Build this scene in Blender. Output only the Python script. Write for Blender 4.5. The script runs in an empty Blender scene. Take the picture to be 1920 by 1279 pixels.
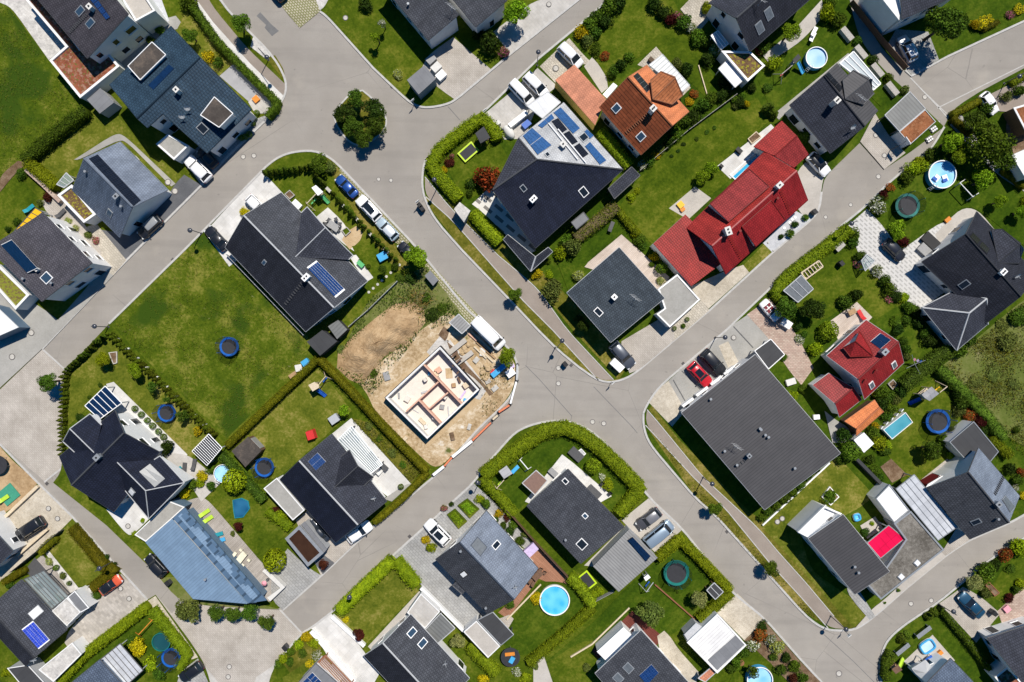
import bpy,bmesh,math,random
import numpy as np
from mathutils import Vector,Matrix
# camera, sky, sun, exposure
SC=bpy.context.scene
COL=SC.collection
H,S=106.67,12.0
cam=bpy.data.cameras.new('camera');camo=bpy.data.objects.new('camera',cam);COL.objects.link(camo)
cam.sensor_width=36;cam.lens=24.0;cam.clip_end=3000
camo.location=(0,0,H);SC.camera=camo
SUN_EL=math.radians(60);SUN_V=Vector((0.45,0.89,0)).normalized()
w=bpy.data.worlds.new('World');SC.world=w;w.use_nodes=True
nt=w.node_tree;bg=nt.nodes['Background']
sky=nt.nodes.new('ShaderNodeTexSky');sky.sky_type='NISHITA';sky.sun_disc=False
sky.sun_elevation=SUN_EL;sky.sun_rotation=math.atan2(SUN_V.x,SUN_V.y)
hsv=nt.nodes.new('ShaderNodeHueSaturation');hsv.inputs['Saturation'].default_value=1.85;nt.links.new(sky.outputs[0],hsv.inputs['Color']);nt.links.new(hsv.outputs[0],bg.inputs[0]);bg.inputs[1].default_value=0.066;sky.ozone_density=3.0;sky.dust_density=0.5
sl=bpy.data.lights.new('sun','SUN');sl.energy=5.0;sl.angle=math.radians(0.5);sl.color=(1,0.94,0.85)
so=bpy.data.objects.new('sun',sl);COL.objects.link(so)
sd=Vector((SUN_V.x*math.cos(SUN_EL),SUN_V.y*math.cos(SUN_EL),math.sin(SUN_EL)))
so.rotation_euler=sd.to_track_quat('Z','Y').to_euler();so.location=sd*150
vs=SC.view_settings;vs.view_transform='Standard';vs.look='None';vs.exposure=0.12;vs.gamma=1.0
# helpers
R=random.Random(11)
NR=np.random.default_rng(5)
def P(px,py,z=0.0):
 k=(H-z)/H/S
 return Vector(((px-960)*k,-(py-639.5)*k,z))
def pts(l,z=0.0):return[P(a,b,z)for a,b in l]
def tag(o,label=None,cat=None,group=None,kind=None):
 if label:o['label']=label
 if cat:o['category']=cat
 if group:o['group']=group
 if kind:o['kind']=kind
 return o
def thing(name,label,cat,loc=(0,0,0),rz=0.0,group=None,kind=None):
 o=bpy.data.objects.new(name,None);COL.objects.link(o);o.empty_display_size=0.3
 o.location=loc;o.rotation_euler=(0,0,rz)
 return tag(o,label,cat,group,kind)
def link(name,me,parent=None):
 o=bpy.data.objects.new(name,me);COL.objects.link(o)
 if parent is not None:o.parent=parent
 return o
def copy_tree(o,parent=None):
 c=o.copy();COL.objects.link(c)
 if parent is not None:c.parent=parent
 for ch in list(o.children):copy_tree(ch,c)
 return c
def override(o,m,only=None):
 if o.type=='MESH' and(only is None or o.name.split('.')[0]in only):
  o.material_slots[0].link='OBJECT';o.material_slots[0].material=m
 for ch in o.children:override(ch,m,only)
def inset(poly,d):
 n=len(poly);a=0
 for i in range(n):
  p,q=poly[i],poly[(i+1)%n];a+=p.x*q.y-q.x*p.y
 s=1 if a>0 else-1
 out=[]
 for i in range(n):
  p0,p1,p2=poly[i-1],poly[i],poly[(i+1)%n]
  d1=Vector((p1.x-p0.x,p1.y-p0.y)).normalized();d2=Vector((p2.x-p1.x,p2.y-p1.y)).normalized()
  n1=Vector((-d1.y,d1.x))*s;n2=Vector((-d2.y,d2.x))*s
  m=n1+n2;l=m.length
  if l<0.3:m=n1;k=d
  else:
   m=m/l;k=d/max(0.4,m.dot(n1))
  out.append(Vector((p1.x+m.x*k,p1.y+m.y*k,p1.z)))
 return out
def smooth(l,closed=False,it=2):
 for _ in range(it):
  n=len(l);o=[]
  for i in range(n):
   if not closed and i in(0,n-1):o.append(l[i]);continue
   a,b,c=l[i-1],l[i],l[(i+1)%n];u=(b[0]-a[0],b[1]-a[1]);v=(c[0]-b[0],c[1]-b[1]);lu,lv=math.hypot(*u),math.hypot(*v)
   if lu<1e-6 or lv<1e-6:o.append(b);continue
   if 0.995>(u[0]*v[0]+u[1]*v[1])/lu/lv>0.62:
    k=min(0.25,14/lu);m=min(0.25,14/lv);o+=[(b[0]-u[0]*k,b[1]-u[1]*k),(b[0]+v[0]*m,b[1]+v[1]*m)]
   else:o.append(b)
  l=o
 return l
class MB:
 def __init__(s):s.v=[];s.f=[]
 def poly(s,ps):
  b=len(s.v);s.v+=[tuple(p)for p in ps];s.f.append(list(range(b,b+len(ps))));return s
 def prism(s,ps,z0,z1,bottom=True):
  n=len(ps);b=len(s.v)
  s.v+=[(p[0],p[1],z0)for p in ps]+[(p[0],p[1],z1)for p in ps]
  s.f.append([b+n+i for i in range(n)])
  if bottom:s.f.append([b+n-1-i for i in range(n)])
  for i in range(n):
   j=(i+1)%n;s.f.append([b+i,b+j,b+n+j,b+n+i])
  return s
 def slab(s,ps,th):
  n=len(ps);b=len(s.v)
  s.v+=[tuple(p)for p in ps]+[(p[0],p[1],p[2]-th)for p in ps]
  s.f.append(list(range(b,b+n)));s.f.append([b+2*n-1-i for i in range(n)])
  for i in range(n):
   j=(i+1)%n;s.f.append([b+i,b+j,b+n+j,b+n+i])
  return s
 def box(s,c,sz,a=0.0,top=1.0):
  hx,hy=sz[0]/2,sz[1]/2;ca,sa=math.cos(a),math.sin(a);b=len(s.v)
  for z,k in((c[2],1.0),(c[2]+sz[2],top)):
   for x,y in((-hx,-hy),(hx,-hy),(hx,hy),(-hx,hy)):
    s.v.append((c[0]+(x*ca-y*sa)*k,c[1]+(x*sa+y*ca)*k,z))
  s.f+=[[b+3,b+2,b+1,b],[b+4,b+5,b+6,b+7]]+[[b+i,b+(i+1)%4,b+4+(i+1)%4,b+4+i]for i in range(4)]
  return s
 def cyl(s,c,r,z0,z1,n=16,r1=None,cap=True):
  r1=r if r1 is None else r1;b=len(s.v)
  for z,q in((z0,r),(z1,r1)):
   for i in range(n):
    t=2*math.pi*i/n;s.v.append((c[0]+q*math.cos(t),c[1]+q*math.sin(t),z))
  for i in range(n):
   j=(i+1)%n;s.f.append([b+i,b+j,b+n+j,b+n+i])
  if cap:s.f.append([b+n+i for i in range(n)]);s.f.append([b+n-1-i for i in range(n)])
  return s
 def ring(s,c,r0,r1,z0,z1,n=32):
  b=len(s.v)
  for q,z in((r0,z0),(r1,z0),(r1,z1),(r0,z1)):
   for i in range(n):
    t=2*math.pi*i/n;s.v.append((c[0]+q*math.cos(t),c[1]+q*math.sin(t),z))
  for k in range(4):
   m=(k+1)%4
   for i in range(n):
    j=(i+1)%n;s.f.append([b+k*n+i,b+k*n+j,b+m*n+j,b+m*n+i])
  return s
 def lathe(s,c,prof,n=20):
  b=len(s.v);m=len(prof)
  for r,z in prof:
   for i in range(n):
    t=2*math.pi*i/n;s.v.append((c[0]+r*math.cos(t),c[1]+r*math.sin(t),c[2]+z))
  for k in range(m-1):
   for i in range(n):
    j=(i+1)%n;s.f.append([b+k*n+i,b+k*n+j,b+(k+1)*n+j,b+(k+1)*n+i])
  s.f.append([b+(m-1)*n+i for i in range(n)]);s.f.append([b+n-1-i for i in range(n)])
  return s
 def tube(s,ps,r,n=6,r1=None):
  ps=[Vector(p)for p in ps];b=len(s.v);m=len(ps);r1=r if r1 is None else r1
  for k,p in enumerate(ps):
   d=(ps[min(k+1,m-1)]-ps[max(k-1,0)]).normalized()
   u=d.cross(Vector((0.31,0.2,0.93))if abs(d.z)<0.9 else Vector((1,0,0))).normalized();w_=d.cross(u)
   q=r+(r1-r)*k/max(1,m-1)
   for i in range(n):
    t=2*math.pi*(i+0.5)/n;x=p+u*(q*math.cos(t))+w_*(q*math.sin(t));s.v.append(tuple(x))
  for k in range(m-1):
   for i in range(n):
    j=(i+1)%n;s.f.append([b+k*n+i,b+k*n+j,b+(k+1)*n+j,b+(k+1)*n+i])
  s.f.append([b+i for i in range(n)]);s.f.append([b+(m-1)*n+i for i in range(n)])
  return s
 def strip(s,line,wid,z0,z1,closed=False):
  n=len(line);L=[];Rr=[]
  for i,p in enumerate(line):
   a=line[i-1]if(i>0 or closed)else p;c=line[(i+1)%n]if(i<n-1 or closed)else p
   d=Vector((c.x-a.x,c.y-a.y));d.normalize();q=Vector((-d.y,d.x))*(wid/2)
   L.append((p.x+q.x,p.y+q.y));Rr.append((p.x-q.x,p.y-q.y))
  for i in range(n if closed else n-1):
   j=(i+1)%n;s.prism([L[i],Rr[i],Rr[j],L[j]],z0,z1,False)
  return s
 def build(s,name,m,parent=None,smooth=False,uv=True,keep=False):
  off=Vector((0,0,0))
  if parent is not None and not keep:
   q=parent
   while q is not None:off=off+q.location;q=q.parent
  me=bpy.data.meshes.new(name)
  me.from_pydata([(x-off.x,y-off.y,z-off.z)for x,y,z in s.v],[],s.f)
  me.update()
  if uv:
   ul=me.uv_layers.new(name='UVMap');dat=np.empty(len(me.loops)*2,dtype=np.float32)
   vc=s.v
   for p in me.polygons:
    n=p.normal;f=s.f[p.index]
    if abs(n.z)>0.995:
     a,b=Vector(vc[f[0]]),Vector(vc[f[1]])
     if len(f)==4:
      c=Vector(vc[f[2]])
      if(c-b).length>(b-a).length:a,b=b,c
     u=(b-a);u.z=0
     u=u.normalized()if u.length>1e-6 else Vector((1,0,0));v=Vector((-u.y,u.x,0))
    else:
     u=Vector((-n.y,n.x,0)).normalized();v=n.cross(u)
    for k,li in enumerate(p.loop_indices):
     x=Vector(vc[f[k]]);dat[li*2]=x.dot(u);dat[li*2+1]=x.dot(v)
   ul.data.foreach_set('uv',dat)
  if smooth:me.polygons.foreach_set('use_smooth',[True]*len(me.polygons))
  me.materials.append(m)
  return link(name,me,parent)
# materials
MATS={}
def newmat(name):
 m=bpy.data.materials.new(name);m.use_nodes=True;t=m.node_tree
 b=t.nodes['Principled BSDF'];return m,t,b
def c4(c,k=1.0):return(min(1,c[0]*k),min(1,c[1]*k),min(1,c[2]*k),1)
def nd(t,kind,**kw):
 n=t.nodes.new(kind)
 for k,v in kw.items():
  if k in n.inputs:n.inputs[k].default_value=v
  else:setattr(n,k,v)
 return n
def mixc(t,fac,a,b,blend='MIX'):
 n=t.nodes.new('ShaderNodeMix');n.data_type='RGBA';n.blend_type=blend
 for i,x in((0,fac),(6,a),(7,b)):
  if isinstance(x,(int,float)):n.inputs[i].default_value=x
  elif isinstance(x,tuple):n.inputs[i].default_value=x
  else:t.links.new(x,n.inputs[i])
 return n.outputs[2]
def ramp(t,src,a,b):
 n=t.nodes.new('ShaderNodeMapRange');n.inputs[1].default_value=a;n.inputs[2].default_value=b
 t.links.new(src,n.inputs[0]);return n.outputs[0]
def noise(t,vec,scale,detail=4,rough=0.55,out='Fac'):
 n=t.nodes.new('ShaderNodeTexNoise');n.inputs['Scale'].default_value=scale;n.inputs['Detail'].default_value=detail
 n.inputs['Roughness'].default_value=rough;t.links.new(vec,n.inputs['Vector']);return n.outputs[0 if out=='Fac' else 1]
def bump(t,b,h,strength,dist=0.05):
 n=t.nodes.new('ShaderNodeBump');n.inputs['Strength'].default_value=strength;n.inputs['Distance'].default_value=dist
 t.links.new(h,n.inputs['Height']);t.links.new(n.outputs[0],b.inputs['Normal'])
def coord(t,what='Object'):
 return t.nodes.new('ShaderNodeTexCoord').outputs[what]
def rotmap(t,vec,a,sc=(1,1,1)):
 n=t.nodes.new('ShaderNodeMapping');n.inputs['Rotation'].default_value[2]=a;n.inputs['Scale'].default_value=sc
 t.links.new(vec,n.inputs['Vector']);return n.outputs[0]
def plain(name,c,rough=0.6,var=0.12,scale=3.0,spec=0.3,metal=0.0,coat=0.0):
 if name in MATS:return MATS[name]
 m,t,b=newmat(name);v=coord(t)
 f=noise(t,v,scale,5)
 col=mixc(t,ramp(t,f,0.3,0.7),c4(c,1-var),c4(c,1+var))
 t.links.new(col,b.inputs['Base Color']);b.inputs['Roughness'].default_value=rough
 b.inputs['Specular IOR Level'].default_value=spec;b.inputs['Metallic'].default_value=metal;b.inputs['Coat Weight'].default_value=coat
 MATS[name]=m;return m
def ground(name,stops,rough=0.95,scales=(0.09,0.5,2.6),bumps=0.3,spots=None,stripes=None,weights=(0.36,0.32,0.32),edge=(0.39,0.61),cracks=False):
 """soil, grass, asphalt: three octaves of world-space noise between two or three colours"""
 if name in('lawn','lawn_dark','lawn_dry','meadow','grass_base','verge'):stops=[(c[0]*k*1.08,c[1]*k,c[2]*k)for c,k in zip(stops,(1.02,1.16,1.34))];edge=(0.40,0.61)
 m,t,b=newmat(name);v=coord(t)
 n1=noise(t,v,scales[0],3,0.6);n2=noise(t,v,scales[1],4,0.62);n3=noise(t,v,scales[2],4,0.7)
 def mul(x,k):
  q=nd(t,'ShaderNodeMath',operation='MULTIPLY');t.links.new(x,q.inputs[0]);q.inputs[1].default_value=k;return q.outputs[0]
 def add(x,y):
  q=nd(t,'ShaderNodeMath',operation='ADD');t.links.new(x,q.inputs[0]);t.links.new(y,q.inputs[1]);return q.outputs[0]
 f=add(add(mul(n1,weights[0]),mul(n2,weights[1])),mul(n3,weights[2]))
 f=ramp(t,f,*edge)
 cr=t.nodes.new('ShaderNodeValToRGB');el=cr.color_ramp.elements
 el[0].color=c4(stops[0]);el[1].color=c4(stops[-1])
 if len(stops)==3:e=el.new(0.5);e.color=c4(stops[1])
 t.links.new(f,cr.inputs[0]);col=cr.outputs[0]
 if spots:
  for sc_,scale,th in spots:
   s_=noise(t,v,scale,3,0.6);g=ramp(t,s_,th,th+0.08);col=mixc(t,g,col,c4(sc_))
 if cracks:
  vo=t.nodes.new('ShaderNodeTexVoronoi');vo.feature='DISTANCE_TO_EDGE';vo.inputs['Scale'].default_value=0.085
  t.links.new(mixc(t,0.1,v,noise(t,v,0.6,4,out='Color'),'ADD'),vo.inputs['Vector'])
  k=nd(t,'ShaderNodeMath',operation='LESS_THAN');t.links.new(vo.outputs['Distance'],k.inputs[0]);k.inputs[1].default_value=0.0026
  col=mixc(t,mul(ramp(t,noise(t,v,0.05,2),0.47,0.56),0.5),col,mixc(t,k.outputs[0],col,(0.16,0.15,0.14,1)))
  col=mixc(t,mul(ramp(t,noise(t,rotmap(t,v,0.8,(0.05,0.6,1)),1.0,3),0.5,0.72),0.22),col,(0.15,0.14,0.13,1))
  col=mixc(t,mul(ramp(t,noise(t,v,0.9,2),0.70,0.76),0.35),col,(0.12,0.115,0.11,1));col=mixc(t,mul(ramp(t,noise(t,v,0.16,4),0.6,0.75),0.3),col,(0.42,0.38,0.32,1))
 if stripes:
  wv=t.nodes.new('ShaderNodeTexWave');wv.inputs['Scale'].default_value=0.31416/stripes[1]*1.0;wv.inputs['Distortion'].default_value=1.2
  wv.inputs['Detail'].default_value=2.0
  t.links.new(rotmap(t,v,stripes[0]),wv.inputs['Vector'])
  col=mixc(t,mul(wv.outputs['Fac'],stripes[2]),col,(0,0,0,1),'MIX')
 t.links.new(col,b.inputs['Base Color']);b.inputs['Roughness'].default_value=rough;b.inputs['Specular IOR Level'].default_value=0.04
 bump(t,b,n3,bumps,0.12)
 MATS[name]=m;return m
def paver(name,c1,c2,joint,bw=0.6,bh=0.6,ang=0.8,mort=0.03,var=None,off=0.5):
 m,t,b=newmat(name);v=rotmap(t,coord(t),ang)
 br=t.nodes.new('ShaderNodeTexBrick');br.inputs['Color1'].default_value=c4(c1);br.inputs['Color2'].default_value=c4(c2)
 br.inputs['Mortar'].default_value=c4(joint);br.inputs['Scale'].default_value=1;br.inputs['Mortar Size'].default_value=mort
 br.inputs['Brick Width'].default_value=bw;br.inputs['Row Height'].default_value=bh;br.inputs['Bias'].default_value=0;br.offset=off
 t.links.new(v,br.inputs['Vector'])
 n1=noise(t,coord(t),0.35,5,0.65);col=mixc(t,1.0,br.outputs['Color'],mixc(t,ramp(t,n1,0.3,0.7),(0.78,0.77,0.75,1),(1.12,1.12,1.12,1)),'MULTIPLY')
 t.links.new(col,b.inputs['Base Color']);b.inputs['Roughness'].default_value=0.9;b.inputs['Specular IOR Level'].default_value=0.2
 MATS[name]=m;return m
def dotted(name,c,dot,period=1.15,ang=0.75):
 m,t,b=newmat(name)
 ch=t.nodes.new('ShaderNodeTexBrick');ch.inputs['Scale'].default_value=1;ch.inputs['Brick Width'].default_value=period;ch.inputs['Row Height'].default_value=period*0.55
 ch.inputs['Mortar Size'].default_value=period*0.17;ch.inputs['Color1'].default_value=c4(dot);ch.inputs['Color2'].default_value=c4(dot,1.2);ch.inputs['Mortar'].default_value=c4(c)
 t.links.new(rotmap(t,coord(t),ang),ch.inputs['Vector'])
 n1=noise(t,coord(t),0.5,4);col=mixc(t,1.0,ch.outputs[0],mixc(t,n1,(0.85,0.85,0.85,1),(1.1,1.1,1.1,1)),'MULTIPLY')
 t.links.new(col,b.inputs['Base Color']);b.inputs['Roughness'].default_value=0.9;MATS[name]=m;return m
def tiles(name,c,rough=0.55,bw=0.34,bh=0.38,var=0.14,line=0.5,spec=0.16):
 if c[2]>c[0]*0.9 and c[2]<0.15:c=(c[0]*1.14,c[1]*1.25,c[2]*1.42)
 m,t,b=newmat(name);uv=coord(t,'UV')
 br=t.nodes.new('ShaderNodeTexBrick');br.inputs['Color1'].default_value=c4(c,1-var);br.inputs['Color2'].default_value=c4(c,1+var)
 br.inputs['Mortar'].default_value=c4(c,line);br.inputs['Scale'].default_value=1;br.inputs['Mortar Size'].default_value=0.05;br.inputs['Mortar Smooth'].default_value=0.4
 br.inputs['Brick Width'].default_value=bw;br.inputs['Row Height'].default_value=bh;br.inputs['Bias'].default_value=0
 t.links.new(uv,br.inputs['Vector'])
 n1=noise(t,coord(t),0.45,6,0.7);n2=noise(t,rotmap(t,uv,0,(1.2,0.12,1)),1.0,3)
 col=mixc(t,1.0,br.outputs['Color'],mixc(t,ramp(t,n1,0.3,0.72),(0.78,0.79,0.8,1),(1.26,1.25,1.22,1)),'MULTIPLY')
 col=mixc(t,1.0,col,mixc(t,ramp(t,n2,0.3,0.7),(0.84,0.84,0.84,1),(1.16,1.16,1.16,1)),'MULTIPLY')
 t.links.new(col,b.inputs['Base Color']);b.inputs['Roughness'].default_value=rough;b.inputs['Specular IOR Level'].default_value=spec
 wv=t.nodes.new('ShaderNodeTexWave');wv.inputs['Scale'].default_value=0.31416/bw;t.links.new(uv,wv.inputs['Vector'])
 bump(t,b,wv.outputs['Fac'],0.35,0.04)
 MATS[name]=m;return m
def seams(name,c,period=0.5,rough=0.4,metal=0.0,line=0.55,duty=0.12,spec=0.5):
 m,t,b=newmat(name);uv=coord(t,'UV')
 br=t.nodes.new('ShaderNodeTexBrick');br.inputs['Color1'].default_value=c4(c,0.95);br.inputs['Color2'].default_value=c4(c,1.06);br.inputs['Mortar'].default_value=c4(c,line)
 br.inputs['Scale'].default_value=1;br.inputs['Brick Width'].default_value=period;br.inputs['Row Height'].default_value=60;br.inputs['Mortar Size'].default_value=duty*period;br.offset=0
 t.links.new(uv,br.inputs['Vector'])
 n1=noise(t,coord(t),0.5,5,0.65);col=mixc(t,1.0,br.outputs['Color'],mixc(t,ramp(t,n1,0.3,0.7),(0.85,0.85,0.86,1),(1.12,1.12,1.12,1)),'MULTIPLY')
 t.links.new(col,b.inputs['Base Color']);b.inputs['Roughness'].default_value=rough;b.inputs['Metallic'].default_value=metal;b.inputs['Specular IOR Level'].default_value=spec
 MATS[name]=m;return m
def leafmat(name,c,c2=None,amt=0.5,trans=0.25):
 lo,hi=(0.62,1.4)if 'hedge' in name else(0.40,1.65)
 """c = leaf colour; c2 = second colour (blossom or dry leaf) for a share of the leaves"""
 m,t,b=newmat(name);g=t.nodes.new('ShaderNodeNewGeometry');oi=t.nodes.new('ShaderNodeObjectInfo')
 c=(c[0]*1.68,c[1]*1.46,c[2]*0.78)
 col=mixc(t,g.outputs['Random Per Island'],c4(c,lo),c4(c,hi))
 n1=noise(t,coord(t),1.3,3);col=mixc(t,1.0,col,mixc(t,ramp(t,n1,0.35,0.65),(0.72,0.78,0.7,1),(1.25,1.2,1.05,1)),'MULTIPLY')
 if c2:
  wn=t.nodes.new('ShaderNodeTexWhiteNoise');wn.noise_dimensions='1D';t.links.new(g.outputs['Random Per Island'],wn.inputs['W'])
  col=mixc(t,ramp(t,wn.outputs[0],1-amt,1-amt+0.02),col,c4(c2))
 hs=t.nodes.new('ShaderNodeHueSaturation');t.links.new(col,hs.inputs['Color'])
 mr=t.nodes.new('ShaderNodeMapRange');mr.inputs[3].default_value=0.8;mr.inputs[4].default_value=1.22;t.links.new(oi.outputs['Random'],mr.inputs[0]);t.links.new(mr.outputs[0],hs.inputs['Value'])
 mh=t.nodes.new('ShaderNodeMapRange');mh.inputs[3].default_value=0.485;mh.inputs[4].default_value=0.515;t.links.new(oi.outputs['Random'],mh.inputs[0]);t.links.new(mh.outputs[0],hs.inputs['Hue'])
 t.links.new(hs.outputs[0],b.inputs['Base Color']);b.inputs['Roughness'].default_value=0.6;b.inputs['Specular IOR Level'].default_value=0.06
 tr=t.nodes.new('ShaderNodeBsdfTranslucent');t.links.new(hs.outputs[0],tr.inputs[0])
 mx=t.nodes.new('ShaderNodeMixShader');mx.inputs[0].default_value=trans;t.links.new(b.outputs[0],mx.inputs[1]);t.links.new(tr.outputs[0],mx.inputs[2])
 t.links.new(mx.outputs[0],t.nodes['Material Output'].inputs[0]);MATS[name]=m;return m
def glassy(name,c,alpha=1.0,rough=0.08):
 m,t,b=newmat(name);b.inputs['Base Color'].default_value=c4(c);b.inputs['Roughness'].default_value=rough
 if alpha<1:
  tr=t.nodes.new('ShaderNodeBsdfTransparent');mx=t.nodes.new('ShaderNodeMixShader');mx.inputs[0].default_value=alpha
  t.links.new(tr.outputs[0],mx.inputs[1]);t.links.new(b.outputs[0],mx.inputs[2]);t.links.new(mx.outputs[0],t.nodes['Material Output'].inputs[0])
 MATS[name]=m;return m
def sedum(name,c,dots,th=0.55,c0=None):
 return ground(name,(c4(c,0.6)[:3],c,c4(c,1.35)[:3]),scales=(0.5,2.2,7.0),bumps=0.5,spots=[(dots,2.6,th-0.06)]+([(c0,1.7,0.52)]if c0 else[]))
D2=math.radians(45)
ground('grass_base',((0.038,0.064,0.004),(0.064,0.09,0.006),(0.11,0.115,0.018)))
ground('lawn',((0.03,0.06,0.003),(0.054,0.086,0.005),(0.1,0.115,0.014)),stripes=(0.8,1.1,0.10))
ground('lawn_dark',((0.021,0.05,0.003),(0.036,0.07,0.004),(0.064,0.092,0.008)),stripes=(0.7,1.0,0.12))
ground('lawn_dry',((0.05,0.078,0.006),(0.092,0.112,0.012),(0.18,0.165,0.045)))
ground('meadow',((0.028,0.058,0.003),(0.06,0.092,0.006),(0.14,0.145,0.028)),scales=(0.07,0.42,2.2),bumps=0.6,spots=[((0.24,0.22,0.10),0.9,0.69),((0.034,0.066,0.006),0.11,0.53)])
ground('wild',((0.075,0.105,0.017),(0.12,0.142,0.035),(0.18,0.18,0.07)),scales=(0.06,0.3,1.6),bumps=0.6,spots=[((0.06,0.092,0.016),0.35,0.62),((0.26,0.22,0.13),0.3,0.7)])
ground('verge',((0.052,0.066,0.007),(0.096,0.1,0.013),(0.18,0.152,0.045)),spots=[((0.3,0.26,0.15),0.8,0.68)])
ground('asphalt',((0.258,0.238,0.212),(0.285,0.263,0.235),(0.318,0.295,0.264)),scales=(0.05,0.3,6.0),bumps=0.1,weights=(0.5,0.3,0.2),cracks=True)
ground('asphalt_path',((0.235,0.2,0.17),(0.27,0.23,0.197),(0.305,0.265,0.228)),scales=(0.1,0.5,6.0),bumps=0.1)
ground('asphalt_dark',((0.085,0.088,0.095),(0.115,0.118,0.125),(0.14,0.142,0.15)),scales=(0.1,0.5,6.0),bumps=0.1)
ground('asphalt_patch',((0.12,0.12,0.122),(0.15,0.15,0.15),(0.17,0.17,0.17)),scales=(0.2,0.8,6.0),bumps=0.1)
ground('concrete',((0.37,0.345,0.31),(0.43,0.4,0.36),(0.48,0.45,0.41)),scales=(0.15,0.7,4.0),bumps=0.06)
ground('concrete_grey',((0.27,0.262,0.24),(0.32,0.312,0.288),(0.365,0.355,0.33)),scales=(0.15,0.7,4.0),bumps=0.06)
ground('dirt',((0.25,0.16,0.082),(0.36,0.245,0.135),(0.47,0.34,0.2)),scales=(0.12,0.6,2.5),bumps=0.45)
ground('dirt_site',((0.27,0.185,0.095),(0.44,0.33,0.20),(0.62,0.53,0.40)),scales=(0.12,0.5,2.0),bumps=0.8,spots=[((0.10,0.115,0.03),0.33,0.63),((0.7,0.66,0.58),0.42,0.66)])
ground('soil',((0.10,0.062,0.035),(0.16,0.105,0.065),(0.24,0.175,0.12)),scales=(0.3,1.2,5.0),bumps=0.7)
ground('sand',((0.38,0.27,0.15),(0.47,0.35,0.21),(0.52,0.41,0.27)),scales=(0.3,1.0,5.0),bumps=0.4)
ground('gravel_beige',((0.34,0.30,0.235),(0.46,0.41,0.33),(0.58,0.53,0.44)),scales=(0.3,2.0,7.0),bumps=0.6)
ground('gravel_grey',((0.40,0.41,0.43),(0.48,0.49,0.51),(0.55,0.56,0.58)),scales=(0.3,2.0,7.0),bumps=0.5)
ground('gravel_roof',((0.09,0.082,0.07),(0.16,0.148,0.13),(0.25,0.235,0.21)),scales=(0.3,2.5,8.0),bumps=0.5)
ground('stone_rough',((0.36,0.35,0.33),(0.5,0.48,0.45),(0.66,0.64,0.6)),scales=(0.4,1.2,3.0),bumps=0.7)
paver('paving_beige',(0.40,0.365,0.325),(0.45,0.415,0.37),(0.33,0.30,0.265),0.5,0.25)
paver('paving_cobble',(0.42,0.385,0.32),(0.52,0.475,0.40),(0.30,0.27,0.22),0.45,0.35)
paver('paving_grey',(0.30,0.30,0.295),(0.35,0.35,0.34),(0.22,0.22,0.215),0.6,0.4)
paver('paving_light',(0.44,0.42,0.39),(0.49,0.47,0.44),(0.42,0.41,0.39),0.8,0.5)
paver('paving_white',(0.56,0.55,0.53),(0.62,0.61,0.59),(0.50,0.50,0.49),1.0,1.0,mort=0.02,off=0)
paver('paving_grid',(0.42,0.385,0.29),(0.46,0.42,0.33),(0.20,0.20,0.09),0.5,0.35,mort=0.09)
paver('paving_brick',(0.40,0.285,0.235),(0.50,0.40,0.33),(0.30,0.23,0.19),0.5,0.25,ang=0.0)
paver('paving_spotted',(0.34,0.315,0.285),(0.475,0.44,0.395),(0.38,0.35,0.31),0.6,0.4)
paver('deck_brown',(0.31,0.155,0.095),(0.37,0.19,0.12),(0.17,0.08,0.05),4.0,0.18,ang=0.8,mort=0.02)
paver('deck_red',(0.13,0.035,0.026),(0.155,0.045,0.034),(0.07,0.02,0.015),4.0,0.18,ang=0.8,mort=0.02)
paver('deck_grey',(0.34,0.31,0.28),(0.42,0.385,0.35),(0.2,0.18,0.16),4.0,0.2,ang=-0.8,mort=0.02)
paver('deck_pale',(0.50,0.42,0.36),(0.58,0.5,0.44),(0.36,0.30,0.25),4.0,0.2,ang=-0.75,mort=0.02)
dotted('paving_dots',(0.53,0.52,0.50),(0.33,0.325,0.31),0.95)
dotted('paving_checks',(0.62,0.60,0.56),(0.16,0.15,0.14),2.3,0.7)
tiles('tile_black',(0.021,0.021,0.026),rough=0.8);tiles('tile_dark',(0.036,0.036,0.043),rough=0.8);tiles('tile_navy',(0.011,0.013,0.023),rough=0.8)
tiles('tile_anthracite',(0.052,0.051,0.054),rough=0.8,line=0.5);tiles('tile_slate',(0.042,0.049,0.054),rough=0.8);tiles('tile_blue',(0.024,0.042,0.058),rough=0.45,bw=0.42,bh=0.42)
tiles('tile_grey',(0.070,0.061,0.0635),rough=0.6);tiles('tile_brown',(0.047,0.040,0.0425),rough=0.6);tiles('tile_bluegrey',(0.085,0.10,0.125),rough=0.42)
tiles('tile_lightgrey',(0.165,0.195,0.25),rough=0.42,line=0.72,var=0.08);tiles('tile_pale',(0.40,0.41,0.425),rough=0.5,line=0.75,var=0.06)
tiles('tile_red',(0.31,0.032,0.028),rough=0.5,line=0.55,var=0.1);tiles('tile_red2',(0.27,0.020,0.022),rough=0.5,line=0.6,var=0.1);tiles('tile_red3',(0.28,0.036,0.036),rough=0.5,line=0.55,var=0.1)
tiles('tile_brick',(0.20,0.055,0.022),rough=0.6,bw=2.5,bh=0.46,line=0.35,var=0.12);tiles('tile_orange',(0.62,0.20,0.07),rough=0.6,line=0.75,var=0.08);tiles('tile_terracotta',(0.54,0.185,0.08),rough=0.6,line=0.75,var=0.08);tiles('tile_terra2',(0.36,0.125,0.05),rough=0.6,line=0.5,bw=2.5,bh=0.45,var=0.1)
tiles('tile_salmon',(0.52,0.215,0.13),rough=0.7,line=0.75,var=0.08)
seams('metal_blue',(0.18,0.27,0.38),0.42,0.45,line=0.82);seams('metal_blue_dark',(0.085,0.145,0.225),1.6,0.35,line=0.5)
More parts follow.
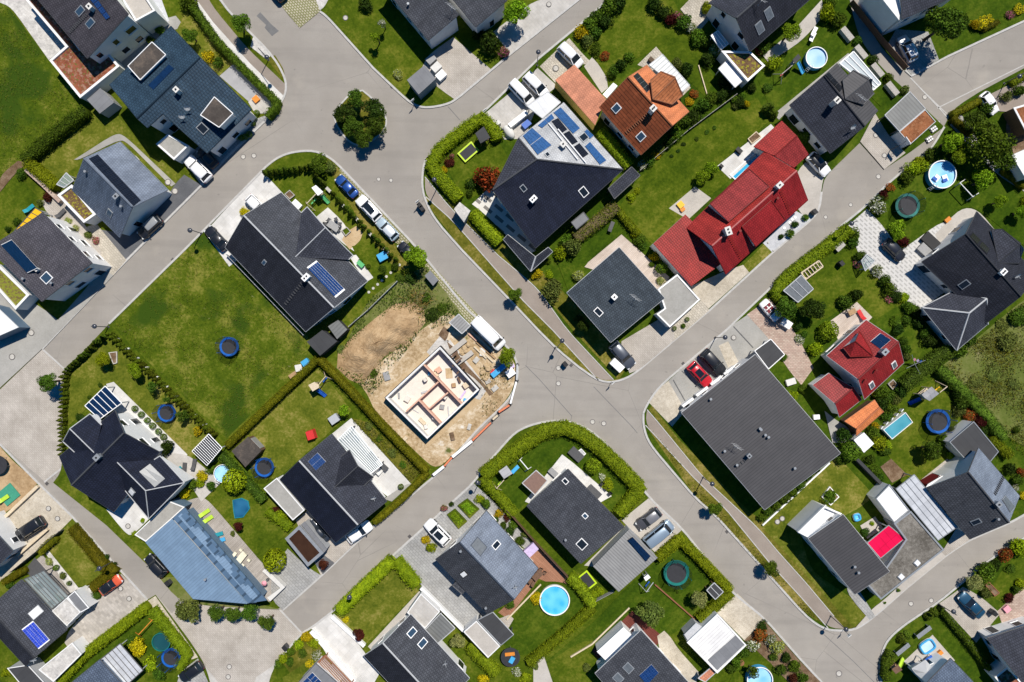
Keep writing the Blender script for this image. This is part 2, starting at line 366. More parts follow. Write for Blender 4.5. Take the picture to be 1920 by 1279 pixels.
seams('seam_grey',(0.059,0.057,0.060),0.42,0.6,line=0.6,duty=0.14);seams('corrugated',(0.25,0.25,0.245),0.4,0.5,line=0.72,duty=0.2);seams('corrugated_dark',(0.15,0.155,0.15),0.5,0.6,line=0.8,duty=0.2)
seams('corrugated_white',(0.72,0.71,0.69),0.45,0.5,line=0.82);seams('canopy_light',(0.48,0.50,0.53),1.0,0.35,line=0.85,duty=0.05);seams('boards_grey',(0.36,0.36,0.37),0.8,0.6,line=0.8,duty=0.05)
seams('slats_white',(0.62,0.66,0.66),0.6,0.5,line=0.55,duty=0.2)
seams('bitumen',(0.040,0.041,0.044),1.0,0.8,line=0.8,duty=0.03);seams('bitumen_grey',(0.17,0.175,0.185),1.1,0.75,line=0.85,duty=0.03)
ground('bitumen_brown',((0.055,0.048,0.043),(0.075,0.065,0.058),(0.13,0.105,0.085)),scales=(0.35,0.8,4.0),bumps=0.05)
sedum('sedum_red',(0.22,0.075,0.042),(0.11,0.13,0.03),0.62,(0.30,0.17,0.12));sedum('sedum_brown',(0.15,0.092,0.05),(0.28,0.26,0.03),0.58);sedum('sedum_rust',(0.26,0.105,0.048),(0.3,0.14,0.07),0.6);sedum('sedum_green',(0.17,0.13,0.05),(0.2,0.21,0.03),0.5)
plain('wall_white',(0.72,0.72,0.71),0.85,0.05,1.0,0.1);plain('wall_grey',(0.40,0.41,0.42),0.85,0.06,1.0,0.1);plain('wall_yellow',(0.62,0.46,0.12),0.85,0.06,1.0,0.1);plain('wall_red',(0.17,0.018,0.02),0.8,0.06,1.0,0.1)
plain('wall_dark',(0.05,0.052,0.055),0.8,0.06,1.0,0.1);plain('wall_blue',(0.11,0.17,0.24),0.6,0.05,1.0);plain('white',(0.80,0.80,0.79),0.5,0.04);plain('offwhite',(0.60,0.59,0.56),0.7,0.08)
plain('trim_light',(0.42,0.43,0.44),0.5,0.1);plain('trim_dark',(0.06,0.062,0.068),0.5,0.1);plain('trim_red',(0.42,0.13,0.12),0.5,0.1);plain('trim_rust',(0.24,0.10,0.05),0.6,0.1);plain('zinc',(0.30,0.32,0.34),0.4,0.1,metal=0.3)
plain('grey',(0.28,0.28,0.28),0.6);plain('grey_dark',(0.075,0.075,0.078),0.6);plain('black',(0.018,0.018,0.02),0.6);plain('iron',(0.13,0.12,0.115),0.7,0.2,8);plain('lamp_dark',(0.045,0.05,0.065),0.25,0.1,spec=0.6)
plain('kerb',(0.43,0.42,0.40),0.85,0.12,2.0);plain('stone',(0.46,0.44,0.40),0.85,0.2,2.0);plain('wood',(0.36,0.23,0.12),0.7,0.25,5);plain('wood_dark',(0.14,0.08,0.05),0.7,0.25,5);plain('wood_pale',(0.58,0.48,0.34),0.7,0.15,5);plain('wood_grey',(0.36,0.34,0.31),0.8,0.2,5)
plain('brick_orange',(0.60,0.36,0.26),0.8,0.15,4);plain('roof_umber',(0.20,0.125,0.10),0.8);plain('plaster_pale',(0.64,0.595,0.53),0.85,0.06,1.5);plain('blue',(0.02,0.10,0.42),0.4,0.1);plain('blue_sky',(0.06,0.34,0.62),0.4,0.1);plain('teal',(0.02,0.26,0.32),0.4,0.15);plain('pad_blue',(0.01,0.10,0.40),0.45,0.15)
plain('pad_green',(0.012,0.16,0.14),0.45,0.15);plain('pad_lime',(0.45,0.62,0.02),0.45,0.1);plain('red',(0.55,0.03,0.03),0.5,0.1);seams('pink',(0.66,0.004,0.06),1.1,0.7,line=0.8,duty=0.05,spec=0.1);plain('pink_pale',(0.75,0.32,0.38),0.6);plain('orange',(0.62,0.22,0.03),0.6);plain('yellow',(0.72,0.42,0.01),0.5,0.05)
plain('green_play',(0.10,0.42,0.16),0.5);plain('lime_play',(0.42,0.62,0.05),0.5);plain('mat_black',(0.030,0.031,0.036),0.7,0.15,2.0);plain('violet_cloth',(0.52,0.42,0.62),0.8,0.1);plain('cream',(0.70,0.66,0.52),0.8);plain('green_tarp',(0.05,0.26,0.17),0.6,0.1)
plain('bark',(0.10,0.07,0.045),0.9,0.25,4);plain('water_brown',(0.045,0.022,0.012),0.1,0.2,0.8);plain('tyre',(0.015,0.015,0.016),0.8);plain('rim',(0.35,0.36,0.37),0.35,0.05,metal=0.6)
glassy('glass',(0.012,0.017,0.024));glassy('glass_sky',(0.03,0.06,0.10),rough=0.12);glassy('glass_roof',(0.35,0.43,0.44),0.34,0.12);glassy('glass_white',(0.62,0.68,0.72),0.62,0.15);glassy('net',(0.010,0.012,0.014),0.42,0.7);glassy('glass_dark',(0.008,0.012,0.018),0.92,0.1)
glassy('lamp_glass',(0.6,0.62,0.62));glassy('lamp_red',(0.30,0.01,0.01));glassy('bubble',(0.7,0.8,0.9),0.35,0.05)
def pvmat(name,c,line,rough=0.16):
 m,t,b=newmat(name);uv=coord(t,'UV');br=t.nodes.new('ShaderNodeTexBrick');br.offset=0
 br.inputs['Color1'].default_value=c4(c,0.85);br.inputs['Color2'].default_value=c4(c,1.15);br.inputs['Mortar'].default_value=c4(line);br.inputs['Scale'].default_value=1
 br.inputs['Brick Width'].default_value=0.33;br.inputs['Row Height'].default_value=0.33;br.inputs['Mortar Size'].default_value=0.012
 t.links.new(uv,br.inputs['Vector']);t.links.new(br.outputs[0],b.inputs['Base Color']);b.inputs['Roughness'].default_value=rough;MATS[name]=m;return m
pvmat('pv_blue',(0.008,0.035,0.13),(0.05,0.09,0.2));pvmat('pv_black',(0.008,0.009,0.013),(0.03,0.03,0.035));pvmat('pv_navy',(0.006,0.022,0.065),(0.012,0.03,0.075));pvmat('pv_grey',(0.10,0.115,0.13),(0.12,0.135,0.15),0.35);pvmat('pv_bright',(0.02,0.05,0.42),(0.2,0.25,0.6));pvmat('pv_mid',(0.025,0.085,0.22),(0.06,0.13,0.28))
def water(name,c,c2,caustic=0.35):
 m,t,b=newmat(name);v=coord(t);vo=t.nodes.new('ShaderNodeTexVoronoi');vo.feature='SMOOTH_F1';vo.inputs['Scale'].default_value=1.1
 n=noise(t,v,0.9,3,out='Color');q=mixc(t,0.35,v,n);t.links.new(q,vo.inputs['Vector'])
 col=mixc(t,ramp(t,vo.outputs['Distance'],0.15,0.75),c4(c),c4(c2));t.links.new(col,b.inputs['Base Color']);b.inputs['Roughness'].default_value=0.06  # caustic light painted into the water colour as paler cells
 bump(t,b,vo.outputs['Distance'],0.25,0.1);MATS[name]=m;return m
water('water_blue',(0.055,0.42,0.74),(0.17,0.60,0.86));water('water_pale',(0.20,0.50,0.78),(0.42,0.70,0.90));water('water_deep',(0.03,0.33,0.58),(0.05,0.40,0.64));water('water_teal',(0.06,0.28,0.36),(0.10,0.35,0.43));water('water_cover',(0.30,0.52,0.72),(0.55,0.72,0.85));water('water_dark',(0.008,0.07,0.16),(0.03,0.15,0.28));water('water_green',(0.012,0.06,0.075),(0.015,0.075,0.09))
for n_,c_,c2_,a_ in(('lf_green',(0.055,0.105,0.016),None,0),('lf_mid',(0.040,0.082,0.015),None,0),('lf_dark',(0.022,0.048,0.012),None,0),('lf_lime',(0.145,0.215,0.012),None,0),('lf_bright',(0.105,0.19,0.015),None,0),('lf_olive',(0.075,0.108,0.045),None,0),('lf_silver',(0.16,0.195,0.13),None,0),('lf_burgundy',(0.045,0.012,0.016),None,0),('lf_red',(0.15,0.035,0.018),(0.10,0.10,0.02),0.2),('lf_yellow',(0.28,0.25,0.012),None,0),('lf_white',(0.075,0.11,0.03),(0.62,0.62,0.52),0.38),('lf_gold',(0.06,0.09,0.02),(0.62,0.48,0.01),0.6),('lf_pink',(0.07,0.10,0.03),(0.5,0.12,0.2),0.45),('lf_hedge',(0.072,0.080,0.008),None,0),('lf_hedgelime',(0.118,0.172,0.011),None,0),('lf_hedgebright',(0.095,0.142,0.011),None,0),('lf_hedgemix',(0.085,0.12,0.022),(0.20,0.16,0.08),0.25),('lf_thuja',(0.038,0.068,0.010),None,0),('lf_thujalight',(0.046,0.068,0.008),None,0),('lf_ivy',(0.045,0.088,0.018),None,0),('lf_brush',(0.13,0.085,0.05),(0.22,0.16,0.1),0.4),('lf_island',(0.030,0.056,0.018),(0.075,0.085,0.03),0.3),('lf_variegated',(0.18,0.24,0.075),(0.4,0.45,0.25),0.3),('lf_weed',(0.075,0.092,0.014),(0.13,0.125,0.035),0.3)):
 leafmat(n_,c_,c2_,a_)
M=MATS
# ground sheets and kerbs
SHEETN=[0]
def kerb(l,wid=0.32,z1=0.17,z0=-0.05,m='kerb',closed=False):
 return tag(MB().strip(pts(smooth(l,closed)),wid,z0,z1,closed).build('kerb',M[m],uv=False),kind='structure')
# buildings
def tri_faces(vs,faces):
 out=[]
 for f in faces:
  for i in range(1,len(f)-1):out.append((vs[f[0]],vs[f[i]],vs[f[i+1]]))
 return out
def plane_z(tris,x,y,fallback):
 best=None;near=(1e9,fallback)
 for a,b,c in tris:
  d=(b.x-a.x)*(c.y-a.y)-(c.x-a.x)*(b.y-a.y)
  if abs(d)<1e-9:continue
  u=((x-a.x)*(c.y-a.y)-(c.x-a.x)*(y-a.y))/d;v=((b.x-a.x)*(y-a.y)-(x-a.x)*(b.y-a.y))/d
  mn=min(u,v,1-u-v);z=a.z+u*(b.z-a.z)+v*(c.z-a.z)
  if mn>=-1e-6:best=z if best is None else min(best,z)
  elif-mn<near[0]:near=(-mn,z)
 return best if best is not None else near[1]
class Bld:pass
WIN={}
def win_mesh(wd,ht):
 k=(round(wd,2),round(ht,2))
 if k not in WIN:
  a=MB()
  for c,s_ in(((-wd/2,0,0),(0.08,0.10,ht)),((wd/2,0,0),(0.08,0.10,ht)),((0,0,0),(wd-0.08,0.10,0.08)),((0,0,ht-0.08),(wd-0.08,0.10,0.08)),((0,-0.04,-0.06),(wd+0.2,0.16,0.05))):a.box(c,s_)
  f=a.build('window',M['white'],uv=False);g=MB().box((0,0,0.04),(wd-0.1,0.03,ht-0.1)).build('pane',M['glass'],uv=False)
  WIN[k]=(f.data,g.data);bpy.data.objects.remove(f);bpy.data.objects.remove(g)
 return WIN[k]
def add_window(root,p,ang,wd,ht,name='window'):
 f,g=win_mesh(wd,ht);o=link(name,f,root);o.location=Vector(p)-root.location;o.rotation_euler=(0,0,ang);link('pane',g,o);return o
def house(name,label,cat,outline,inner,faces,roof='tile_dark',wall='wall_white',over=0.45,th=0.2,trim='trim_dark',cap=None,group=None,windows=True,rows=2,zb=0.0,roofname='roof',notch=None):
 """outline / inner = (px, py, z) roof corners; faces index into outline + inner; roof may be one material or one per face"""
 b=Bld();vs=[P(*p)for p in outline]+[P(*p)for p in inner];n=len(outline)
 c=sum((v for v in vs[:n]),Vector((0,0,0)))/n
 b.root=thing(name,label,cat,(c.x,c.y,zb),group=group);b.vs=vs;b.tris=tri_faces(vs,faces);b.fallback=min(v.z for v in vs)
 mats=roof if isinstance(roof,(list,tuple))else[roof]*len(faces)
 for mname in dict.fromkeys(mats):
  r=MB()
  for f,mm in zip(faces,mats):
   if mm!=mname:continue
   q=[vs[i]for i in f];k=len(r.v);m_=len(f)
   r.v+=[tuple(p)for p in q]+[(p.x,p.y,p.z-th)for p in q]
   r.f.append(list(range(k,k+m_)));r.f.append([k+2*m_-1-i for i in range(m_)])
   for i in range(m_):
    if f[i]<n and f[(i+1)%m_]<n and(f[(i+1)%m_]-f[i])%n in(1,n-1):
     j=(i+1)%m_;r.f.append([k+i,k+j,k+m_+j,k+m_+i])
    elif(f[i]<n)!=(f[(i+1)%m_]<n)or True:
     j=(i+1)%m_;r.f.append([k+i,k+j,k+m_+j,k+m_+i])
  o=r.build(roofname,M[mname],b.root);b.roof=o
 seen={}
 for f in faces:
  for i in range(len(f)):
   e=tuple(sorted((f[i],f[(i+1)%len(f)])));seen[e]=seen.get(e,0)+1
 rc=MB();ng=0
 for(i,j),k in seen.items():
  if k==2:rc.tube([vs[i]+Vector((0,0,0.02)),vs[j]+Vector((0,0,0.02))],0.13,6);ng+=1
 if ng:rc.build('ridge_cap',M[cap or trim],b.root,uv=False)
 gt=MB()
 for i in range(n):
  p,q=vs[i],vs[(i+1)%n]
  gt.tube([p-Vector((0,0,0.10)),q-Vector((0,0,0.10))],0.085,6)
 gt.build('gutter',M[trim],b.root,uv=False)
 foot=inset([Vector((v.x,v.y,0))for v in vs[:n]],over);wm=MB();cols=[]
 for i in range(n):
  p,q=foot[i],foot[(i+1)%n];L=(q-p).length;m_=max(2,min(24,int(L/0.6)))
  prev=None
  for k in range(m_+1):
   x=p.lerp(q,k/m_);z=plane_z(b.tris,x.x,x.y,b.fallback)-th-0.01
   if prev:wm.poly([(prev[0].x,prev[0].y,zb),(x.x,x.y,zb),(x.x,x.y,z),(prev[0].x,prev[0].y,prev[1])])
   prev=(x,z)
 wm.build('wall',M[wall],b.root,uv=False)
 ar=sum(foot[i].x*foot[(i+1)%n].y-foot[(i+1)%n].x*foot[i].y for i in range(n));sgn=1 if ar>0 else-1
 b.foot=foot
 if windows:
  for i in range(n):
   p,q=foot[i],foot[(i+1)%n];d=q-p;L=d.length
   if L<2.2:continue
   d.normalize();nrm=Vector((d.y,-d.x,0))*sgn;mid=(p+q)/2
   if nrm.dot(-mid)<0.16*mid.length or mid.length<14:continue
   cnt=max(1,int(L/2.7));ang=math.atan2(d.y,d.x)if sgn>0 else math.atan2(-d.y,-d.x)
   for row in range(rows):
    z=zb+0.95+2.7*row
    for k in range(cnt):
     t=(k+0.5)/cnt+R.uniform(-0.04,0.04);x=p.lerp(q,t)
     if plane_z(b.tris,x.x,x.y,b.fallback)-th<z+1.45:continue
     if R.random()<0.12:continue
     add_window(b.root,(x.x+nrm.x*0.03,x.y+nrm.y*0.03,z if not(row==0 and k==0)else zb+0.05),ang,R.choice((0.9,1.2,1.2,1.6)),1.25 if not(row==0 and k==0)else 2.05,'window')
 return b
def onroof(b,px,py):
 z=5.0
 for _ in range(8):
  q=P(px,py,z);z=plane_z(b.tris,q.x,q.y,b.fallback)
 q=P(px,py,z);e=0.05;best=None
 for t in b.tris:
  a_,b_,c_=t
  zz=plane_z([t],q.x,q.y,0)
  if abs(zz-q.z)<0.03:
   nn=(b_-a_).cross(c_-a_).normalized()
   if nn.z<0:nn=-nn
   best=nn;break
 nn=best or Vector((0,0,1))
 return q,nn
def axes(nn,ref=None):
 if abs(nn.z)>0.995:u=(ref or Vector((1,1,0))).normalized()
 else:u=Vector((-nn.y,nn.x,0)).normalized()
 return u,nn.cross(u)
def rslab(mb,q,nn,wd,ht,th,lift=0.0,ref=None):
 u,v=axes(nn,ref);q=q+nn*lift;b0=len(mb.v)
 for z in(0,th):
  for x,y in((-wd/2,-ht/2),(wd/2,-ht/2),(wd/2,ht/2),(-wd/2,ht/2)):mb.v.append(tuple(q+u*x+v*y+nn*z))
 mb.f+=[[b0+3,b0+2,b0+1,b0],[b0+4,b0+5,b0+6,b0+7]]+[[b0+i,b0+(i+1)%4,b0+4+(i+1)%4,b0+4+i]for i in range(4)]
 return mb
def skylight(b,px,py,wd=0.8,ht=1.2,m='glass_sky',fr='zinc',ref=None):
 q,nn=onroof(b,px,py)
 f=rslab(MB(),q,nn,wd+0.22,ht+0.22,0.14,0,ref).build('skylight',M[fr],b.root,uv=False);rslab(MB(),q,nn,wd,ht,0.03,0.14,ref).build('pane',M[m],b.root).parent=f
 f.children[0].location=(0,0,0)
def chimney(b,px,py,wd=0.7,ht=0.7,h=1.3,m='offwhite',ang=D2,flues=1):
 q,nn=onroof(b,px,py);q=P(px,py,q.z+h)
 zz=plane_z(b.tris,q.x,q.y,b.fallback)
 c=MB().box((q.x,q.y,zz-0.5),(wd,ht,h+0.5+q.z-h-zz),ang).box((q.x,q.y,q.z-0.02),(wd+0.16,ht+0.16,0.10),ang).build('chimney',M[m],b.root,uv=False)
 for i in range(flues):
  t=(i-(flues-1)/2)*wd*0.45;MB().cyl((q.x+math.cos(ang)*t,q.y+math.sin(ang)*t),0.13,q.z+0.08,q.z+0.22,10).build('flue',M['black'],c,uv=False)
def vent(b,px,py,m='zinc'):
 q,nn=onroof(b,px,py);MB().cyl((q.x,q.y),0.12,q.z-0.1,q.z+0.5,10).cyl((q.x,q.y),0.2,q.z+0.5,q.z+0.58,10).build('vent_pipe',M[m],b.root,uv=False)
def dish(b,px,py,r=0.45):
 q,nn=onroof(b,px,py);c=q+Vector((0,0,0.9))
 o=MB().tube([q,c],0.04).tube([c,c+Vector((0.25,-0.45,0.2))],0.025).build('satellite_dish',M['trim_light'],b.root,uv=False)
 d=Vector((0.3,-0.75,0.55)).normalized();u=d.cross(Vector((0,0,1))).normalized();v=d.cross(u);m_=MB();n=16
 m_.v.append(tuple(c-d*0.05));m_.v+=[tuple(c+d*0.1+u*(r*math.cos(6.283*i/n))+v*(r*math.sin(6.283*i/n)))for i in range(n)]
 m_.f=[[0,1+i,1+(i+1)%n]for i in range(n)];m_.build('reflector',M['trim_light'],o,uv=False)
def aerial(b,px,py):
 q,nn=onroof(b,px,py);t=q+Vector((0,0,1.6));m_=MB().tube([q,t],0.035)
 for k in range(4):m_.tube([t+Vector((-0.5+k*0.3-0.4,0.5-k*0.25+0.3,0)),t+Vector((0.2+k*0.3-0.2,-0.3-k*0.25+0.9,0))],0.02,4)
 m_.tube([t+Vector((-0.6,0.6,0)),t+Vector((0.6,-0.3,0))],0.025,4);m_.build('aerial',M['trim_light'],b.root,uv=False)
def bil(q,s,t):return(q[0]*(1-s)+q[1]*s)*(1-t)+(q[3]*(1-s)+q[2]*s)*t
def solar(b,corners,nu,nv,m='pv_blue',frame='trim_light',lift=0.12,gap=0.05,name='solar_panel',tilt=None):
 q=[]
 for px,py in corners:r,nn=onroof(b,px,py);q.append(r+nn*lift)
 if tilt:
  for i,dz in enumerate(tilt):q[i]=P(corners[i][0],corners[i][1],q[i].z+dz)
 f=MB().slab([p-Vector((0,0,0.03))for p in q],0.05).build('panel_rack',M[frame],b.root,uv=False)
 for i in range(nu):
  for j in range(nv):
   a=[bil(q,(i+s)/nu,(j+t)/nv)for s,t in((gap,gap),(1-gap,gap),(1-gap,1-gap),(gap,1-gap))]
   MB().slab([p+Vector((0,0,0.02))for p in a],0.04).build(name,M[m],b.root)
def steps(b,a,c,n,m='trim_dark',wd=0.5):
 mb=MB()
 for i in range(n):
  t=(i+0.5)/n;q,nn=onroof(b,a[0]+(c[0]-a[0])*t,a[1]+(c[1]-a[1])*t);rslab(mb,q,nn,wd,0.12,0.14)
 mb.build('roof_step',M[m],b.root,uv=False)
def dormer(b,outline,inner,faces,roof,wall='wall_white',th=0.12,over=0.15,trim='trim_dark',name='dormer'):
 vs=[P(*p)for p in outline]+[P(*p)for p in inner];n=len(outline);r=MB()
 for f in faces:r.slab([vs[i]for i in f],th)
 o=r.build(name,M[roof],b.root);foot=inset([Vector((v.x,v.y,0))for v in vs[:n]],over);wm=MB();tr=tri_faces(vs,faces);fb=min(v.z for v in vs)
 for i in range(n):
  p,q=foot[i],foot[(i+1)%n]
  for k in range(6):
   x0,x1=p.lerp(q,k/6),p.lerp(q,(k+1)/6)
   z0,z1=plane_z(tr,x0.x,x0.y,fb)-th,plane_z(tr,x1.x,x1.y,fb)-th
   b0,b1=plane_z(b.tris,x0.x,x0.y,b.fallback)-0.3,plane_z(b.tris,x1.x,x1.y,b.fallback)-0.3
   if z0>b0 or z1>b1:wm.poly([(x0.x,x0.y,min(b0,z0)),(x1.x,x1.y,min(b1,z1)),(x1.x,x1.y,z1),(x0.x,x0.y,z0)])
 if wm.f:
  c=wm.build('dormer_wall',M[wall],o,uv=False)
 gt=MB();e={}
 for f in faces:
  for i in range(len(f)):
   k=tuple(sorted((f[i],f[(i+1)%len(f)])));e[k]=e.get(k,0)+1
 for(i,j),k in e.items():
  if k==2 or(i<n and j<n):gt.tube([vs[i]+Vector((0,0,0.02)),vs[j]+Vector((0,0,0.02))],0.08,5)
 gt.build('dormer_trim',M[trim],o,uv=False)
 return o
def gable(name,label,cat,A,B,C,D,ze,r1,r2,zr,roof,**kw):
 """A-B and C-D are the two eaves (A, D at one gable end), r1 the ridge end between D and A, r2 between B and C"""
 ze2=kw.pop('ze2',ze)
 return house(name,label,cat,[(*A,ze),(*B,ze),(*r2,zr),(*C,ze2),(*D,ze2),(*r1,zr)],[],[[0,1,2,5],[2,3,4,5]],roof,**kw)
def flat(name,label,cat,l,z,roof='bitumen',wall='wall_white',parapet=0.25,pw=0.28,coping='wall_white',group=None,slope=None,windows=False,door=None):
 b=Bld();ps=pts(l,z);c=sum(ps,Vector((0,0,0)))/len(ps);b.root=thing(name,label,cat,(c.x,c.y,0),group=group)
 if slope:ps=[P(l[i][0],l[i][1],z+slope[i])for i in range(len(l))]
 b.vs=ps;b.tris=tri_faces(ps,[list(range(len(ps)))]);b.fallback=z
 ft=inset([Vector((p.x,p.y,0))for p in ps],0.06)
 w_=MB()
 for i in range(len(ft)):
  j=(i+1)%len(ft);w_.poly([(ft[i].x,ft[i].y,0),(ft[j].x,ft[j].y,0),(ft[j].x,ft[j].y,ps[j].z-0.12),(ft[i].x,ft[i].y,ps[i].z-0.12)])
 w_.build('wall',M[wall],b.root,uv=False)
 MB().slab(ps if not parapet else[Vector((p.x,p.y,p.z-parapet))for p in inset(ps,0.02)],0.12).build('roof',M[roof],b.root)
 if parapet:
  inn=inset(ps,pw);pm=MB();n=len(ps)
  for i in range(n):
   j=(i+1)%n;pm.poly([ps[i],ps[j],inn[j],inn[i]])
   for q in(ps,inn):pm.poly([q[i],q[j],(q[j].x,q[j].y,q[j].z-parapet-0.06),(q[i].x,q[i].y,q[i].z-parapet-0.06)])
  pm.build('parapet',M[coping],b.root,uv=False)
 if door is not None:
  p,q=ft[door],ft[(door+1)%len(ft)];d=(q-p);L=d.length;d.normalize();nn=Vector((d.y,-d.x,0));mid=(p+q)/2;ce=sum(ft,Vector((0,0,0)))/len(ft)
  if nn.dot(mid-ce)<0:nn=-nn
  MB().box((mid.x+nn.x*0.03,mid.y+nn.y*0.03,0.1),(min(L*0.75,2.5),0.06,min(2.05,z-0.5)),math.atan2(d.y,d.x)).build('door',M['grey'],b.root,uv=False)
 return b
def canopy(name,label,cat,l,z,roof,post='trim_light',ribs=0,rib='trim_light',group=None,slope=None,rw=0.10,edge=True):
 """open roof on four posts"""
 b=Bld();ps=[P(l[i][0],l[i][1],z+(slope[i]if slope else 0))for i in range(len(l))];c=sum(ps,Vector((0,0,0)))/len(ps);b.root=thing(name,label,cat,(c.x,c.y,0),group=group)
 b.vs=ps;b.tris=tri_faces(ps,[list(range(len(ps)))]);b.fallback=z
 for p in inset(ps,0.2):MB().box((p.x,p.y,0.05),(0.14,0.14,p.z-0.12),0.7).build('post',M[post],b.root,uv=False)
 if roof:MB().slab(ps,0.06).build('roof',M[roof],b.root)
 f=MB()
 if edge:
  for i in range(len(ps)):f.tube([ps[i]+Vector((0,0,-0.04)),ps[(i+1)%len(ps)]+Vector((0,0,-0.04))],rw*0.9,4)
 for k in range(1,ribs):f.tube([bil(ps,k/ribs,0)+Vector((0,0,0.03)),bil(ps,k/ribs,1)+Vector((0,0,0.03))],rw*0.6,4)
 if f.f:f.build('frame',M[rib],b.root,uv=False)
 return b
# foliage
def leaf_arrays(cen,out,size,jit=0.9,asp=0.62):
 n=len(cen);nn=out+NR.normal(size=(n,3))*jit;nn/=np.linalg.norm(nn,axis=1)[:,None]+1e-9
 r=NR.normal(size=(n,3));t=np.cross(nn,r);t/=np.linalg.norm(t,axis=1)[:,None]+1e-9;b=np.cross(nn,t)
 s=(size*NR.uniform(0.65,1.35,n))[:,None]if np.isscalar(size)else(size*NR.uniform(0.65,1.35,n))[:,None]
 v=np.stack([cen-t*s,cen+b*s*asp,cen+t*s,cen-b*s*asp],1)
 return v.reshape(-1,3)
def quads_mesh(name,v,m,extra=None):
 me=bpy.data.meshes.new(name);nq=len(v)//4;ex=extra
 nv=len(v);faces=nq;lv=np.arange(nv,dtype=np.int32)
 if ex is not None:
  ev,ef=ex;lv=np.concatenate([lv,(ef.reshape(-1)+nv).astype(np.int32)]);v=np.concatenate([v,ev]);faces+=len(ef)
 me.vertices.add(len(v));me.vertices.foreach_set('co',v.astype(np.float32).reshape(-1))
 me.loops.add(len(lv));me.loops.foreach_set('vertex_index',lv)
 me.polygons.add(faces);me.polygons.foreach_set('loop_start',np.arange(0,faces*4,4,dtype=np.int32))
 me.update(calc_edges=True);me.materials.append(m);return me
def lumps(n,k,spread,rad,flat_=1.0,up=0.0,seed=0):
 """points on the skins of k overlapping lumps, plus some inside"""
 g=np.random.default_rng(seed);cs=[];
 for i in range(k):
  d=g.normal(size=3);d/=np.linalg.norm(d);d[2]=abs(d[2])*0.9-0.25+up;cs.append(d*spread*g.uniform(0.55,1.0))
 cs.append(np.array([0,0,0.0]));rs=[rad*g.uniform(0.65,1.15)for _ in range(k)]+[rad*1.1]
 idx=g.choice(k+1,n);d=g.normal(size=(n,3));d/=np.linalg.norm(d,axis=1)[:,None]
 c=np.array(cs)[idx];r=np.array(rs)[idx][:,None]*g.uniform(0.72,1.06,(n,1))
 p=c+d*r;p[:,2]*=flat_
 o=p/(np.linalg.norm(p,axis=1)[:,None]+1e-6)*0.5+d*0.7
 return p,o
PROTO={}
def make_protos():
 for i in range(5):
  p,o=lumps(1500,8,0.56,0.52,0.85,0,20+i);p[:,2]-=p[:,2].min()-0.03;PROTO['bush',i]=quads_mesh('shrub',leaf_arrays(p,o,0.085),M['lf_green'])
 for i in range(3):
  g=np.random.default_rng(60+i);d=g.normal(size=(1300,3));d/=np.linalg.norm(d,axis=1)[:,None]
  p=d*(0.93+0.06*np.sin(d[:,:1]*7+i)*np.cos(d[:,1:2]*6)+g.uniform(-0.07,0.05,(1300,1)));p[:,2]+=0.95
  PROTO['ball',i]=quads_mesh('shrub',leaf_arrays(p,d*1.4,0.085,0.7),M['lf_green'])
 for i in range(4):
  g=np.random.default_rng(80+i);n=420;z=g.uniform(0,1,n)**0.8;a=g.uniform(0,6.283,n);r=(1-z**2.2)*0.95*g.uniform(0.75,1.05,n)*(1+0.12*np.sin(a*3+i))
  p=np.stack([r*np.cos(a),r*np.sin(a),z*5+0.1],1);o=np.stack([np.cos(a),np.sin(a),0.8+0*a],1);PROTO['thuja',i]=quads_mesh('conifer',leaf_arrays(p,o,0.26,0.6,0.5),M['lf_thuja'])
 for i in range(6):
  p,o=lumps(4200,15,0.68,0.37,0.85,0.1,100+i);PROTO['crown',i]=quads_mesh('crown',leaf_arrays(p,o,0.055),M['lf_green'])
 for i in range(4):
  p,o=lumps(1300,11,0.72,0.30,0.9,0.1,140+i);PROTO['loose',i]=quads_mesh('crown',leaf_arrays(p,o,0.075),M['lf_green'])
 for i in range(3):
  g=np.random.default_rng(170+i);n=260;a=g.uniform(0,6.283,n);q=g.uniform(0.15,1,n);dr=np.stack([np.cos(a),np.sin(a),0*a],1)
  c=dr*q[:,None]*0.75;c[:,2]=0.25+0.8*(1-q)**0.7*g.uniform(0.6,1.2,n);t=dr*(0.35)+np.array([0,0,0.3]);b=np.cross(t,np.array([0,0,1.0]));b/=np.linalg.norm(b,axis=1)[:,None]
  v=np.stack([c-t*0.8,c+b*0.05,c+t*0.8,c-b*0.05],1).reshape(-1,3);PROTO['spiky',i]=quads_mesh('grass_clump',v,M['lf_green'])
 for i in range(3):
  tk=MB().tube([(0,0,0),(0.02,0.01,0.5),(0.0,-0.02,1.0)],0.09,7,0.05)
  for k in range(5):
   a=k*1.3+i;tk.tube([(0,0,0.62+0.07*k),(0.22*math.cos(a),0.22*math.sin(a),0.95+0.05*k),(0.45*math.cos(a),0.45*math.sin(a),1.15+0.08*k)],0.04,5,0.015)
  o=tk.build('trunk',M['bark'],uv=False);PROTO['trunk',i]=o.data;bpy.data.objects.remove(o)
def mkobj(name,me,m,parent=None):
 o=link(name,me,parent);o.material_slots[0].link='OBJECT';o.material_slots[0].material=m;return o
def shrub(px,py,r,shape,mat,label,group=None,name='shrub',cat='shrub',hz=1.0):
 rm=r/S*(1.16 if shape!='thuja' else 1.0);h=rm*(1.3 if shape!='thuja' else 3.0)*hz;q=P(px,py,h*0.5);i=R.randrange(len([k for k in PROTO if k[0]==shape]))
 o=mkobj(name,PROTO[shape,i],M[mat]);o.location=(q.x,q.y,0.05);o.rotation_euler=(0,0,R.uniform(0,6.28));k=(H-h*0.6)/H*rm
 o.scale=(k*R.uniform(0.93,1.07),k*R.uniform(0.93,1.07),k*hz*R.uniform(0.9,1.1));return tag(o,label,cat,group)
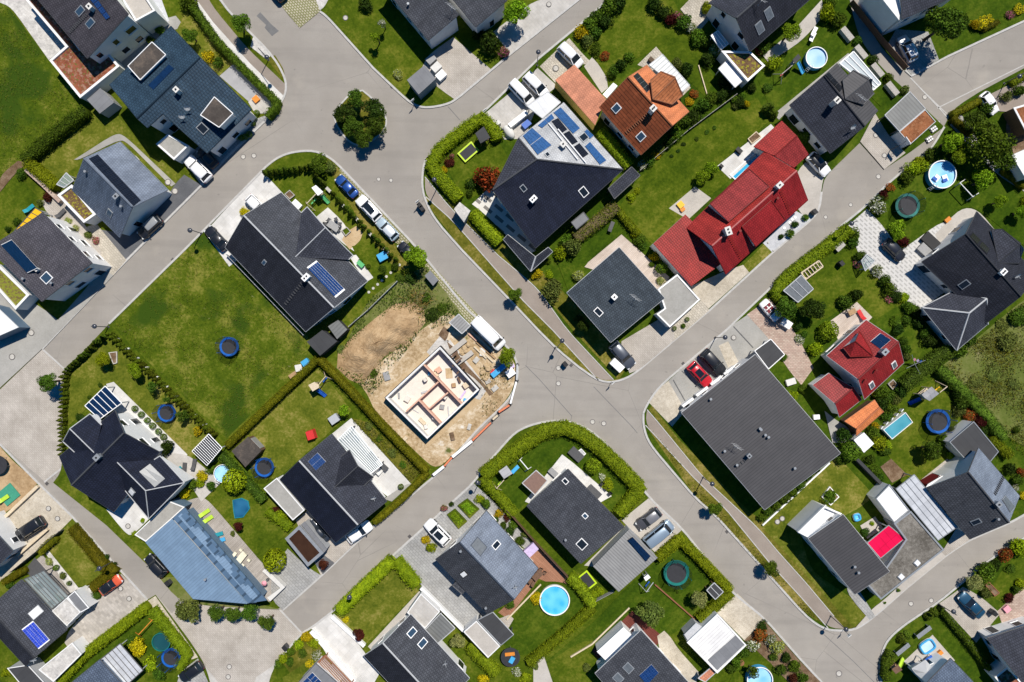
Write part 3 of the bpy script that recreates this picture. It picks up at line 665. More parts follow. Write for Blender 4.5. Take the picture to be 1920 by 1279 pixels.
def tree(px,py,r,mat,label,group=None,h=None,shape='crown',base=None,name='tree',cat='tree'):
 """px, py = crown centre in the photo"""
 rm=r/S*1.08;h=h or(1.5+rm*1.7);zc=h-rm*0.8;q=P(px,py,zc);k=(H-zc)/H*rm
 bp=P(base[0],base[1],0)if base else q
 t=thing(name,label,cat,(bp.x,bp.y,0),group=group)
 d=Vector((q.x-bp.x,q.y-bp.y,zc));tr=mkobj('trunk',PROTO['trunk',R.randrange(3)],M['bark'],t)
 w_=max(0.8,min(3.0,rm*1.1));sh=Matrix(((w_,0,d.x,0),(0,w_,d.y,0),(0,0,zc*0.85,0),(0,0,0,1)));tr.matrix_local=sh if base else Matrix.Diagonal((w_,w_,zc*0.85,1))
 if base:tr.matrix_local=Matrix.Rotation(0,4,'Z')@Matrix.Diagonal((w_,w_,zc*0.85,1));tr.rotation_euler=(math.atan2(-d.y,zc),math.atan2(d.x,zc),0)
 c=mkobj('crown',PROTO[shape,R.randrange(len([x for x in PROTO if x[0]==shape]))],M[mat],t);c.location=(d.x,d.y,zc);c.rotation_euler=(0,0,R.uniform(0,6.28));c.scale=(k,k,k*R.uniform(0.85,1.0))
 return t
def hedge(label,line,wpx,h,mat,dens=62,leaf=0.10,rough=0.10,group='clipped garden hedges',name='hedge'):
 """clipped or loose hedge along a ground polyline: inner body and leaves make ONE mesh"""
 zt=h;L=[P(a,b,zt*0.6)for a,b in line];wd=wpx/S;seg=[]
 for i in range(len(L)-1):
  a,b=L[i],L[i+1];n=max(1,int((b-a).length/0.5))
  for k in range(n):seg.append(a.lerp(b,k/n))
 seg.append(L[-1]);A=np.array([[p.x,p.y]for p in seg]);d=np.gradient(A,axis=0)if len(A)>2 else np.repeat((A[1:]-A[:1]),len(A),0)
 d/=np.linalg.norm(d,axis=1)[:,None]+1e-9;nrm=np.stack([-d[:,1],d[:,0]],1);m_=len(A)
 prof=[(-0.42,0.0),(-0.47,0.45),(-0.40,0.88),(-0.15,0.97),(0.15,0.97),(0.40,0.88),(0.47,0.45),(0.42,0.0)];k=len(prof)
 wob=1+NR.uniform(-1,1,(m_,k))*rough
 ev=np.zeros((m_,k,3));ends=np.ones(m_);ends[0]=ends[-1]=0.75
 for j,(x,z)in enumerate(prof):
  ev[:,j,:2]=A+nrm*(x*wd*wob[:,j]*ends)[:,None];ev[:,j,2]=z*h*(1+(wob[:,j]-1)*0.8)*0.93
 ef=[]
 for i in range(m_-1):
  for j in range(k-1):ef.append([i*k+j,(i+1)*k+j,(i+1)*k+j+1,i*k+j+1])
 for i in(0,m_-1):ef+=[[i*k,i*k+1,i*k+6,i*k+7],[i*k+1,i*k+2,i*k+5,i*k+6],[i*k+2,i*k+3,i*k+4,i*k+5]]
 ev=ev.reshape(-1,3);length=sum((L[i+1]-L[i]).length for i in range(len(L)-1));area=length*(wd+2*h*0.8)
 n=int(area*dens);s=NR.uniform(0,m_-1.001,n);i=s.astype(int);f=(s-i)[:,None];c=A[i]*(1-f)+A[i+1]*f;nr=nrm[i]
 u=NR.uniform(0,wd+1.6*h,n);top=(u>0.8*h)&(u<0.8*h+wd);left=u<=0.8*h
 x=np.where(top,(u-0.8*h)/wd-0.5,np.where(left,-0.5,0.5));z=np.where(top,1.0-0.35*np.abs(x)**3*2,np.where(left,u/(0.8*h),(u-0.8*h-wd)/(0.8*h))*0.97)
 leaf=0.07 if rough<0.06 else leaf
 jx=NR.normal(0,0.06 if rough>0.06 else 0.03,n)*(1+rough*6);jz=NR.normal(0,0.035,n)*(1+rough*8)
 cen=np.zeros((n,3));cen[:,:2]=c+nr*((x*wd+jx)[:,None]);cen[:,2]=np.clip(z,0.02,2)*h+jz
 out=np.zeros((n,3));out[:,:2]=nr*np.where(top,x*0.8,np.sign(x))[:,None];out[:,2]=np.where(top,1.0,0.45)
 c0=np.array([L[0].x,L[0].y,0]);me=quads_mesh(name,leaf_arrays(cen,out,leaf,0.75)-c0,M[mat],(ev-c0,np.array(ef)))
 o=link(name,me);o.location=tuple(c0);return tag(o,label,'hedge',group)
def weeds(name,poly,n,mat,size=0.14,hh=0.3,kind='stuff'):
 """tufts of tall grass or weeds scattered over a polygon of the ground: one uncountable mass"""
 ps=[P(a,b)for a,b in poly];xs=[p.x for p in ps];ys=[p.y for p in ps];c=[]
 while len(c)<n:
  x,y=R.uniform(min(xs),max(xs)),R.uniform(min(ys),max(ys));ins=False;j=len(ps)-1
  for i in range(len(ps)):
   if(ps[i].y>y)!=(ps[j].y>y)and x<(ps[j].x-ps[i].x)*(y-ps[i].y)/(ps[j].y-ps[i].y)+ps[i].x:ins=not ins
   j=i
  if ins and math.sin(x*0.7+1.3*math.sin(y*0.4))+math.sin(y*0.9+x*0.2)+R.uniform(-1.5,1.5)>-0.4:c.append((x,y,0.2+R.uniform(0,hh)))
 c=np.array(c);o=np.zeros_like(c);o[:,2]=1;me=quads_mesh(name,leaf_arrays(c,o,size,0.9,0.35),M[mat]);q=link(name,me);return tag(q,kind=kind)
# cars
def loft(mb,secs):
 m=len(secs[0]);b=len(mb.v)
 for s in secs:mb.v+=[tuple(p)for p in s]
 for i in range(len(secs)-1):
  for j in range(m-1):mb.f.append([b+i*m+j,b+(i+1)*m+j,b+(i+1)*m+j+1,b+i*m+j+1])
  mb.f.append([b+i*m+m-1,b+(i+1)*m+m-1,b+(i+1)*m,b+i*m])
 mb.f.append([b+j for j in range(m)]);mb.f.append([b+(len(secs)-1)*m+m-1-j for j in range(m)])
 return mb
CARS={}
KIND={'hatch':(4.25,1.82,0.95,1.48,0.95,0.30,-1.45,-1.95),'suv':(4.65,1.90,1.05,1.68,1.05,0.40,-1.75,-2.15),'sedan':(4.7,1.84,0.95,1.44,1.0,0.25,-1.05,-1.75),'mpv':(4.6,1.86,1.05,1.72,1.45,0.65,-1.95,-2.2),'van':(5.1,1.98,1.2,2.0,1.85,1.25,-2.35,-2.5),'bigvan':(5.6,2.05,1.3,2.5,2.15,1.6,-2.7,-2.78),'small':(3.7,1.7,0.95,1.5,0.8,0.2,-1.3,-1.7),'open':(4.1,1.78,0.92,1.3,0.75,0.2,-0.75,-1.1)}
def car_proto(kind):
 if kind in CARS:return CARS[kind]
 L,W,hb,hr,xw,xr,xq,xg=KIND[kind];t=thing('parked_car',None,None);hw=W/2
 st=[(-0.5,0.72,0.80,0.42),(-0.485,0.86,0.93,0.30),(-0.44,0.95,1.0,0.24),(-0.3,1.0,1.0,0.2),(0.0,1.0,0.99,0.2),(0.2,1.0,0.97,0.2),(0.34,0.98,0.88,0.2),(0.43,0.92,0.80,0.24),(0.475,0.82,0.70,0.28),(0.5,0.66,0.58,0.38)]
 if kind in('bigvan','van'):st=[(x,min(1,w_*1.06),z_,b_)for x,w_,z_,b_ in st]
 secs=[]
 for x,wk,zk,zb in st:
  y,zt=hw*wk,hb*zk;secs.append([(x*L,-y*0.86,zb),(x*L,-y,zb+0.2),(x*L,-y*0.99,zt*0.82),(x*L,-y*0.93,zt*0.97),(x*L,-y*0.6,zt+0.025),(x*L,0,zt+0.04),(x*L,y*0.6,zt+0.025),(x*L,y*0.93,zt*0.97),(x*L,y*0.99,zt*0.82),(x*L,y,zb+0.2),(x*L,y*0.86,zb)])
 body=loft(MB(),secs)
 rw,bw=hw*0.74,hw*0.90;zr=hr-0.05;zb_=hb*0.93
 for sy in(-1,1):
  for(x0,x1)in((xw,xr),(xg,xq)):body.tube([(x0,sy*bw*0.98,zb_),(x1,sy*rw,zr)],0.05,5)
  body.tube([((xr+xq)/2+0.1,sy*(bw+0.01),zb_),((xr+xq)/2+0.1,sy*(rw+0.015),zr)],0.045,5)
 body.build('body',M['white'],t,smooth=True,uv=False)
 Bq={'wl':(xw,bw*0.96),'gl':(xg,bw*0.93),'rl':(xr,rw),'ql':(xq,rw*0.97)}
 def g(n):x,y=Bq[n];return x,y
 zz={'w':zb_,'g':zb_,'r':zr,'q':zr}
 def pt(n,sy):x,y=Bq[n+'l'];return(x,y*sy,zz[n])
 if kind!='open':
  MB().poly([pt('w',-1),pt('w',1),pt('r',1),pt('r',-1)]).build('windscreen',M['glass'],t,uv=False)
  MB().poly([pt('g',1),pt('g',-1),pt('q',-1),pt('q',1)]).build('rear_window',M['glass']if kind!='bigvan' else M['white'],t,uv=False)
  for sy in(-1,1):MB().poly([pt('w',sy),pt('g',sy),pt('q',sy),pt('r',sy)]).build('side_window',M['glass'],t,uv=False)
  rs=[]
  for i,(k,wk,dz)in enumerate(((0,0.90,-0.02),(0.08,0.99,0.015),(0.5,1.03,0.05),(0.92,0.98,0.01),(1.0,0.88,-0.03))):
   x=xr+0.06+(xq-0.06-xr-0.06)*k;y=(rw+0.03)*wk;z=hr-0.05+dz;rs.append([(x,-y,z-0.04),(x,-y*0.9,z+0.02),(x,0,z+0.045),(x,y*0.9,z+0.02),(x,y,z-0.04)])
  loft(MB(),rs).build('roof',M['white'],t,smooth=True,uv=False)
 else:
  MB().poly([pt('w',-1),pt('w',1),pt('r',1),pt('r',-1)]).build('windscreen',M['glass'],t,uv=False)
  cab=MB().box((-0.35,0,hb*0.93),(1.7,W*0.72,0.08));cab.build('cabin',M['black'],t,uv=False)
  for x,y in((-0.1,0.36),(-0.1,-0.36),(-0.85,0.36),(-0.85,-0.36)):MB().box((x,y,hb*0.95),(0.5,0.5,0.12)).box((x-0.25,y,hb*0.95),(0.16,0.46,0.38)).build('seat',M['seat_red'],t,uv=False)
 wr=0.32 if kind in('hatch','small','sedan','open')else 0.36
 for sx in(-1,1):
  for sy in(-1,1):
   x,y=sx*L*0.3,sy*(hw-0.10);ty=MB();n=14;b0=0
   for yy in(y-0.11,y+0.11):ty.v+=[(x+wr*math.cos(6.283*i/n),yy,wr+wr*math.sin(6.283*i/n))for i in range(n)]
   ty.f=[[i,(i+1)%n,n+(i+1)%n,n+i]for i in range(n)]+[list(range(n)),[2*n-1-i for i in range(n)]]
   o=ty.build('wheel',M['tyre'],t,uv=False);rm=MB();yy=y+sy*0.115
   rm.v=[(x+wr*0.62*math.cos(6.283*i/n),yy,wr+wr*0.62*math.sin(6.283*i/n))for i in range(n)];rm.f=[list(range(n))];rm.build('rim',M['rim'],o,uv=False)
 for sy in(-1,1):
  MB().box((L*0.455,sy*hw*0.66,hb*0.62),(0.30,0.34,0.13),-sy*0.5).build('headlight',M['lamp_glass'],t,uv=False)
  MB().box((-L*0.472,sy*hw*0.70,hb*0.68),(0.20,0.30,0.16),sy*0.4).build('tail_light',M['lamp_red'],t,uv=False)
  MB().box((xw-0.15,sy*(hw+0.07),hb*0.98),(0.14,0.20,0.14),sy*0.2).build('wing_mirror',M['black'],t,uv=False)
 t.location=(0,0,-50);t.hide_render=True
 CARS[kind]=t;return t
PAINT={}
def paint(c,metal=0.0,rough=0.35):
 k=(c,metal)
 if k not in PAINT:
  m,t,b=newmat('car_paint');b.inputs['Base Color'].default_value=c4(c);b.inputs['Roughness'].default_value=rough;b.inputs['Metallic'].default_value=metal;b.inputs['Coat Weight'].default_value=0.6;b.inputs['Coat Roughness'].default_value=0.05
  PAINT[k]=m
 return PAINT[k]
USED=set()
def car(label,cat,rear,front,kind,c,metal=0.0,roofc=None,name='parked_car',fit=True,group='parked cars'):
 """rear, front = the ends of the car in the photo (taken at bonnet height)"""
 pr=car_proto(kind);L,W=KIND[kind][:2]
 a,b=P(*rear,0.9),P(*front,0.9);d=b-a;t=copy_tree(pr);t.name=name
 t.location=((a.x+b.x)/2,(a.y+b.y)/2,0.12);t.rotation_euler=(0,0,math.atan2(d.y,d.x));k=max(0.88,min(1.1,d.length/L*0.95))if fit else 1;t.scale=(k,min(k,1.06),min(k,1.04))
 for ch in t.children:
  if ch.name.split('.')[0]in('body','roof'):override(ch,paint(c if not(roofc and ch.name.startswith('roof'))else roofc,metal))
 t.hide_render=False
 return tag(t,label,cat,group)
# garden and street things
plain('seat_red',(0.16,0.01,0.02),0.6)
TRAMP={}
def trampoline(px,py,r,pad,label,net=True,lean=0.0):
 k=(pad,net)
 if k not in TRAMP:
  t=thing('trampoline',None,None);rr=1.8
  MB().cyl((0,0),rr*0.80,0.80,0.83,32).build('jumping_mat',M['mat_black'],t,uv=False)
  MB().ring((0,0),rr*0.78,rr,0.80,0.88,32).build('edge_pad',M[pad],t,uv=False)
  for i in range(6):
   a=i*math.pi/3+0.2;x,y=rr*0.94*math.cos(a),rr*0.94*math.sin(a);MB().tube([(x,y,0.05),(x,y,0.8)],0.035).build('leg',M['zinc'],t,uv=False)
   if net:MB().tube([(x*1.07,y*1.07,0.1),(x*1.08,y*1.08,2.5)],0.045).build('net_pole',M[pad],t,uv=False)
  if net:
   n=MB();q=24
   for i in range(q):
    a,b=6.283*i/q,6.283*(i+1)/q;s_=0.99;n.poly([(rr*s_*math.cos(a),rr*s_*math.sin(a),0.88),(rr*s_*math.cos(b),rr*s_*math.sin(b),0.88),(rr*1.03*math.cos(b),rr*1.03*math.sin(b),2.45),(rr*1.03*math.cos(a),rr*1.03*math.sin(a),2.45)])
   n.build('safety_net',M['net'],t,uv=False)
  TRAMP[k]=t;t.hide_render=True;t.location.z=-50
 t=copy_tree(TRAMP[k]);t.name='trampoline';q=P(px,py,0.85);s_=r/S/1.8*(H-0.85)/H;t.location=(q.x,q.y,0.1);t.scale=(s_,s_,1);t.rotation_euler=(0,0,R.uniform(0,1));t.hide_render=False
 return tag(t,label,'trampoline','garden trampolines')
def pool(px,py,r,label,m='water_blue',h=1.1,wall='blue_sky',rim='white',ladder=True,group='round garden pools'):
 q=P(px,py,h);t=thing('swimming_pool',label,'pool',(q.x,q.y,0.1),group=group);rr=r/S*(H-h)/H;c=(q.x,q.y)
 MB().ring(c,rr*0.965,rr,0.1,h,40).build('pool_wall',M[wall],t,uv=False);MB().ring(c,rr*0.95,rr*1.02,h+0.003,h+0.06,40).build('rim',M[rim],t,uv=False)
 MB().cyl(c,rr*0.963,h-0.35,h-0.22,40).build('water',M[m],t,uv=False)
 if ladder:
  a=-2.2;x,y=q.x+rr*math.cos(a),q.y+rr*math.sin(a);d=Vector((math.cos(a),math.sin(a),0));e=Vector((-d.y,d.x,0))*0.25;l=MB()
  for s_ in(-1,1):l.tube([Vector((x,y,0.1))+d*0.6+e*s_,Vector((x,y,h+0.5))+d*0.1+e*s_,Vector((x,y,h+0.5))-d*0.2+e*s_,Vector((x,y,h-0.3))-d*0.3+e*s_],0.03)
  for k in range(3):l.tube([Vector((x,y,0.35+0.3*k))+d*(0.5-0.12*k)+e,Vector((x,y,0.35+0.3*k))+d*(0.5-0.12*k)-e],0.03)
  l.build('ladder',M['white'],t,uv=False)
 return t
LAMPS=[]
def lamp(base,head,label,h=5.0,arm=None):
 b=P(*base,0);hd=P(*head,h);t=thing('street_lamp',label,'street lamp',(b.x,b.y,0),group='street lamps')
 MB().tube([(b.x,b.y,0),(b.x,b.y,h*0.9)]if(hd-b).xy.length>0.5 else[(b.x,b.y,0),(b.x,b.y,h)],0.075,8,0.055).build('pole',M['lamp_dark'],t,uv=False)
 if(hd-b).xy.length>0.5:MB().tube([(b.x,b.y,h*0.88),(hd.x,hd.y,h)],0.05).build('arm',M['lamp_dark'],t,uv=False)
 e=(hd.x,hd.y)if(hd-b).xy.length>0.5 else(b.x,b.y)
 MB().lathe((e[0],e[1],h-0.05),[(0.10,-0.25),(0.26,-0.16),(0.36,0.0),(0.34,0.14),(0.2,0.25),(0.04,0.29)],18).build('lamp_head',M['lamp_dark'],t,smooth=True,uv=False)
 MB().box((b.x,b.y,0.02),(0.3,0.3,0.12),0.7).build('base',M['grey_dark'],t,uv=False)
 return t
MANH=[]
def manhole(px,py,r,label,m='stone',ringm='iron',z=0.0):
 q=P(px,py,0);t=thing('manhole_cover',label,'manhole cover',(q.x,q.y,0),group='manhole covers');rr=r/S
 MB().ring((q.x,q.y),rr*0.74,rr,z,z+0.012,24).build('ring',M[ringm],t,uv=False);MB().cyl((q.x,q.y),rr*0.74,z,z+0.016,24).build('lid',M[m],t,uv=False);return t
def uv_axes(a,b):
 p,q=P(*a,0),P(*b,0);d=q-p;return p,q,d.length,math.atan2(d.y,d.x)
def at(px,py,z=0.0):return P(px,py,z)
def table(px,py,ang,l,w_,m,label,z=0.74,group='garden tables',round_=False,z0=0.13):
 q=at(px,py,z);t=thing('garden_table',label,'table',(q.x,q.y,z0),group=group);a=MB()
 if round_:a.cyl((q.x,q.y),l/2,z,z+0.05,24)
 else:a.box((q.x,q.y,z),(l,w_,0.05),ang)
 a.build('tabletop',M[m],t,uv=False);ca,sa=math.cos(ang),math.sin(ang);k=0.33 if round_ else 0.42
 for sx in(-1,1):
  for sy in(-1,1):
   x,y=sx*l*k,sy*(l if round_ else w_)*k;MB().box((q.x+x*ca-y*sa,q.y+x*sa+y*ca,z0),(0.06,0.06,z-z0),ang).build('leg',M[m],t,uv=False)
 return t
CH={}
def chair(px,py,ang,m,label,group='garden chairs',sc=1.0,z0=0.13):
 if m not in CH:
  t=thing('garden_chair',None,None);MB().box((0,0,0.42),(0.5,0.5,0.06)).build('seat',M[m],t,uv=False);MB().slab([(-0.22,-0.25,0.48),(-0.22,0.25,0.48),(-0.42,0.25,0.95),(-0.42,-0.25,0.95)],0.05).build('backrest',M[m],t,uv=False)
  for x in(-0.2,0.2):
   for y in(-0.2,0.2):MB().box((x,y,0),(0.04,0.04,0.42)).build('leg',M[m],t,uv=False)
  CH[m]=t;t.location.z=-50;t.hide_render=True
 t=copy_tree(CH[m]);t.name='garden_chair';q=at(px,py,0.5);t.location=(q.x,q.y,z0);t.rotation_euler=(0,0,ang);t.scale=(sc,sc,sc);t.hide_render=False;return tag(t,label,'chair',group)
LG={}
def lounger(px,py,ang,m,label,group='sun loungers',sc=1.0,z0=0.13):
 if m not in LG:
  t=thing('sun_lounger',None,None);MB().box((0.2,0,0.30),(1.3,0.62,0.08)).build('bed',M[m],t,uv=False);MB().slab([(-0.45,-0.31,0.38),(-0.45,0.31,0.38),(-0.95,0.31,0.75),(-0.95,-0.31,0.75)],0.07).build('backrest',M[m],t,uv=False)
  for x in(-0.35,0.75):
   for y in(-0.26,0.26):MB().box((x,y,0),(0.05,0.05,0.30)).build('leg',M['trim_light'],t,uv=False)
  LG[m]=t;t.location.z=-50;t.hide_render=True
 t=copy_tree(LG[m]);t.name='sun_lounger';q=at(px,py,0.4);t.location=(q.x,q.y,z0);t.rotation_euler=(0,0,ang);t.scale=(sc,sc,1);t.hide_render=False;return tag(t,label,'sun lounger',group)
def bin_(px,py,ang,m,label,sz=(0.6,0.75,1.05),lid=None,group='wheelie bins',name='wheelie_bin',cat='bin',z0=0.1):
 q=at(px,py,1.0);t=thing(name,label,cat,(q.x,q.y,z0),group=group);MB().box((q.x,q.y,z0),sz,ang).build('body',M[m],t,uv=False);MB().box((q.x,q.y,z0+sz[2]),(sz[0]*1.06,sz[1]*1.08,0.07),ang,0.94).build('lid',M[lid or m],t,uv=False);return t
def boxbed(l,label,fr='wood',soil='soil',h=0.4,name='raised_bed',cat='raised bed',group='raised beds',th=0.12,plants=None):
 """open box frame filled with soil (or sand, or gravel)"""
 ps=pts(l,h);c=sum(ps,Vector((0,0,0)))/len(ps);t=thing(name,label,cat,(c.x,c.y,0.1),group=group);i_=inset(ps,th);f=MB();n=len(ps)
 for i in range(n):
  j=(i+1)%n;f.poly([ps[i],ps[j],i_[j],i_[i]])
  for q in(ps,i_):f.poly([q[i],q[j],(q[j].x,q[j].y,0.1),(q[i].x,q[i].y,0.1)])
 f.build('frame',M[fr],t,uv=False);MB().poly([Vector((p.x,p.y,h-0.08))for p in i_]).build('filling',M[soil],t,uv=False)
 if plants:
  mat,cnt=plants;cen=np.array([list(bil(i_,R.random(),R.random()).xy)+[h+R.uniform(-0.05,0.2)]for _ in range(cnt)]);o=np.zeros_like(cen);o[:,2]=1
  off=np.array([c.x,c.y,0.1]);link('planting',quads_mesh('planting',leaf_arrays(cen,o,0.10)-off,M[mat]),t)
 return t
def stool_box(px,py,ang,sz,m,label,name,cat,group=None,z0=0.12,lid=None,top=1.0,zc=None):
 """small solid thing with a separate lid or cushion"""
 q=at(px,py,zc if zc is not None else sz[2]);t=thing(name,label,cat,(q.x,q.y,z0),group=group);MB().box((q.x,q.y,z0),(sz[0],sz[1],sz[2]*0.88),ang,top).build('body',M[m],t,uv=False)
 MB().box((q.x,q.y,z0+sz[2]*0.88),(sz[0]*top*1.05,sz[1]*top*1.05,sz[2]*0.12),ang).build('lid',M[lid or m],t,uv=False);return t
def slide(t,a,b,m,w_=0.5,z=1.3):
 p,q=P(a[0],a[1],z),P(b[0],b[1],0.25);d=(q-p);e=Vector((-d.y,d.x,0)).normalized()*(w_/2);mid=p.lerp(q,0.75);mid.z=0.42;o=MB()
 for u,v in((p,mid),(mid,q)):
  o.slab([u+e,v+e,v-e,u-e],0.05)
  for s_ in(-1,1):o.slab([u+e*s_*1.0+Vector((0,0,0.15)),v+e*s_+Vector((0,0,0.15)),v+e*s_*1.15+Vector((0,0,0.15)),u+e*s_*1.15+Vector((0,0,0.15))],0.2)
 o.build('slide',M[m],t,uv=False)
def playtower(label,roof,z,roofm,ridge=None,slid=None,slidem='blue',swing=None,woodm='wood_pale',group='garden play towers',gablem=None):
 """roofed platform on posts with a slide and a swing beam"""
 ps=pts(roof,z);c=sum(ps,Vector((0,0,0)))/len(ps);t=thing('play_tower',label,'play tower',(c.x,c.y,0.1),group=group);inn=inset(ps,0.15)
 for p in inn:MB().box((p.x,p.y,0.1),(0.1,0.1,z-0.15),0.7).build('post',M[woodm],t,uv=False)
 MB().prism([(p.x,p.y)for p in inn],1.15,1.25).build('platform',M[woodm],t,uv=False)
 r=MB()
 if ridge:
  a,b=P(*ridge[0],z+0.6),P(*ridge[1],z+0.6);r.slab([ps[0],ps[1],b,a],0.06);r.slab([a,b,ps[2],ps[3]],0.06)
 else:r.slab(ps,0.08)
 r.build('roof',M[roofm],t)
 rl=MB()
 for i in range(4):rl.tube([Vector((inn[i].x,inn[i].y,1.8)),Vector((inn[(i+1)%4].x,inn[(i+1)%4].y,1.8))],0.05,4)
 rl.build('railing',M[woodm],t,uv=False)
 if slid:slide(t,slid[0],slid[1],slidem)
 if swing:
  a,b=P(*swing[0],2.1),P(*swing[1],2.1);d=(b-a).normalized();e=Vector((-d.y,d.x,0));f=MB().tube([a,b],0.07)
  for s_ in(-1,1):f.tube([b,Vector((b.x,b.y,0.1))+e*s_*1.0],0.055)
  f.build('swing_beam',M[woodm],t,uv=False)
  for k in(0.4,0.7):
   q=a.lerp(b,k);sm=MB().box((q.x,q.y,0.5),(0.45,0.2,0.05),math.atan2(d.y,d.x))
   for s_ in(-1,1):sm.tube([q+d*0.2*s_,Vector((q.x,q.y,0.52))+d*0.2*s_],0.015,4)
   sm.build('swing_seat',M[swing[2]if len(swing)>2 else 'blue'],t,uv=False)
 return t
def parasol(px,py,r,m,label,sq=False,z=2.3,closed=False,group='garden parasols'):
 q=at(px,py,z);t=thing('parasol',label,'parasol',(q.x,q.y,0.12),group=group);rr=r/S;c=(q.x,q.y,0)
 MB().tube([(q.x,q.y,0.12),(q.x,q.y,z+0.35)],0.03).build('pole',M['trim_light'],t,uv=False);MB().cyl(c,0.28,0.12,0.22,12).build('base',M['grey_dark'],t,uv=False);o=MB();n=4 if sq else 8
 if closed:o.lathe((q.x,q.y,0),[(0.07,1.0),(0.2,1.15),(0.12,2.0),(0.04,2.5)],8)
 else:
  e=[(q.x+rr*math.cos(6.283*(i+0.5)/n+0.1),q.y+rr*math.sin(6.283*(i+0.5)/n+0.1),z)for i in range(n)]
  for i in range(n):o.poly([e[i],e[(i+1)%n],(q.x,q.y,z+0.45)])
 o.build('cloth',M[m],t,uv=False);return t
def gardenwall(label,line,wpx,h,m='wall_white',name='garden_wall',cat='wall',group=None,cap=None,z0=0.0):
 L=[P(a,b,h)for a,b in line];t=thing(name,label,cat,(L[0].x,L[0].y,0),group=group)
 MB().strip(L,wpx/S,z0,h).build('wall',M[m],t,uv=False);MB().strip(L,wpx/S+0.06,h+0.003,h+0.05).build('coping',M[cap or m],t,uv=False);return t
def fence(label,line,h,m='wood_grey',group=None,name='fence',post=2.0,z0=0.0,wd=0.05):
 L=[P(a,b,h*0.5)for a,b in line];t=thing(name,label,'fence',(L[0].x,L[0].y,0),group=group);pan=MB()
 for i in range(len(L)-1):
  a,b=L[i],L[i+1];d=b-a;n=max(1,int(d.length/post));ang=math.atan2(d.y,d.x)
  mid=(a+b)/2;pan.box((mid.x,mid.y,z0+0.15),(d.length,wd,h-0.2),ang)
  for k in range(n+1):q=a.lerp(b,k/n);MB().box((q.x,q.y,z0),(0.11,0.11,h),ang).build('post',M[m],t,uv=False)
 pan.build('panel',M[m],t,uv=False);return t
def rocks(label,spots,m='stone',group='garden boulders',cat='stone'):
 for i,(px,py,r)in enumerate(spots):
  q=at(px,py,0.2);bm=bmesh.new();bmesh.ops.create_icosphere(bm,subdivisions=2,radius=1)
  for v in bm.verts:v.co*=R.uniform(0.82,1.12)
  me=bpy.data.meshes.new('boulder');bm.to_mesh(me);bm.free();me.materials.append(M[m]);o=link('boulder',me);o.location=(q.x,q.y,0.12+r/S*0.3);o.scale=(r/S,r/S*R.uniform(0.7,1),r/S*0.6);o.rotation_euler=(0,0,R.uniform(0,6));tag(o,label,cat,group)
def ordinal(i):return('first','second','third','fourth','fifth','sixth','seventh','eighth','ninth','tenth','eleventh','twelfth','thirteenth','fourteenth','fifteenth','sixteenth','seventeenth','eighteenth','nineteenth','twentieth','twenty-first','twenty-second','twenty-third','twenty-fourth','twenty-fifth','twenty-sixth','twenty-seventh','twenty-eighth','twenty-ninth','thirtieth')[i]
PK={'g':('s','bush','lf_green','green bushy shrub'),'m':('s','bush','lf_mid','mid green shrub'),'d':('s','bush','lf_dark','dark green shrub'),'l':('s','bush','lf_lime','lime green shrub'),'b':('s','ball','lf_green','clipped green ball shrub'),'lb':('s','ball','lf_lime','clipped lime green ball shrub'),'bb':('s','ball','lf_bright','bright green rounded shrub'),'o':('s','bush','lf_olive','grey-green shrub'),'si':('s','bush','lf_silver','silvery shrub'),'bu':('s','bush','lf_burgundy','burgundy-leaved shrub'),'re':('s','bush','lf_red','red-leaved shrub'),'y':('s','bush','lf_yellow','yellow-leaved shrub'),'w':('s','bush','lf_white','white-flowering shrub'),'go':('s','bush','lf_gold','yellow-flowering shrub'),'pk':('s','bush','lf_pink','pink-flowering shrub'),'va':('s','bush','lf_variegated','pale variegated shrub'),'sp':('s','spiky','lf_green','spiky ornamental grass'),'sd':('s','spiky','lf_dark','dark spiky plant'),'T':('t','crown','lf_green','green broad-crowned tree'),'TM':('t','crown','lf_mid','mid green tree'),'TD':('t','crown','lf_dark','dark green tree'),'TL':('t','crown','lf_lime','lime green tree'),'TB':('t','crown','lf_bright','bright green tree'),'TO':('t','crown','lf_olive','grey-green tree'),'TS':('t','crown','lf_silver','silvery tree'),'L':('t','loose','lf_mid','young loose-leaved tree'),'LB':('t','loose','lf_bright','bright green young tree'),'LW':('t','loose','lf_white','white-blossomed young tree'),'BU':('t','crown','lf_burgundy','burgundy-leaved small tree'),'WH':('t','crown','lf_white','white-blossomed tree'),'RE':('t','crown','lf_red','red-leaved tree'),'th':('s','thuja','lf_thuja','dark pointed conifer'),'tl':('s','thuja','lf_thujalight','yellow-green pointed conifer')}
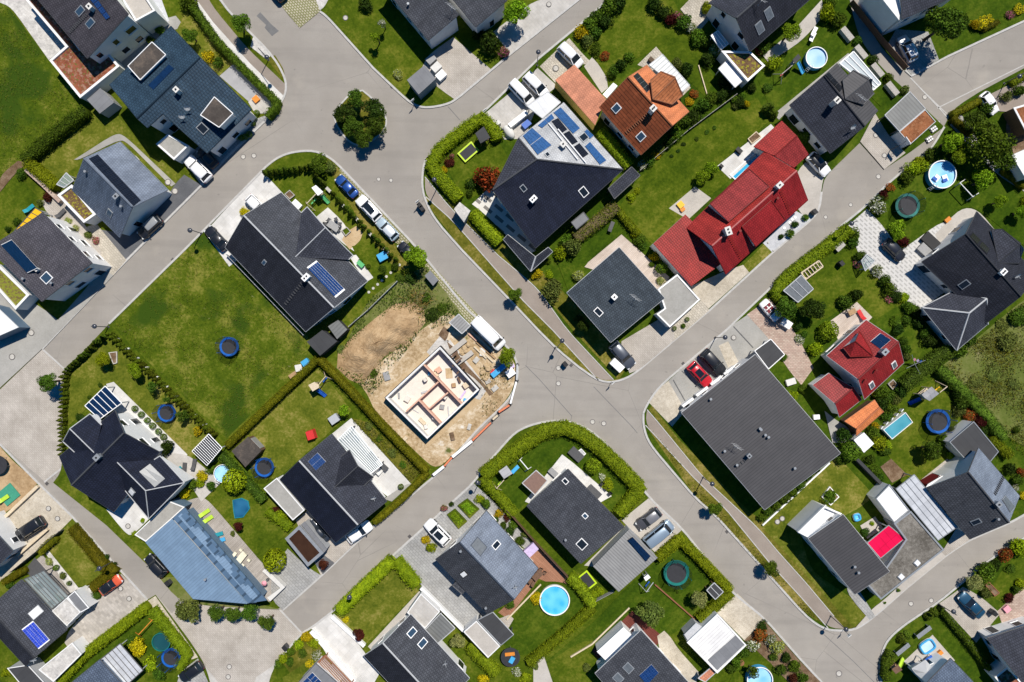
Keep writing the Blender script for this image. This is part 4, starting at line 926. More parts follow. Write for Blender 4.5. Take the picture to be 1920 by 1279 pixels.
def plants(where,rows):
 """rows = (px, py, radius in px, kind[, height factor or tree height]); look-alikes are told apart by their order from the top of the photo down"""
 by={}
 for r in rows:by.setdefault(r[3],[]).append(r)
 for kd,rs in by.items():
  rs.sort(key=lambda r:r[1]);n=len(rs);med=sorted(r[2]for r in rs)[n//2]
  for i,r in enumerate(rs):
   bld,shape,mat,desc=PK[kd];big=max(x[2]for x in rs);sm=min(x[2]for x in rs);ex=''
   if n==1:lab=f'{desc} {where}'
   elif n==2:lab=f"{'upper' if i == 0 else 'lower'} {desc} of two {where}"
   else:lab=f"{ordinal(i)} {desc} from the top {where}"
   grp=desc.replace('shrub','shrubs').replace('tree','trees').replace('conifer','conifers')+' '+where if n>1 else None
   if bld=='s':shrub(r[0],r[1],r[2],shape,mat,lab,grp,name={'thuja':'conifer','spiky':'ornamental_grass'}.get(shape,'shrub'),cat={'thuja':'conifer','spiky':'ornamental grass'}.get(shape,'shrub'),hz=r[4]if len(r)>4 else 1.0)
   else:tree(r[0],r[1],r[2],mat,lab,grp,h=r[4]if len(r)>4 else None,shape=shape,base=r[5]if len(r)>5 else None)
make_protos()
# terrain, roads and the lots between them
def sheet(name,l,m,z=None):
 SHEETN[0]+=1
 zz=0.06+0.004*SHEETN[0]if z is None else z
 o=MB().poly(pts(smooth(l,True),0)).build(name,M[m],uv=False);o.location.z=zz;return tag(o,kind='structure')
def block(l,m,k=None,name='lot'):
 SHEETN[0]=0;o=sheet(name,l,m,0.06)
 if k:kerb(k,z1=0.13)
tag(MB().poly([(-1500,-1500,-0.04),(1500,-1500,-0.04),(1500,1500,-0.04),(-1500,1500,-0.04)]).build('ground',M['grass_base'],uv=False),kind='structure')
tag(MB().poly(pts([(-400,-300),(2320,-300),(2320,1580),(-400,1580)])).build('road',M['asphalt'],uv=False),kind='structure')
def flatmark(name,l,m,z=0.004):o=MB().poly(pts(l)).build(name,M[m],uv=False);o.location.z=z;return tag(o,kind='structure')
# top-left lots
b1=[(-400,-300),(392,-300),(392,-20),(410,-5),(432,25),(470,62),(500,92),(523,122),(536,150),(537,170),(530,190),(505,220),(415,305),(378,348),(237,489),(213,517),(80,654),(0,730),(-100,832),(-400,1100)]
block(b1,'grass_base',[(392,-20),(410,-5),(432,25),(470,62),(500,92),(523,122),(536,150),(537,170),(530,190),(505,220),(415,305),(378,348),(237,489),(80,654)])
sheet('meadow',[(-400,-300),(0,-300),(0,5),(15,12),(92,113),(150,185),(165,205),(42,300),(0,340),(-400,620)],'meadow')
sheet('lawn',[(52,303),(165,205),(212,205),(275,285),(345,330),(320,356),(300,340),(225,268),(150,310),(108,336)],'lawn_dry')
sheet('lawn',[(0,345),(35,330),(72,370),(50,400),(20,430),(-60,480),(-60,380)],'lawn')
sheet('terrace',[(0,5),(0,-60),(20,-60),(122,88),(92,113),(22,14)],'stone_rough')
sheet('path',[(190,130),(285,42),(330,30),(350,55),(318,55),(230,145)],'concrete_grey')
sheet('lawn',[(300,-20),(352,-20),(340,20),(305,38),(290,12)],'lawn')
sheet('gravel_bed',[(268,-10),(300,-10),(318,40),(290,44)],'gravel_grey')
sheet('lawn',[(330,60),(350,22),(440,118),(412,142),(395,128)],'lawn_dry')
sheet('footpath',[(372,-40),(398,12),(465,92),(537,160),(530,188),(515,182),(400,42),(360,0),(330,-40)],'asphalt_path')
sheet('pavement',[(340,-40),(400,42),(470,120),(532,180),(524,200),(512,195),(460,130),(390,55),(352,12)],'paving_white')
sheet('paving',[(470,88),(475,70),(492,82),(511,103),(500,112)],'stone_rough')
sheet('verge',[(500,112),(516,104),(534,132),(534,152)],'verge')
sheet('patio',[(412,143),(440,119),(490,168),(468,192)],'boards_grey')
sheet('patio',[(466,192),(488,168),(513,198),(505,215),(478,212)],'paving_light')
sheet('driveway',[(345,300),(400,250),(460,232),(505,214),(512,216),(415,303),(378,348)],'paving_grey')
sheet('driveway',[(330,344),(346,328),(379,348),(238,488),(175,428),(240,440),(310,375)],'asphalt_dark')
sheet('driveway',[(165,425),(182,420),(238,488),(213,517),(188,495),(158,462)],'paving_cobble')
sheet('terrace',[(78,378),(110,360),(160,420),(192,470),(192,494),(168,482),(92,405)],'paving_beige')
sheet('forecourt',[(188,494),(213,517),(80,654),(0,728),(-60,780),(-60,560),(0,540),(70,570),(110,600),(180,520)],'concrete_grey')
sheet('path',[(150,300),(225,262),(240,268),(322,350),(330,345),(235,255),(218,250),(140,300)],'concrete_grey')
sheet('bed',[(0,330),(35,302),(52,306),(30,325),(0,362)],'soil')
# paved square at the end of the road, left
SHEETN[0]=0
flatmark('square',[(80,655),(121,692),(118,880),(84,903),(0,830),(-60,850),(-60,785),(0,731)],'paving_beige',0.03)
kerb([(79,654),(121,692)],0.25,0.035);kerb([(83,904),(118,876)],0.25,0.035)
# block with the meadow, the villa, the blue roof and the building site
b2=[(500,312),(520,296),(548,285),(590,282),(620,296),(640,315),(700,378),(770,452),(803,490),(882,588),(905,602),(950,650),(968,672),(972,700),(962,738),(940,764),(900,800),(830,880),(700,988),(602,1080),(530,1144),(470,1138),(420,1135),(340,1128),(300,1082),(200,985),(100,905),(117,882),(118,700),(205,607),(345,470),(383,434)]
block(b2,'lawn',b2[:19]+[(700,988),(602,1080),(530,1144)]);kerb([(205,607),(345,470),(500,312)],z1=0.13)
sheet('meadow',[(345,472),(382,440),(425,470),(575,625),(590,660),(425,822),(210,612)],'meadow')
sheet('driveway',[(491,320),(530,362),(560,400),(430,500),(384,436)],'paving_white')
sheet('parking_strip',[(632,320),(640,316),(770,452),(756,463),(735,452)],'paving_grid')
sheet('parking_strip',[(797,497),(805,491),(903,598),(882,615),(842,580),(815,540)],'paving_grid')
sheet('verge',[(600,290),(622,297),(635,318),(740,458),(770,500),(740,510),(690,440)],'verge')
sheet('patio',[(592,408),(615,389),(650,422),(670,475),(640,455)],'paving_white')
sheet('sandpit',[(641,450),(650,435),(668,424),(680,437),(676,452),(656,468)],'sand')
sheet('patio',[(655,480),(668,478),(692,510),(702,520),(688,528),(670,505)],'paving_white')
sheet('lawn',[(660,462),(690,455),(745,505),(690,545),(700,520),(668,478)],'lawn')
sheet('rough_grass',[(640,660),(692,560),(750,520),(800,500),(885,615),(850,605),(800,640),(700,760),(680,725),(630,690)],'wild')
sheet('site_soil',[(675,720),(700,690),(790,618),(840,586),(885,610),(960,668),(970,700),(958,738),(938,762),(830,872),(815,876),(802,868),(720,790),(700,765),(690,740)],'dirt_site')
sheet('site_pad',[(826,636),(860,640),(925,735),(880,770),(803,838),(708,748)],'sand')
sheet('site_pad',[(800,660),(832,622),(915,728),(900,750),(885,745)],'stone_rough')
sheet('lawn',[(128,700),(205,628),(400,815),(350,868),(270,780),(200,720),(160,770),(128,800)],'lawn_dry')
sheet('terrace',[(200,720),(214,716),(352,852),(345,870),(300,850),(240,812),(210,765)],'paving_white')
sheet('terrace',[(305,850),(352,850),(390,882),(356,905)],'paving_light')
sheet('driveway',[(200,955),(245,930),(285,968),(250,1003),(238,1002)],'paving_white')
sheet('lawn',[(428,838),(598,690),(660,770),(630,800),(525,895),(500,900)],'lawn_dry')
sheet('terrace',[(622,814),(659,784),(770,906),(732,935),(690,900)],'paving_white')
sheet('path',[(720,935),(760,908),(772,906),(735,940)],'concrete_grey')
sheet('bed',[(660,784),(690,790),(790,885),(770,905)],'verge')
sheet('lawn',[(392,935),(420,912),(455,915),(535,985),(540,1000),(485,1046)],'lawn')
sheet('deck',[(335,945),(375,930),(392,938),(486,1048),(512,1075),(530,1102),(505,1128),(345,965)],'deck_grey')
sheet('patio',[(352,900),(390,880),(415,905),(378,940)],'paving_light')
sheet('driveway',[(510,1075),(512,1066),(540,1028),(577,1063),(602,1078),(530,1143),(508,1122)],'paving_grey')
sheet('forecourt',[(555,975),(576,958),(660,1005),(700,985),(628,1055),(602,1078)],'paving_beige')
sheet('drive_strip',[(590,1055),(608,1040),(628,1055),(606,1076)],'asphalt_dark')
sheet('verge',[(300,1083),(340,1080),(365,1125),(470,1128),(528,1142),(480,1140),(400,1136),(338,1128)],'wild')
# top-middle lot
b3=[(520,-300),(520,-30),(527,0),(562,52),(600,22),(612,30),(700,128),(760,185),(778,198),(800,203),(835,197),(853,189),(957,102),(1112,-20),(1112,-300)]
block(b3,'lawn',[(600,22),(612,30),(700,128),(760,185),(778,198),(800,203),(835,197),(853,189),(957,102),(1085,0),(1112,-20)])
sheet('parking',[(515,-20),(590,-20),(600,22),(562,53),(527,12)],'paving_grid');sheet('paving',[(585,-20),(625,-20),(610,12),(600,20)],'stone_rough')
sheet('driveway',[(790,130),(803,103),(850,70),(920,130),(853,187),(815,160)],'paving_beige')
sheet('pavement',[(925,60),(1000,2),(1080,-15),(1085,0),(958,101),(935,75)],'paving_light');sheet('lawn',[(880,85),(915,75),(955,98),(920,130)],'lawn')
# centre-right block
b4=[(797,300),(808,292),(835,265),(905,212),(1010,110),(1125,15),(1170,-40),(1170,-300),(1585,-300),(1585,-40),(1598,25),(1612,75),(1655,130),(1715,185),(1770,238),(1707,285),(1657,318),(1612,268),(1548,330),(1542,350),(1535,400),(1447,475),(1330,582),(1200,692),(1178,708),(1150,717),(1122,714),(1085,688),(1047,657),(1010,620),(965,572),(867,470),(820,417),(802,387),(792,357),(792,325)]
block(b4,'lawn_dark',b4[:6]+[(1170,-40)]);kerb([(1540,360),(1535,400),(1447,475),(1330,582),(1200,692),(1178,708),(1150,717),(1122,714),(1085,688),(1047,657),(1010,620),(965,572),(867,470),(820,417),(802,387),(792,357),(792,325),(797,300),(808,292)],z1=0.13)
sheet('verge',[(797,366),(830,395),(900,470),(960,535),(1040,615),(1150,712),(1180,705),(1150,716),(1122,713),(1085,687),(1010,619),(867,469),(803,386)],'verge')
sheet('verge',[(845,390),(935,480),(1010,540),(1070,615),(1160,712),(1175,690),(1140,640),(1060,550),(960,460),(870,390),(815,330)],'verge')
sheet('footpath',[(797,332),(800,337),(845,391),(935,480),(1007,540),(1064,620),(1150,712),(1122,713),(1037,620),(982,565),(922,497),(850,415),(797,368)],'asphalt_path')
kerb([(797,368),(850,415),(922,497),(982,565),(1037,620),(1122,713)],0.14,0.13);kerb([(797,332),(845,391),(935,480),(1007,540),(1064,620),(1150,712)],0.14,0.13)
sheet('lawn',[(832,300),(905,235),(935,265),(955,300),(925,350),(880,375),(858,355)],'lawn')
sheet('forecourt',[(908,214),(955,175),(1008,128),(1045,162),(1015,185),(1000,215),(985,260),(945,262),(938,245)],'paving_light')
sheet('forecourt',[(1012,125),(1067,72),(1098,108),(1115,122),(1078,120),(1045,160)],'paving_cobble')
sheet('patio',[(1095,125),(1110,108),(1135,135),(1140,165),(1128,175)],'concrete')
sheet('lawn',[(1085,80),(1130,20),(1165,-40),(1240,-40),(1310,90),(1340,150),(1320,180),(1270,130),(1230,95),(1180,115),(1140,150),(1115,110)],'lawn')
sheet('terrace',[(1195,122),(1230,88),(1240,100),(1295,165),(1280,180),(1215,130)],'paving_cobble')
sheet('patio',[(885,383),(925,345),(935,360),(1005,470),(985,480),(950,442),(905,398)],'paving_checks')
sheet('lawn',[(1160,390),(1200,330),(1330,215),(1420,185),(1445,225),(1345,312),(1369,336),(1330,370),(1256,392),(1285,405),(1222,458),(1205,440)],'lawn')
sheet('patio',[(1254,391),(1303,350),(1333,372),(1290,412)],'concrete')
sheet('terrace',[(1344,312),(1445,233),(1460,250),(1425,285),(1369,336)],'paving_white')
sheet('lawn',[(1420,150),(1440,120),(1500,85),(1560,40),(1598,75),(1650,150),(1670,185),(1650,200),(1570,120),(1450,215)],'lawn_dark')
sheet('paving',[(1450,215),(1590,100),(1595,108),(1480,205),(1460,225)],'concrete_grey')
sheet('driveway',[(1490,325),(1515,300),(1545,328),(1540,350),(1535,399),(1517,414),(1490,390)],'concrete')
sheet('gravel_bed',[(1430,456),(1490,395),(1520,411),(1447,473)],'gravel_grey')
sheet('verge',[(1393,498),(1432,458),(1447,473),(1404,511)],'lawn_dry')
sheet('forecourt',[(1293,538),(1360,508),(1393,497),(1404,511),(1328,579),(1312,562)],'gravel_beige')
sheet('paving',[(1255,616),(1313,563),(1330,582),(1262,640)],'paving_cobble')
sheet('driveway',[(1180,700),(1165,660),(1165,640),(1250,590),(1262,615),(1265,637),(1200,692)],'paving_beige')
sheet('path',[(1093,500),(1165,440),(1255,520),(1240,545)],'deck_pale')
sheet('lawn',[(1040,480),(1160,395),(1175,430),(1110,480),(1065,545)],'lawn_dark')
sheet('driveway',[(1612,266),(1640,213),(1668,260),(1697,287),(1657,318)],'paving_beige')
sheet('patio',[(1275,18),(1330,-40),(1345,20),(1310,60)],'paving_cobble')
sheet('path',[(1430,105),(1490,55),(1540,0),(1545,30),(1500,80),(1440,118)],'concrete')
# top-right lot, north of the side street
block([(1606,-300),(1606,-20),(1620,35),(1655,95),(1697,132),(1708,145),(1777,108),(1920,42),(2320,-150),(2320,-300)],'lawn_dark',[(1697,132),(1708,143),(1777,106),(1920,40),(2100,-45)])
sheet('parking',[(1660,90),(1680,55),(1740,60),(1760,112),(1710,142)],'paving_grey')
kerb([(1707,146),(1770,212),(1790,240)],0.2,0.02,-0.01);kerb([(1757,203),(1920,122),(2050,60)],0.15,0.02,-0.01)
# right block
b5=[(1206,775),(1206,800),(1217,832),(1302,932),(1341,966),(1439,1075),(1506,1150),(1530,1170),(1548,1179),(1564,1182),(1602,1181),(1626,1165),(1652,1144),(1697,1104),(1771,1043),(1814,1013),(1893,980),(1925,962),(2320,700),(2320,-80),(1920,128),(1837,172),(1785,205),(1770,238),(1740,288),(1670,338),(1622,387),(1575,425),(1520,472),(1447,537),(1360,620),(1235,725),(1212,760)]
block(b5,'lawn_dark',b5[:18]);kerb(b5[23:]+[b5[0]],z1=0.13)
sheet('verge',[(1212,800),(1218,795),(1300,893),(1358,950),(1445,1058),(1545,1170),(1506,1148),(1439,1073),(1341,964),(1302,930)],'verge')
sheet('verge',[(1216,768),(1222,760),(1270,820),(1400,955),(1440,985),(1520,1070),(1640,1150),(1600,1179),(1580,1178),(1510,1092),(1458,1034),(1421,990),(1368,941),(1318,895)],'verge')
sheet('footpath',[(1213,768),(1232,790),(1318,895),(1368,941),(1421,990),(1458,1034),(1510,1092),(1563,1155),(1585,1179),(1552,1177),(1500,1118),(1445,1058),(1357,950),(1300,895),(1210,797)],'asphalt_path')
kerb([(1213,768),(1232,790),(1318,895),(1368,941),(1421,990),(1458,1034),(1510,1092),(1563,1155)],0.14,0.13);kerb([(1210,797),(1300,895),(1357,950),(1445,1058),(1500,1118),(1552,1177)],0.14,0.13)
sheet('lawn',[(1425,985),(1570,855),(1640,930),(1600,960),(1500,1000),(1520,1070),(1640,1150),(1600,1175)],'lawn_dry')
sheet('parking',[(1253,714),(1360,618),(1402,590),(1445,640),(1420,680),(1278,775)],'concrete_grey')
sheet('gravel_bed',[(1214,752),(1236,728),(1253,714),(1285,770),(1260,800)],'gravel_beige')
sheet('gravel_bed',[(1347,648),(1365,640),(1385,680),(1365,690)],'gravel_beige')
sheet('driveway',[(1400,590),(1442,560),(1475,600),(1500,640),(1525,690),(1502,722),(1475,690),(1446,640)],'paving_brick')
sheet('patio',[(1556,602),(1615,560),(1640,590),(1600,630),(1572,640)],'deck_pale')
sheet('lawn',[(1472,560),(1530,480),(1600,440),(1625,500),(1690,570),(1640,600),(1600,560),(1550,600),(1520,600)],'lawn')
sheet('courtyard',[(1588,425),(1625,392),(1662,432),(1685,470),(1700,462),(1765,415),(1790,420),(1740,520),(1775,545),(1727,578),(1690,560),(1620,500)],'paving_dots')
sheet('terrace',[(1752,440),(1800,390),(1832,392),(1865,432),(1840,470),(1770,475)],'concrete')
sheet('lawn',[(1662,425),(1700,350),(1740,300),(1800,340),(1860,370),(1930,420),(1930,470),(1830,390),(1800,388),(1760,420),(1690,465)],'lawn_dark')
sheet('lawn',[(1650,800),(1690,740),(1750,710),(1800,770),(1815,800),(1780,830),(1800,870),(1730,905),(1690,890),(1660,850)],'lawn')
sheet('wild_grass',[(1760,690),(1800,660),(1920,560),(2320,400),(2320,800),(1960,860),(1880,815),(1840,770)],'wild')
sheet('wild_grass',[(1835,640),(1920,560),(2000,520),(2000,600),(1850,700)],'wild')
sheet('terrace',[(1725,900),(1775,860),(1790,870),(1740,915)],'paving_beige')
sheet('bed',[(1650,875),(1670,860),(1700,890),(1672,905)],'soil')
sheet('lane',[(1780,235),(1800,215),(1920,330),(1920,360),(1870,330)],'concrete_grey')
sheet('wood_yard',[(1880,240),(1900,200),(1960,240),(1950,290),(1900,290)],'soil')
sheet('parking',[(1830,190),(1890,160),(1960,130),(1960,190),(1880,215)],'asphalt_path')
sheet('driveway',[(1765,1035),(1795,985),(1830,1003),(1770,1043)],'paving_beige')
sheet('pavement',[(1650,1145),(1625,1165),(1600,1180),(1635,1140),(1652,1128),(1760,1030),(1772,1043),(1700,1102)],'concrete')
sheet('path',[(1590,1080),(1600,1090),(1640,1155),(1630,1162),(1585,1110)],'paving_grey')
sheet('patio',[(1612,985),(1640,968),(1655,990),(1625,1010)],'concrete')
sheet('patio',[(1545,770),(1560,830),(1600,830),(1590,800),(1570,790)],'concrete_grey')
# bottom-right lot
b8=[(1690,1500),(1655,1300),(1648,1250),(1656,1212),(1672,1190),(1700,1168),(1760,1128),(1860,1045),(1925,1005),(2320,800),(2320,1500)]
block(b8,'lawn_dark',b8[1:10])
sheet('driveway',[(1761,1131),(1805,1100),(1838,1118),(1875,1150),(1850,1180),(1830,1205)],'paving_beige')
sheet('terrace',[(1694,1240),(1748,1190),(1790,1238),(1735,1280)],'concrete')
sheet('terrace',[(1870,1145),(1930,1090),(1960,1110),(1920,1160),(1880,1175)],'paving_brick')
sheet('lawn',[(1850,1115),(1890,1050),(1930,1040),(1930,1080),(1880,1130)],'lawn')
# bottom-centre block
b7=[(555,1500),(500,1292),(515,1246),(566,1186),(584,1177),(620,1149),(738,1040),(825,962),(888,905),(960,815),(985,800),(1020,790),(1062,788),(1100,802),(1132,828),(1170,868),(1216,932),(1280,992),(1370,1108),(1434,1160),(1500,1235),(1560,1300),(1620,1500)]
b7[9:9]=[(915,868)]
block(b7,'lawn',b7[2:-1])
sheet('pavement',[(584,1178),(620,1149),(660,1190),(712,1262),(690,1300),(655,1300)],'paving_white')
sheet('lawn',[(628,1160),(640,1140),(740,1055),(785,1108),(690,1205),(680,1210)],'lawn_dry')
sheet('path',[(690,1212),(786,1108),(800,1112),(770,1155),(720,1208),(700,1222)],'concrete')
sheet('driveway',[(738,1042),(825,962),(856,990),(872,1006),(820,1052),(918,1152),(895,1168),(866,1184),(800,1110),(786,1092)],'paving_grey')
sheet('garden_paving',[(826,962),(888,906),(920,935),(1000,1020),(985,1030),(910,960),(870,1008)],'paving_grey')
sheet('deck',[(980,1030),(1000,1016),(1065,1080),(1062,1106),(1010,1085),(952,1160),(934,1148),(960,1125)],'deck_brown')
sheet('patio',[(935,1160),(955,1152),(975,1172),(955,1180)],'paving_beige')
sheet('lawn',[(905,900),(960,850),(1060,815),(1110,835),(1165,900),(1195,925),(1150,960),(1060,860),(985,945),(960,965)],'lawn_dark')
sheet('terrace',[(1054,852),(1075,868),(1147,930),(1120,945),(1068,886),(1002,948),(984,940)],'paving_white')
sheet('lawn',[(975,975),(990,955),(1095,1060),(1110,1070),(1080,1092),(1000,1020)],'lawn')
sheet('driveway',[(1165,975),(1216,934),(1279,992),(1233,1040),(1180,990)],'concrete')
sheet('path',[(1095,1060),(1172,985),(1182,992),(1112,1062)],'concrete')
sheet('lawn',[(1235,1048),(1280,1010),(1362,1108),(1310,1160),(1240,1200),(1190,1200),(1090,1200),(1000,1260),(1120,1160),(1165,1110)],'lawn_dark')
sheet('lawn',[(975,1140),(1010,1090),(1065,1090),(1100,1130),(1000,1230),(955,1225),(940,1200)],'lawn_dark')
sheet('forecourt',[(1344,1148),(1382,1112),(1434,1161),(1395,1200)],'gravel_beige')
sheet('deck',[(1110,1220),(1185,1145),(1245,1195),(1225,1215),(1190,1185),(1125,1240)],'deck_red')
sheet('path',[(1232,1192),(1245,1182),(1258,1195),(1270,1215),(1310,1260),(1300,1300),(1270,1300),(1240,1240)],'gravel_beige')
sheet('bed',[(1395,1200),(1434,1165),(1500,1240),(1560,1300),(1500,1300),(1420,1220)],'soil')
sheet('lawn',[(1360,1290),(1400,1215),(1440,1235),(1490,1300)],'lawn')
sheet('path',[(1000,1240),(1020,1230),(1040,1290),(1000,1290)],'concrete')
sheet('bed',[(525,1235),(580,1190),(605,1200),(600,1240),(555,1275)],'verge')
sheet('lawn',[(530,1270),(600,1225),(625,1240),(600,1300),(540,1300)],'lawn_dry')
# bottom-left lots
b6=[(-400,1500),(-400,1120),(-100,850),(0,832),(72,905),(136,968),(200,1040),(277,1124),(292,1115),(355,1200),(385,1245),(400,1300),(420,1500)]
block(b6,'lawn',[(0,832),(72,905),(136,968),(200,1040),(277,1124)])
sheet('forecourt',[(-60,1000),(0,980),(40,940),(75,907),(138,970),(114,994),(0,1092),(-60,1120)],'gravel_beige')
sheet('play_ground',[(-60,850),(0,836),(20,860),(72,905),(30,950),(-60,1000)],'dirt')
sheet('lawn',[(85,1032),(108,1003),(128,985),(195,1085),(165,1098),(148,1100)],'lawn_dry')
sheet('terrace',[(50,1065),(80,1040),(140,1105),(125,1120),(110,1118)],'deck_grey')
sheet('terrace',[(48,1068),(66,1045),(115,1100),(95,1130)],'grey_dark')
sheet('gravel_bed',[(85,1035),(92,1032),(148,1102),(175,1096),(175,1125),(160,1145),(128,1105)],'stone_rough')
sheet('driveway',[(168,1140),(190,1105),(228,1076),(278,1124),(140,1230),(122,1205),(130,1180)],'paving_spotted')
sheet('lawn',[(250,1165),(280,1145),(340,1230),(330,1262),(295,1250),(250,1195),(150,1290),(110,1290)],'lawn_dark')
sheet('verge',[(278,1126),(292,1117),(372,1232),(360,1236)],'gravel_beige')
sheet('patio',[(335,1262),(372,1234),(400,1300),(330,1300)],'paving_grey')
SHEETN[0]=0
flatmark('square',[(290,1112),(322,1150),(345,1130),(526,1145),(566,1186),(515,1246),(500,1292),(520,1500),(420,1500),(400,1300),(385,1245),(355,1200)],'paving_beige',0.03)
flatmark('square',[(366,1225),(410,1280),(415,1300),(395,1300),(375,1240)],'paving_light',0.035);flatmark('square',[(475,1290),(480,1270),(515,1246),(535,1262),(545,1300)],'paving_light',0.035)
kerb([(524,1142),(566,1187)],0.25,0.036)
# tree island in the junction
SHEETN[0]=0;isl=[(625,215),(640,195),(658,175),(680,170),(702,188),(722,215),(726,232),(718,248),(700,262),(680,275),(655,268),(632,238)]
sheet('traffic_island',isl,'verge',0.1);kerb(isl,0.25,0.14,closed=True)
# old repairs and tar seams in the asphalt
flatmark('road_patch',[(481,30),(488,23),(508,45),(523,58),(510,68),(496,52),(499,47)],'asphalt_patch')
for i,l in enumerate(([(985,685),(1010,710),(1072,780),(1070,790)],[(1113,725),(1185,800),(1195,812)],[(840,200),(862,225)],[(1545,1190),(1600,1240),(1640,1280)],[(640,1000),(690,950)])):
 tag(MB().strip(pts(l),0.09,0.0,0.006).build('tar_seam',M['asphalt_patch'],uv=False),kind='structure')
tag(MB().strip(pts([(1710,150),(1775,213)]),0.12,0,0.006).build('road_joint',M['kerb'],uv=False),kind='structure')
for i,(a,b)in enumerate((((1262,712),(1292,765)),((1278,695),(1316,733)),((1303,672),(1345,715)),((1375,612),(1412,652)))):
 o=MB().strip(pts([a,b]),0.12,0.0,0.006).build('parking_line',M['asphalt_patch'],uv=False);o.location.z=0.15;tag(o,kind='structure')
# houses, garages and sheds (photo corners, heights in metres)
HC='house';GA='garage'
b=house('house','brown-grey roofed house with rusty sedum annex beside the meadow',HC,[(26,-55,5.9),(163,109,5.9),(240,26,7.6),(103,-138,7.6)],[],[[0,1,2,3]],'tile_brown',rows=2,over=0.3)
skylight(b,151,21);skylight(b,170,44);chimney(b,167,12,0.6,0.6,1.0);steps(b,(130,62),(164,26),13);solar(b,[(168,-2),(178,-10),(208,33),(200,38)],1,4,'pv_blue','black')
flat('annex','flat white-edged annex with red sedum roof below the brown-roofed house','annex',[(92,113),(150,184),(224,124),(197,92),(150,90),(70,-20),(48,0),(122,87)],3.0,'sedum_red','wall_white',0.25,0.35)
flat('annex','white flat-roofed terrace annex behind the brown-roofed house, top left','annex',[(226,-6),(254,40),(291,20),(262,-24)],4.6,'concrete','wall_white',0.4,0.25)
flat('bike_shed','small grey flat-roofed shed between the meadow hedge and dark blue house','shed',[(163,187),(188,165),(214,192),(187,213)],2.4,'bitumen_grey','wall_grey',0,door=1)
b=house('house','large dark blue roofed house with two roof terraces, top left',HC,[(320,49,5.4),(205,159,5.4),(257,222,7.2),(276,239,6.6),(305,213,6.6),(388,287,4.6),(471,205,4.6),(375,108,7.2)],[],[[0,1,2,7],[2,3,4,5,6,7]],'tile_blue',trim='tile_blue',rows=2)
chimney(b,330,168,0.6,0.6,0.9);dish(b,356,206);dish(b,346,221);skylight(b,380,241,1.0,1.2,'glass');solar(b,[(278,160),(317,121),(327,129),(288,169)],4,1,'pv_navy','pv_navy',0.06,0.02)
dormer(b,[(240,124,6.9),(285,79,6.9),(311,103,6.9),(263,150,6.9)],[],[[0,1,2,3]],'bitumen_brown','wall_white',trim='white',name='flat_dormer');dormer(b,[(376,216,6.6),(402,182,6.6),(437,213,6.6),(411,239,6.6)],[],[[0,1,2,3]],'bitumen_brown','wall_white',trim='white',name='flat_dormer')
flat('garage','small grey flat garage beside the dark blue house, next to white car',GA,[(292,270),(315,251),(354,273),(326,300)],2.8,'concrete_grey','wall_white',0.12)
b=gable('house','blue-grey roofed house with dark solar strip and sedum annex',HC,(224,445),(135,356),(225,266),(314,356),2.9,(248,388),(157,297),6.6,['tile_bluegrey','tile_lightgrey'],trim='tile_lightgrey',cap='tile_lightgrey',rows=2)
solar(b,[(166,298),(183,290),(264,376),(250,387)],1,10,'pv_black','pv_black',0.06,0.02);chimney(b,217,368,0.7,0.5,0.8,'zinc');skylight(b,206,400,0.8,1.0);vent(b,163,323);vent(b,230,388)
flat('annex','flat annex with yellow-green sedum roof beside the blue-grey house','annex',[(107,366),(134,346),(180,402),(157,418)],2.9,'sedum_brown','wall_white',0.25,0.35)
canopy('cold_frame','small white glazed frame beside the sedum annex','cold frame',[(106,346),(124,324),(138,338),(120,352)],2.2,'glass_roof',ribs=3)
b=house('house','grey flat-pitched house with tilted solar rack and yellow awning',HC,[(80,399,5.9),(172,493,5.9),(78,565,5.3),(-22,466,5.3)],[],[[0,1,2,3]],'tile_grey',rows=2,over=0.25)
solar(b,[(1,459),(21,449),(70,503),(51,512)],5,1,'pv_navy','white',0.25,0.02,tilt=(0,0.9,0.9,0));skylight(b,88,521,1.2,1.2,'glass_sky','white');chimney(b,68,505,0.4,0.4,0.6);vent(b,100,531);vent(b,47,523)
canopy('awning','yellow panelled awning along the end of the grey flat-pitched house','awning',[(20,441),(66,390),(80,398),(26,441)],2.9,'yellow',ribs=6,rib='trim_dark')
flat('annex','sedum-roofed flat annex on the lower side of the grey house','annex',[(-25,520),(-5,494),(55,553),(29,581)],2.9,'sedum_green','wall_white',0.25,0.35)
flat('garage','white-edged flat garage at the left edge beside the concrete forecourt',GA,[(-60,560),(-8,574),(34,614),(-25,640)],3.0,'white','wall_blue',0.15)
b=house('house','black-tiled villa with two cross gables and a stepped white terrace',HC,[(111,856,4.0),(134,910,7.4),(213,960,4.0),(299,848,4.0),(232,812,7.4),(215,770,4.0)],[],[[0,1,4,5],[1,2,3,4]],'tile_navy',cap='trim_dark',trim='trim_dark',rows=2)
dormer(b,[(118,828,4.2),(140,848,5.0),(190,797,5.0),(169,776,4.2),(131,804,6.5)],[(178,850,6.5)],[[0,1,5,4],[4,5,2,3]],'tile_navy',trim='trim_light',name='cross_gable')
dormer(b,[(235,920,4.4),(279,973,4.2),(346,905,4.2),(300,855,4.2),(289,862,4.6)],[(220,867,6.7),(273,920,6.7)],[[5,0,1,6],[6,1,2],[2,3,4,5,6]],'tile_navy',trim='trim_light',name='hipped_wing')
chimney(b,181,858,0.8,0.6,0.9,'zinc');dm=Bld();dm.root=b.root;dm.vs=[P(220,867,6.7),P(273,920,6.7),P(346,905,4.2),P(300,855,4.2)];dm.tris=tri_faces(dm.vs,[[0,1,2,3]]);dm.fallback=5
solar(dm,[(261,885),(281,870),(309,898),(290,914)],2,1,'pv_grey','trim_light',0.12,0.01)
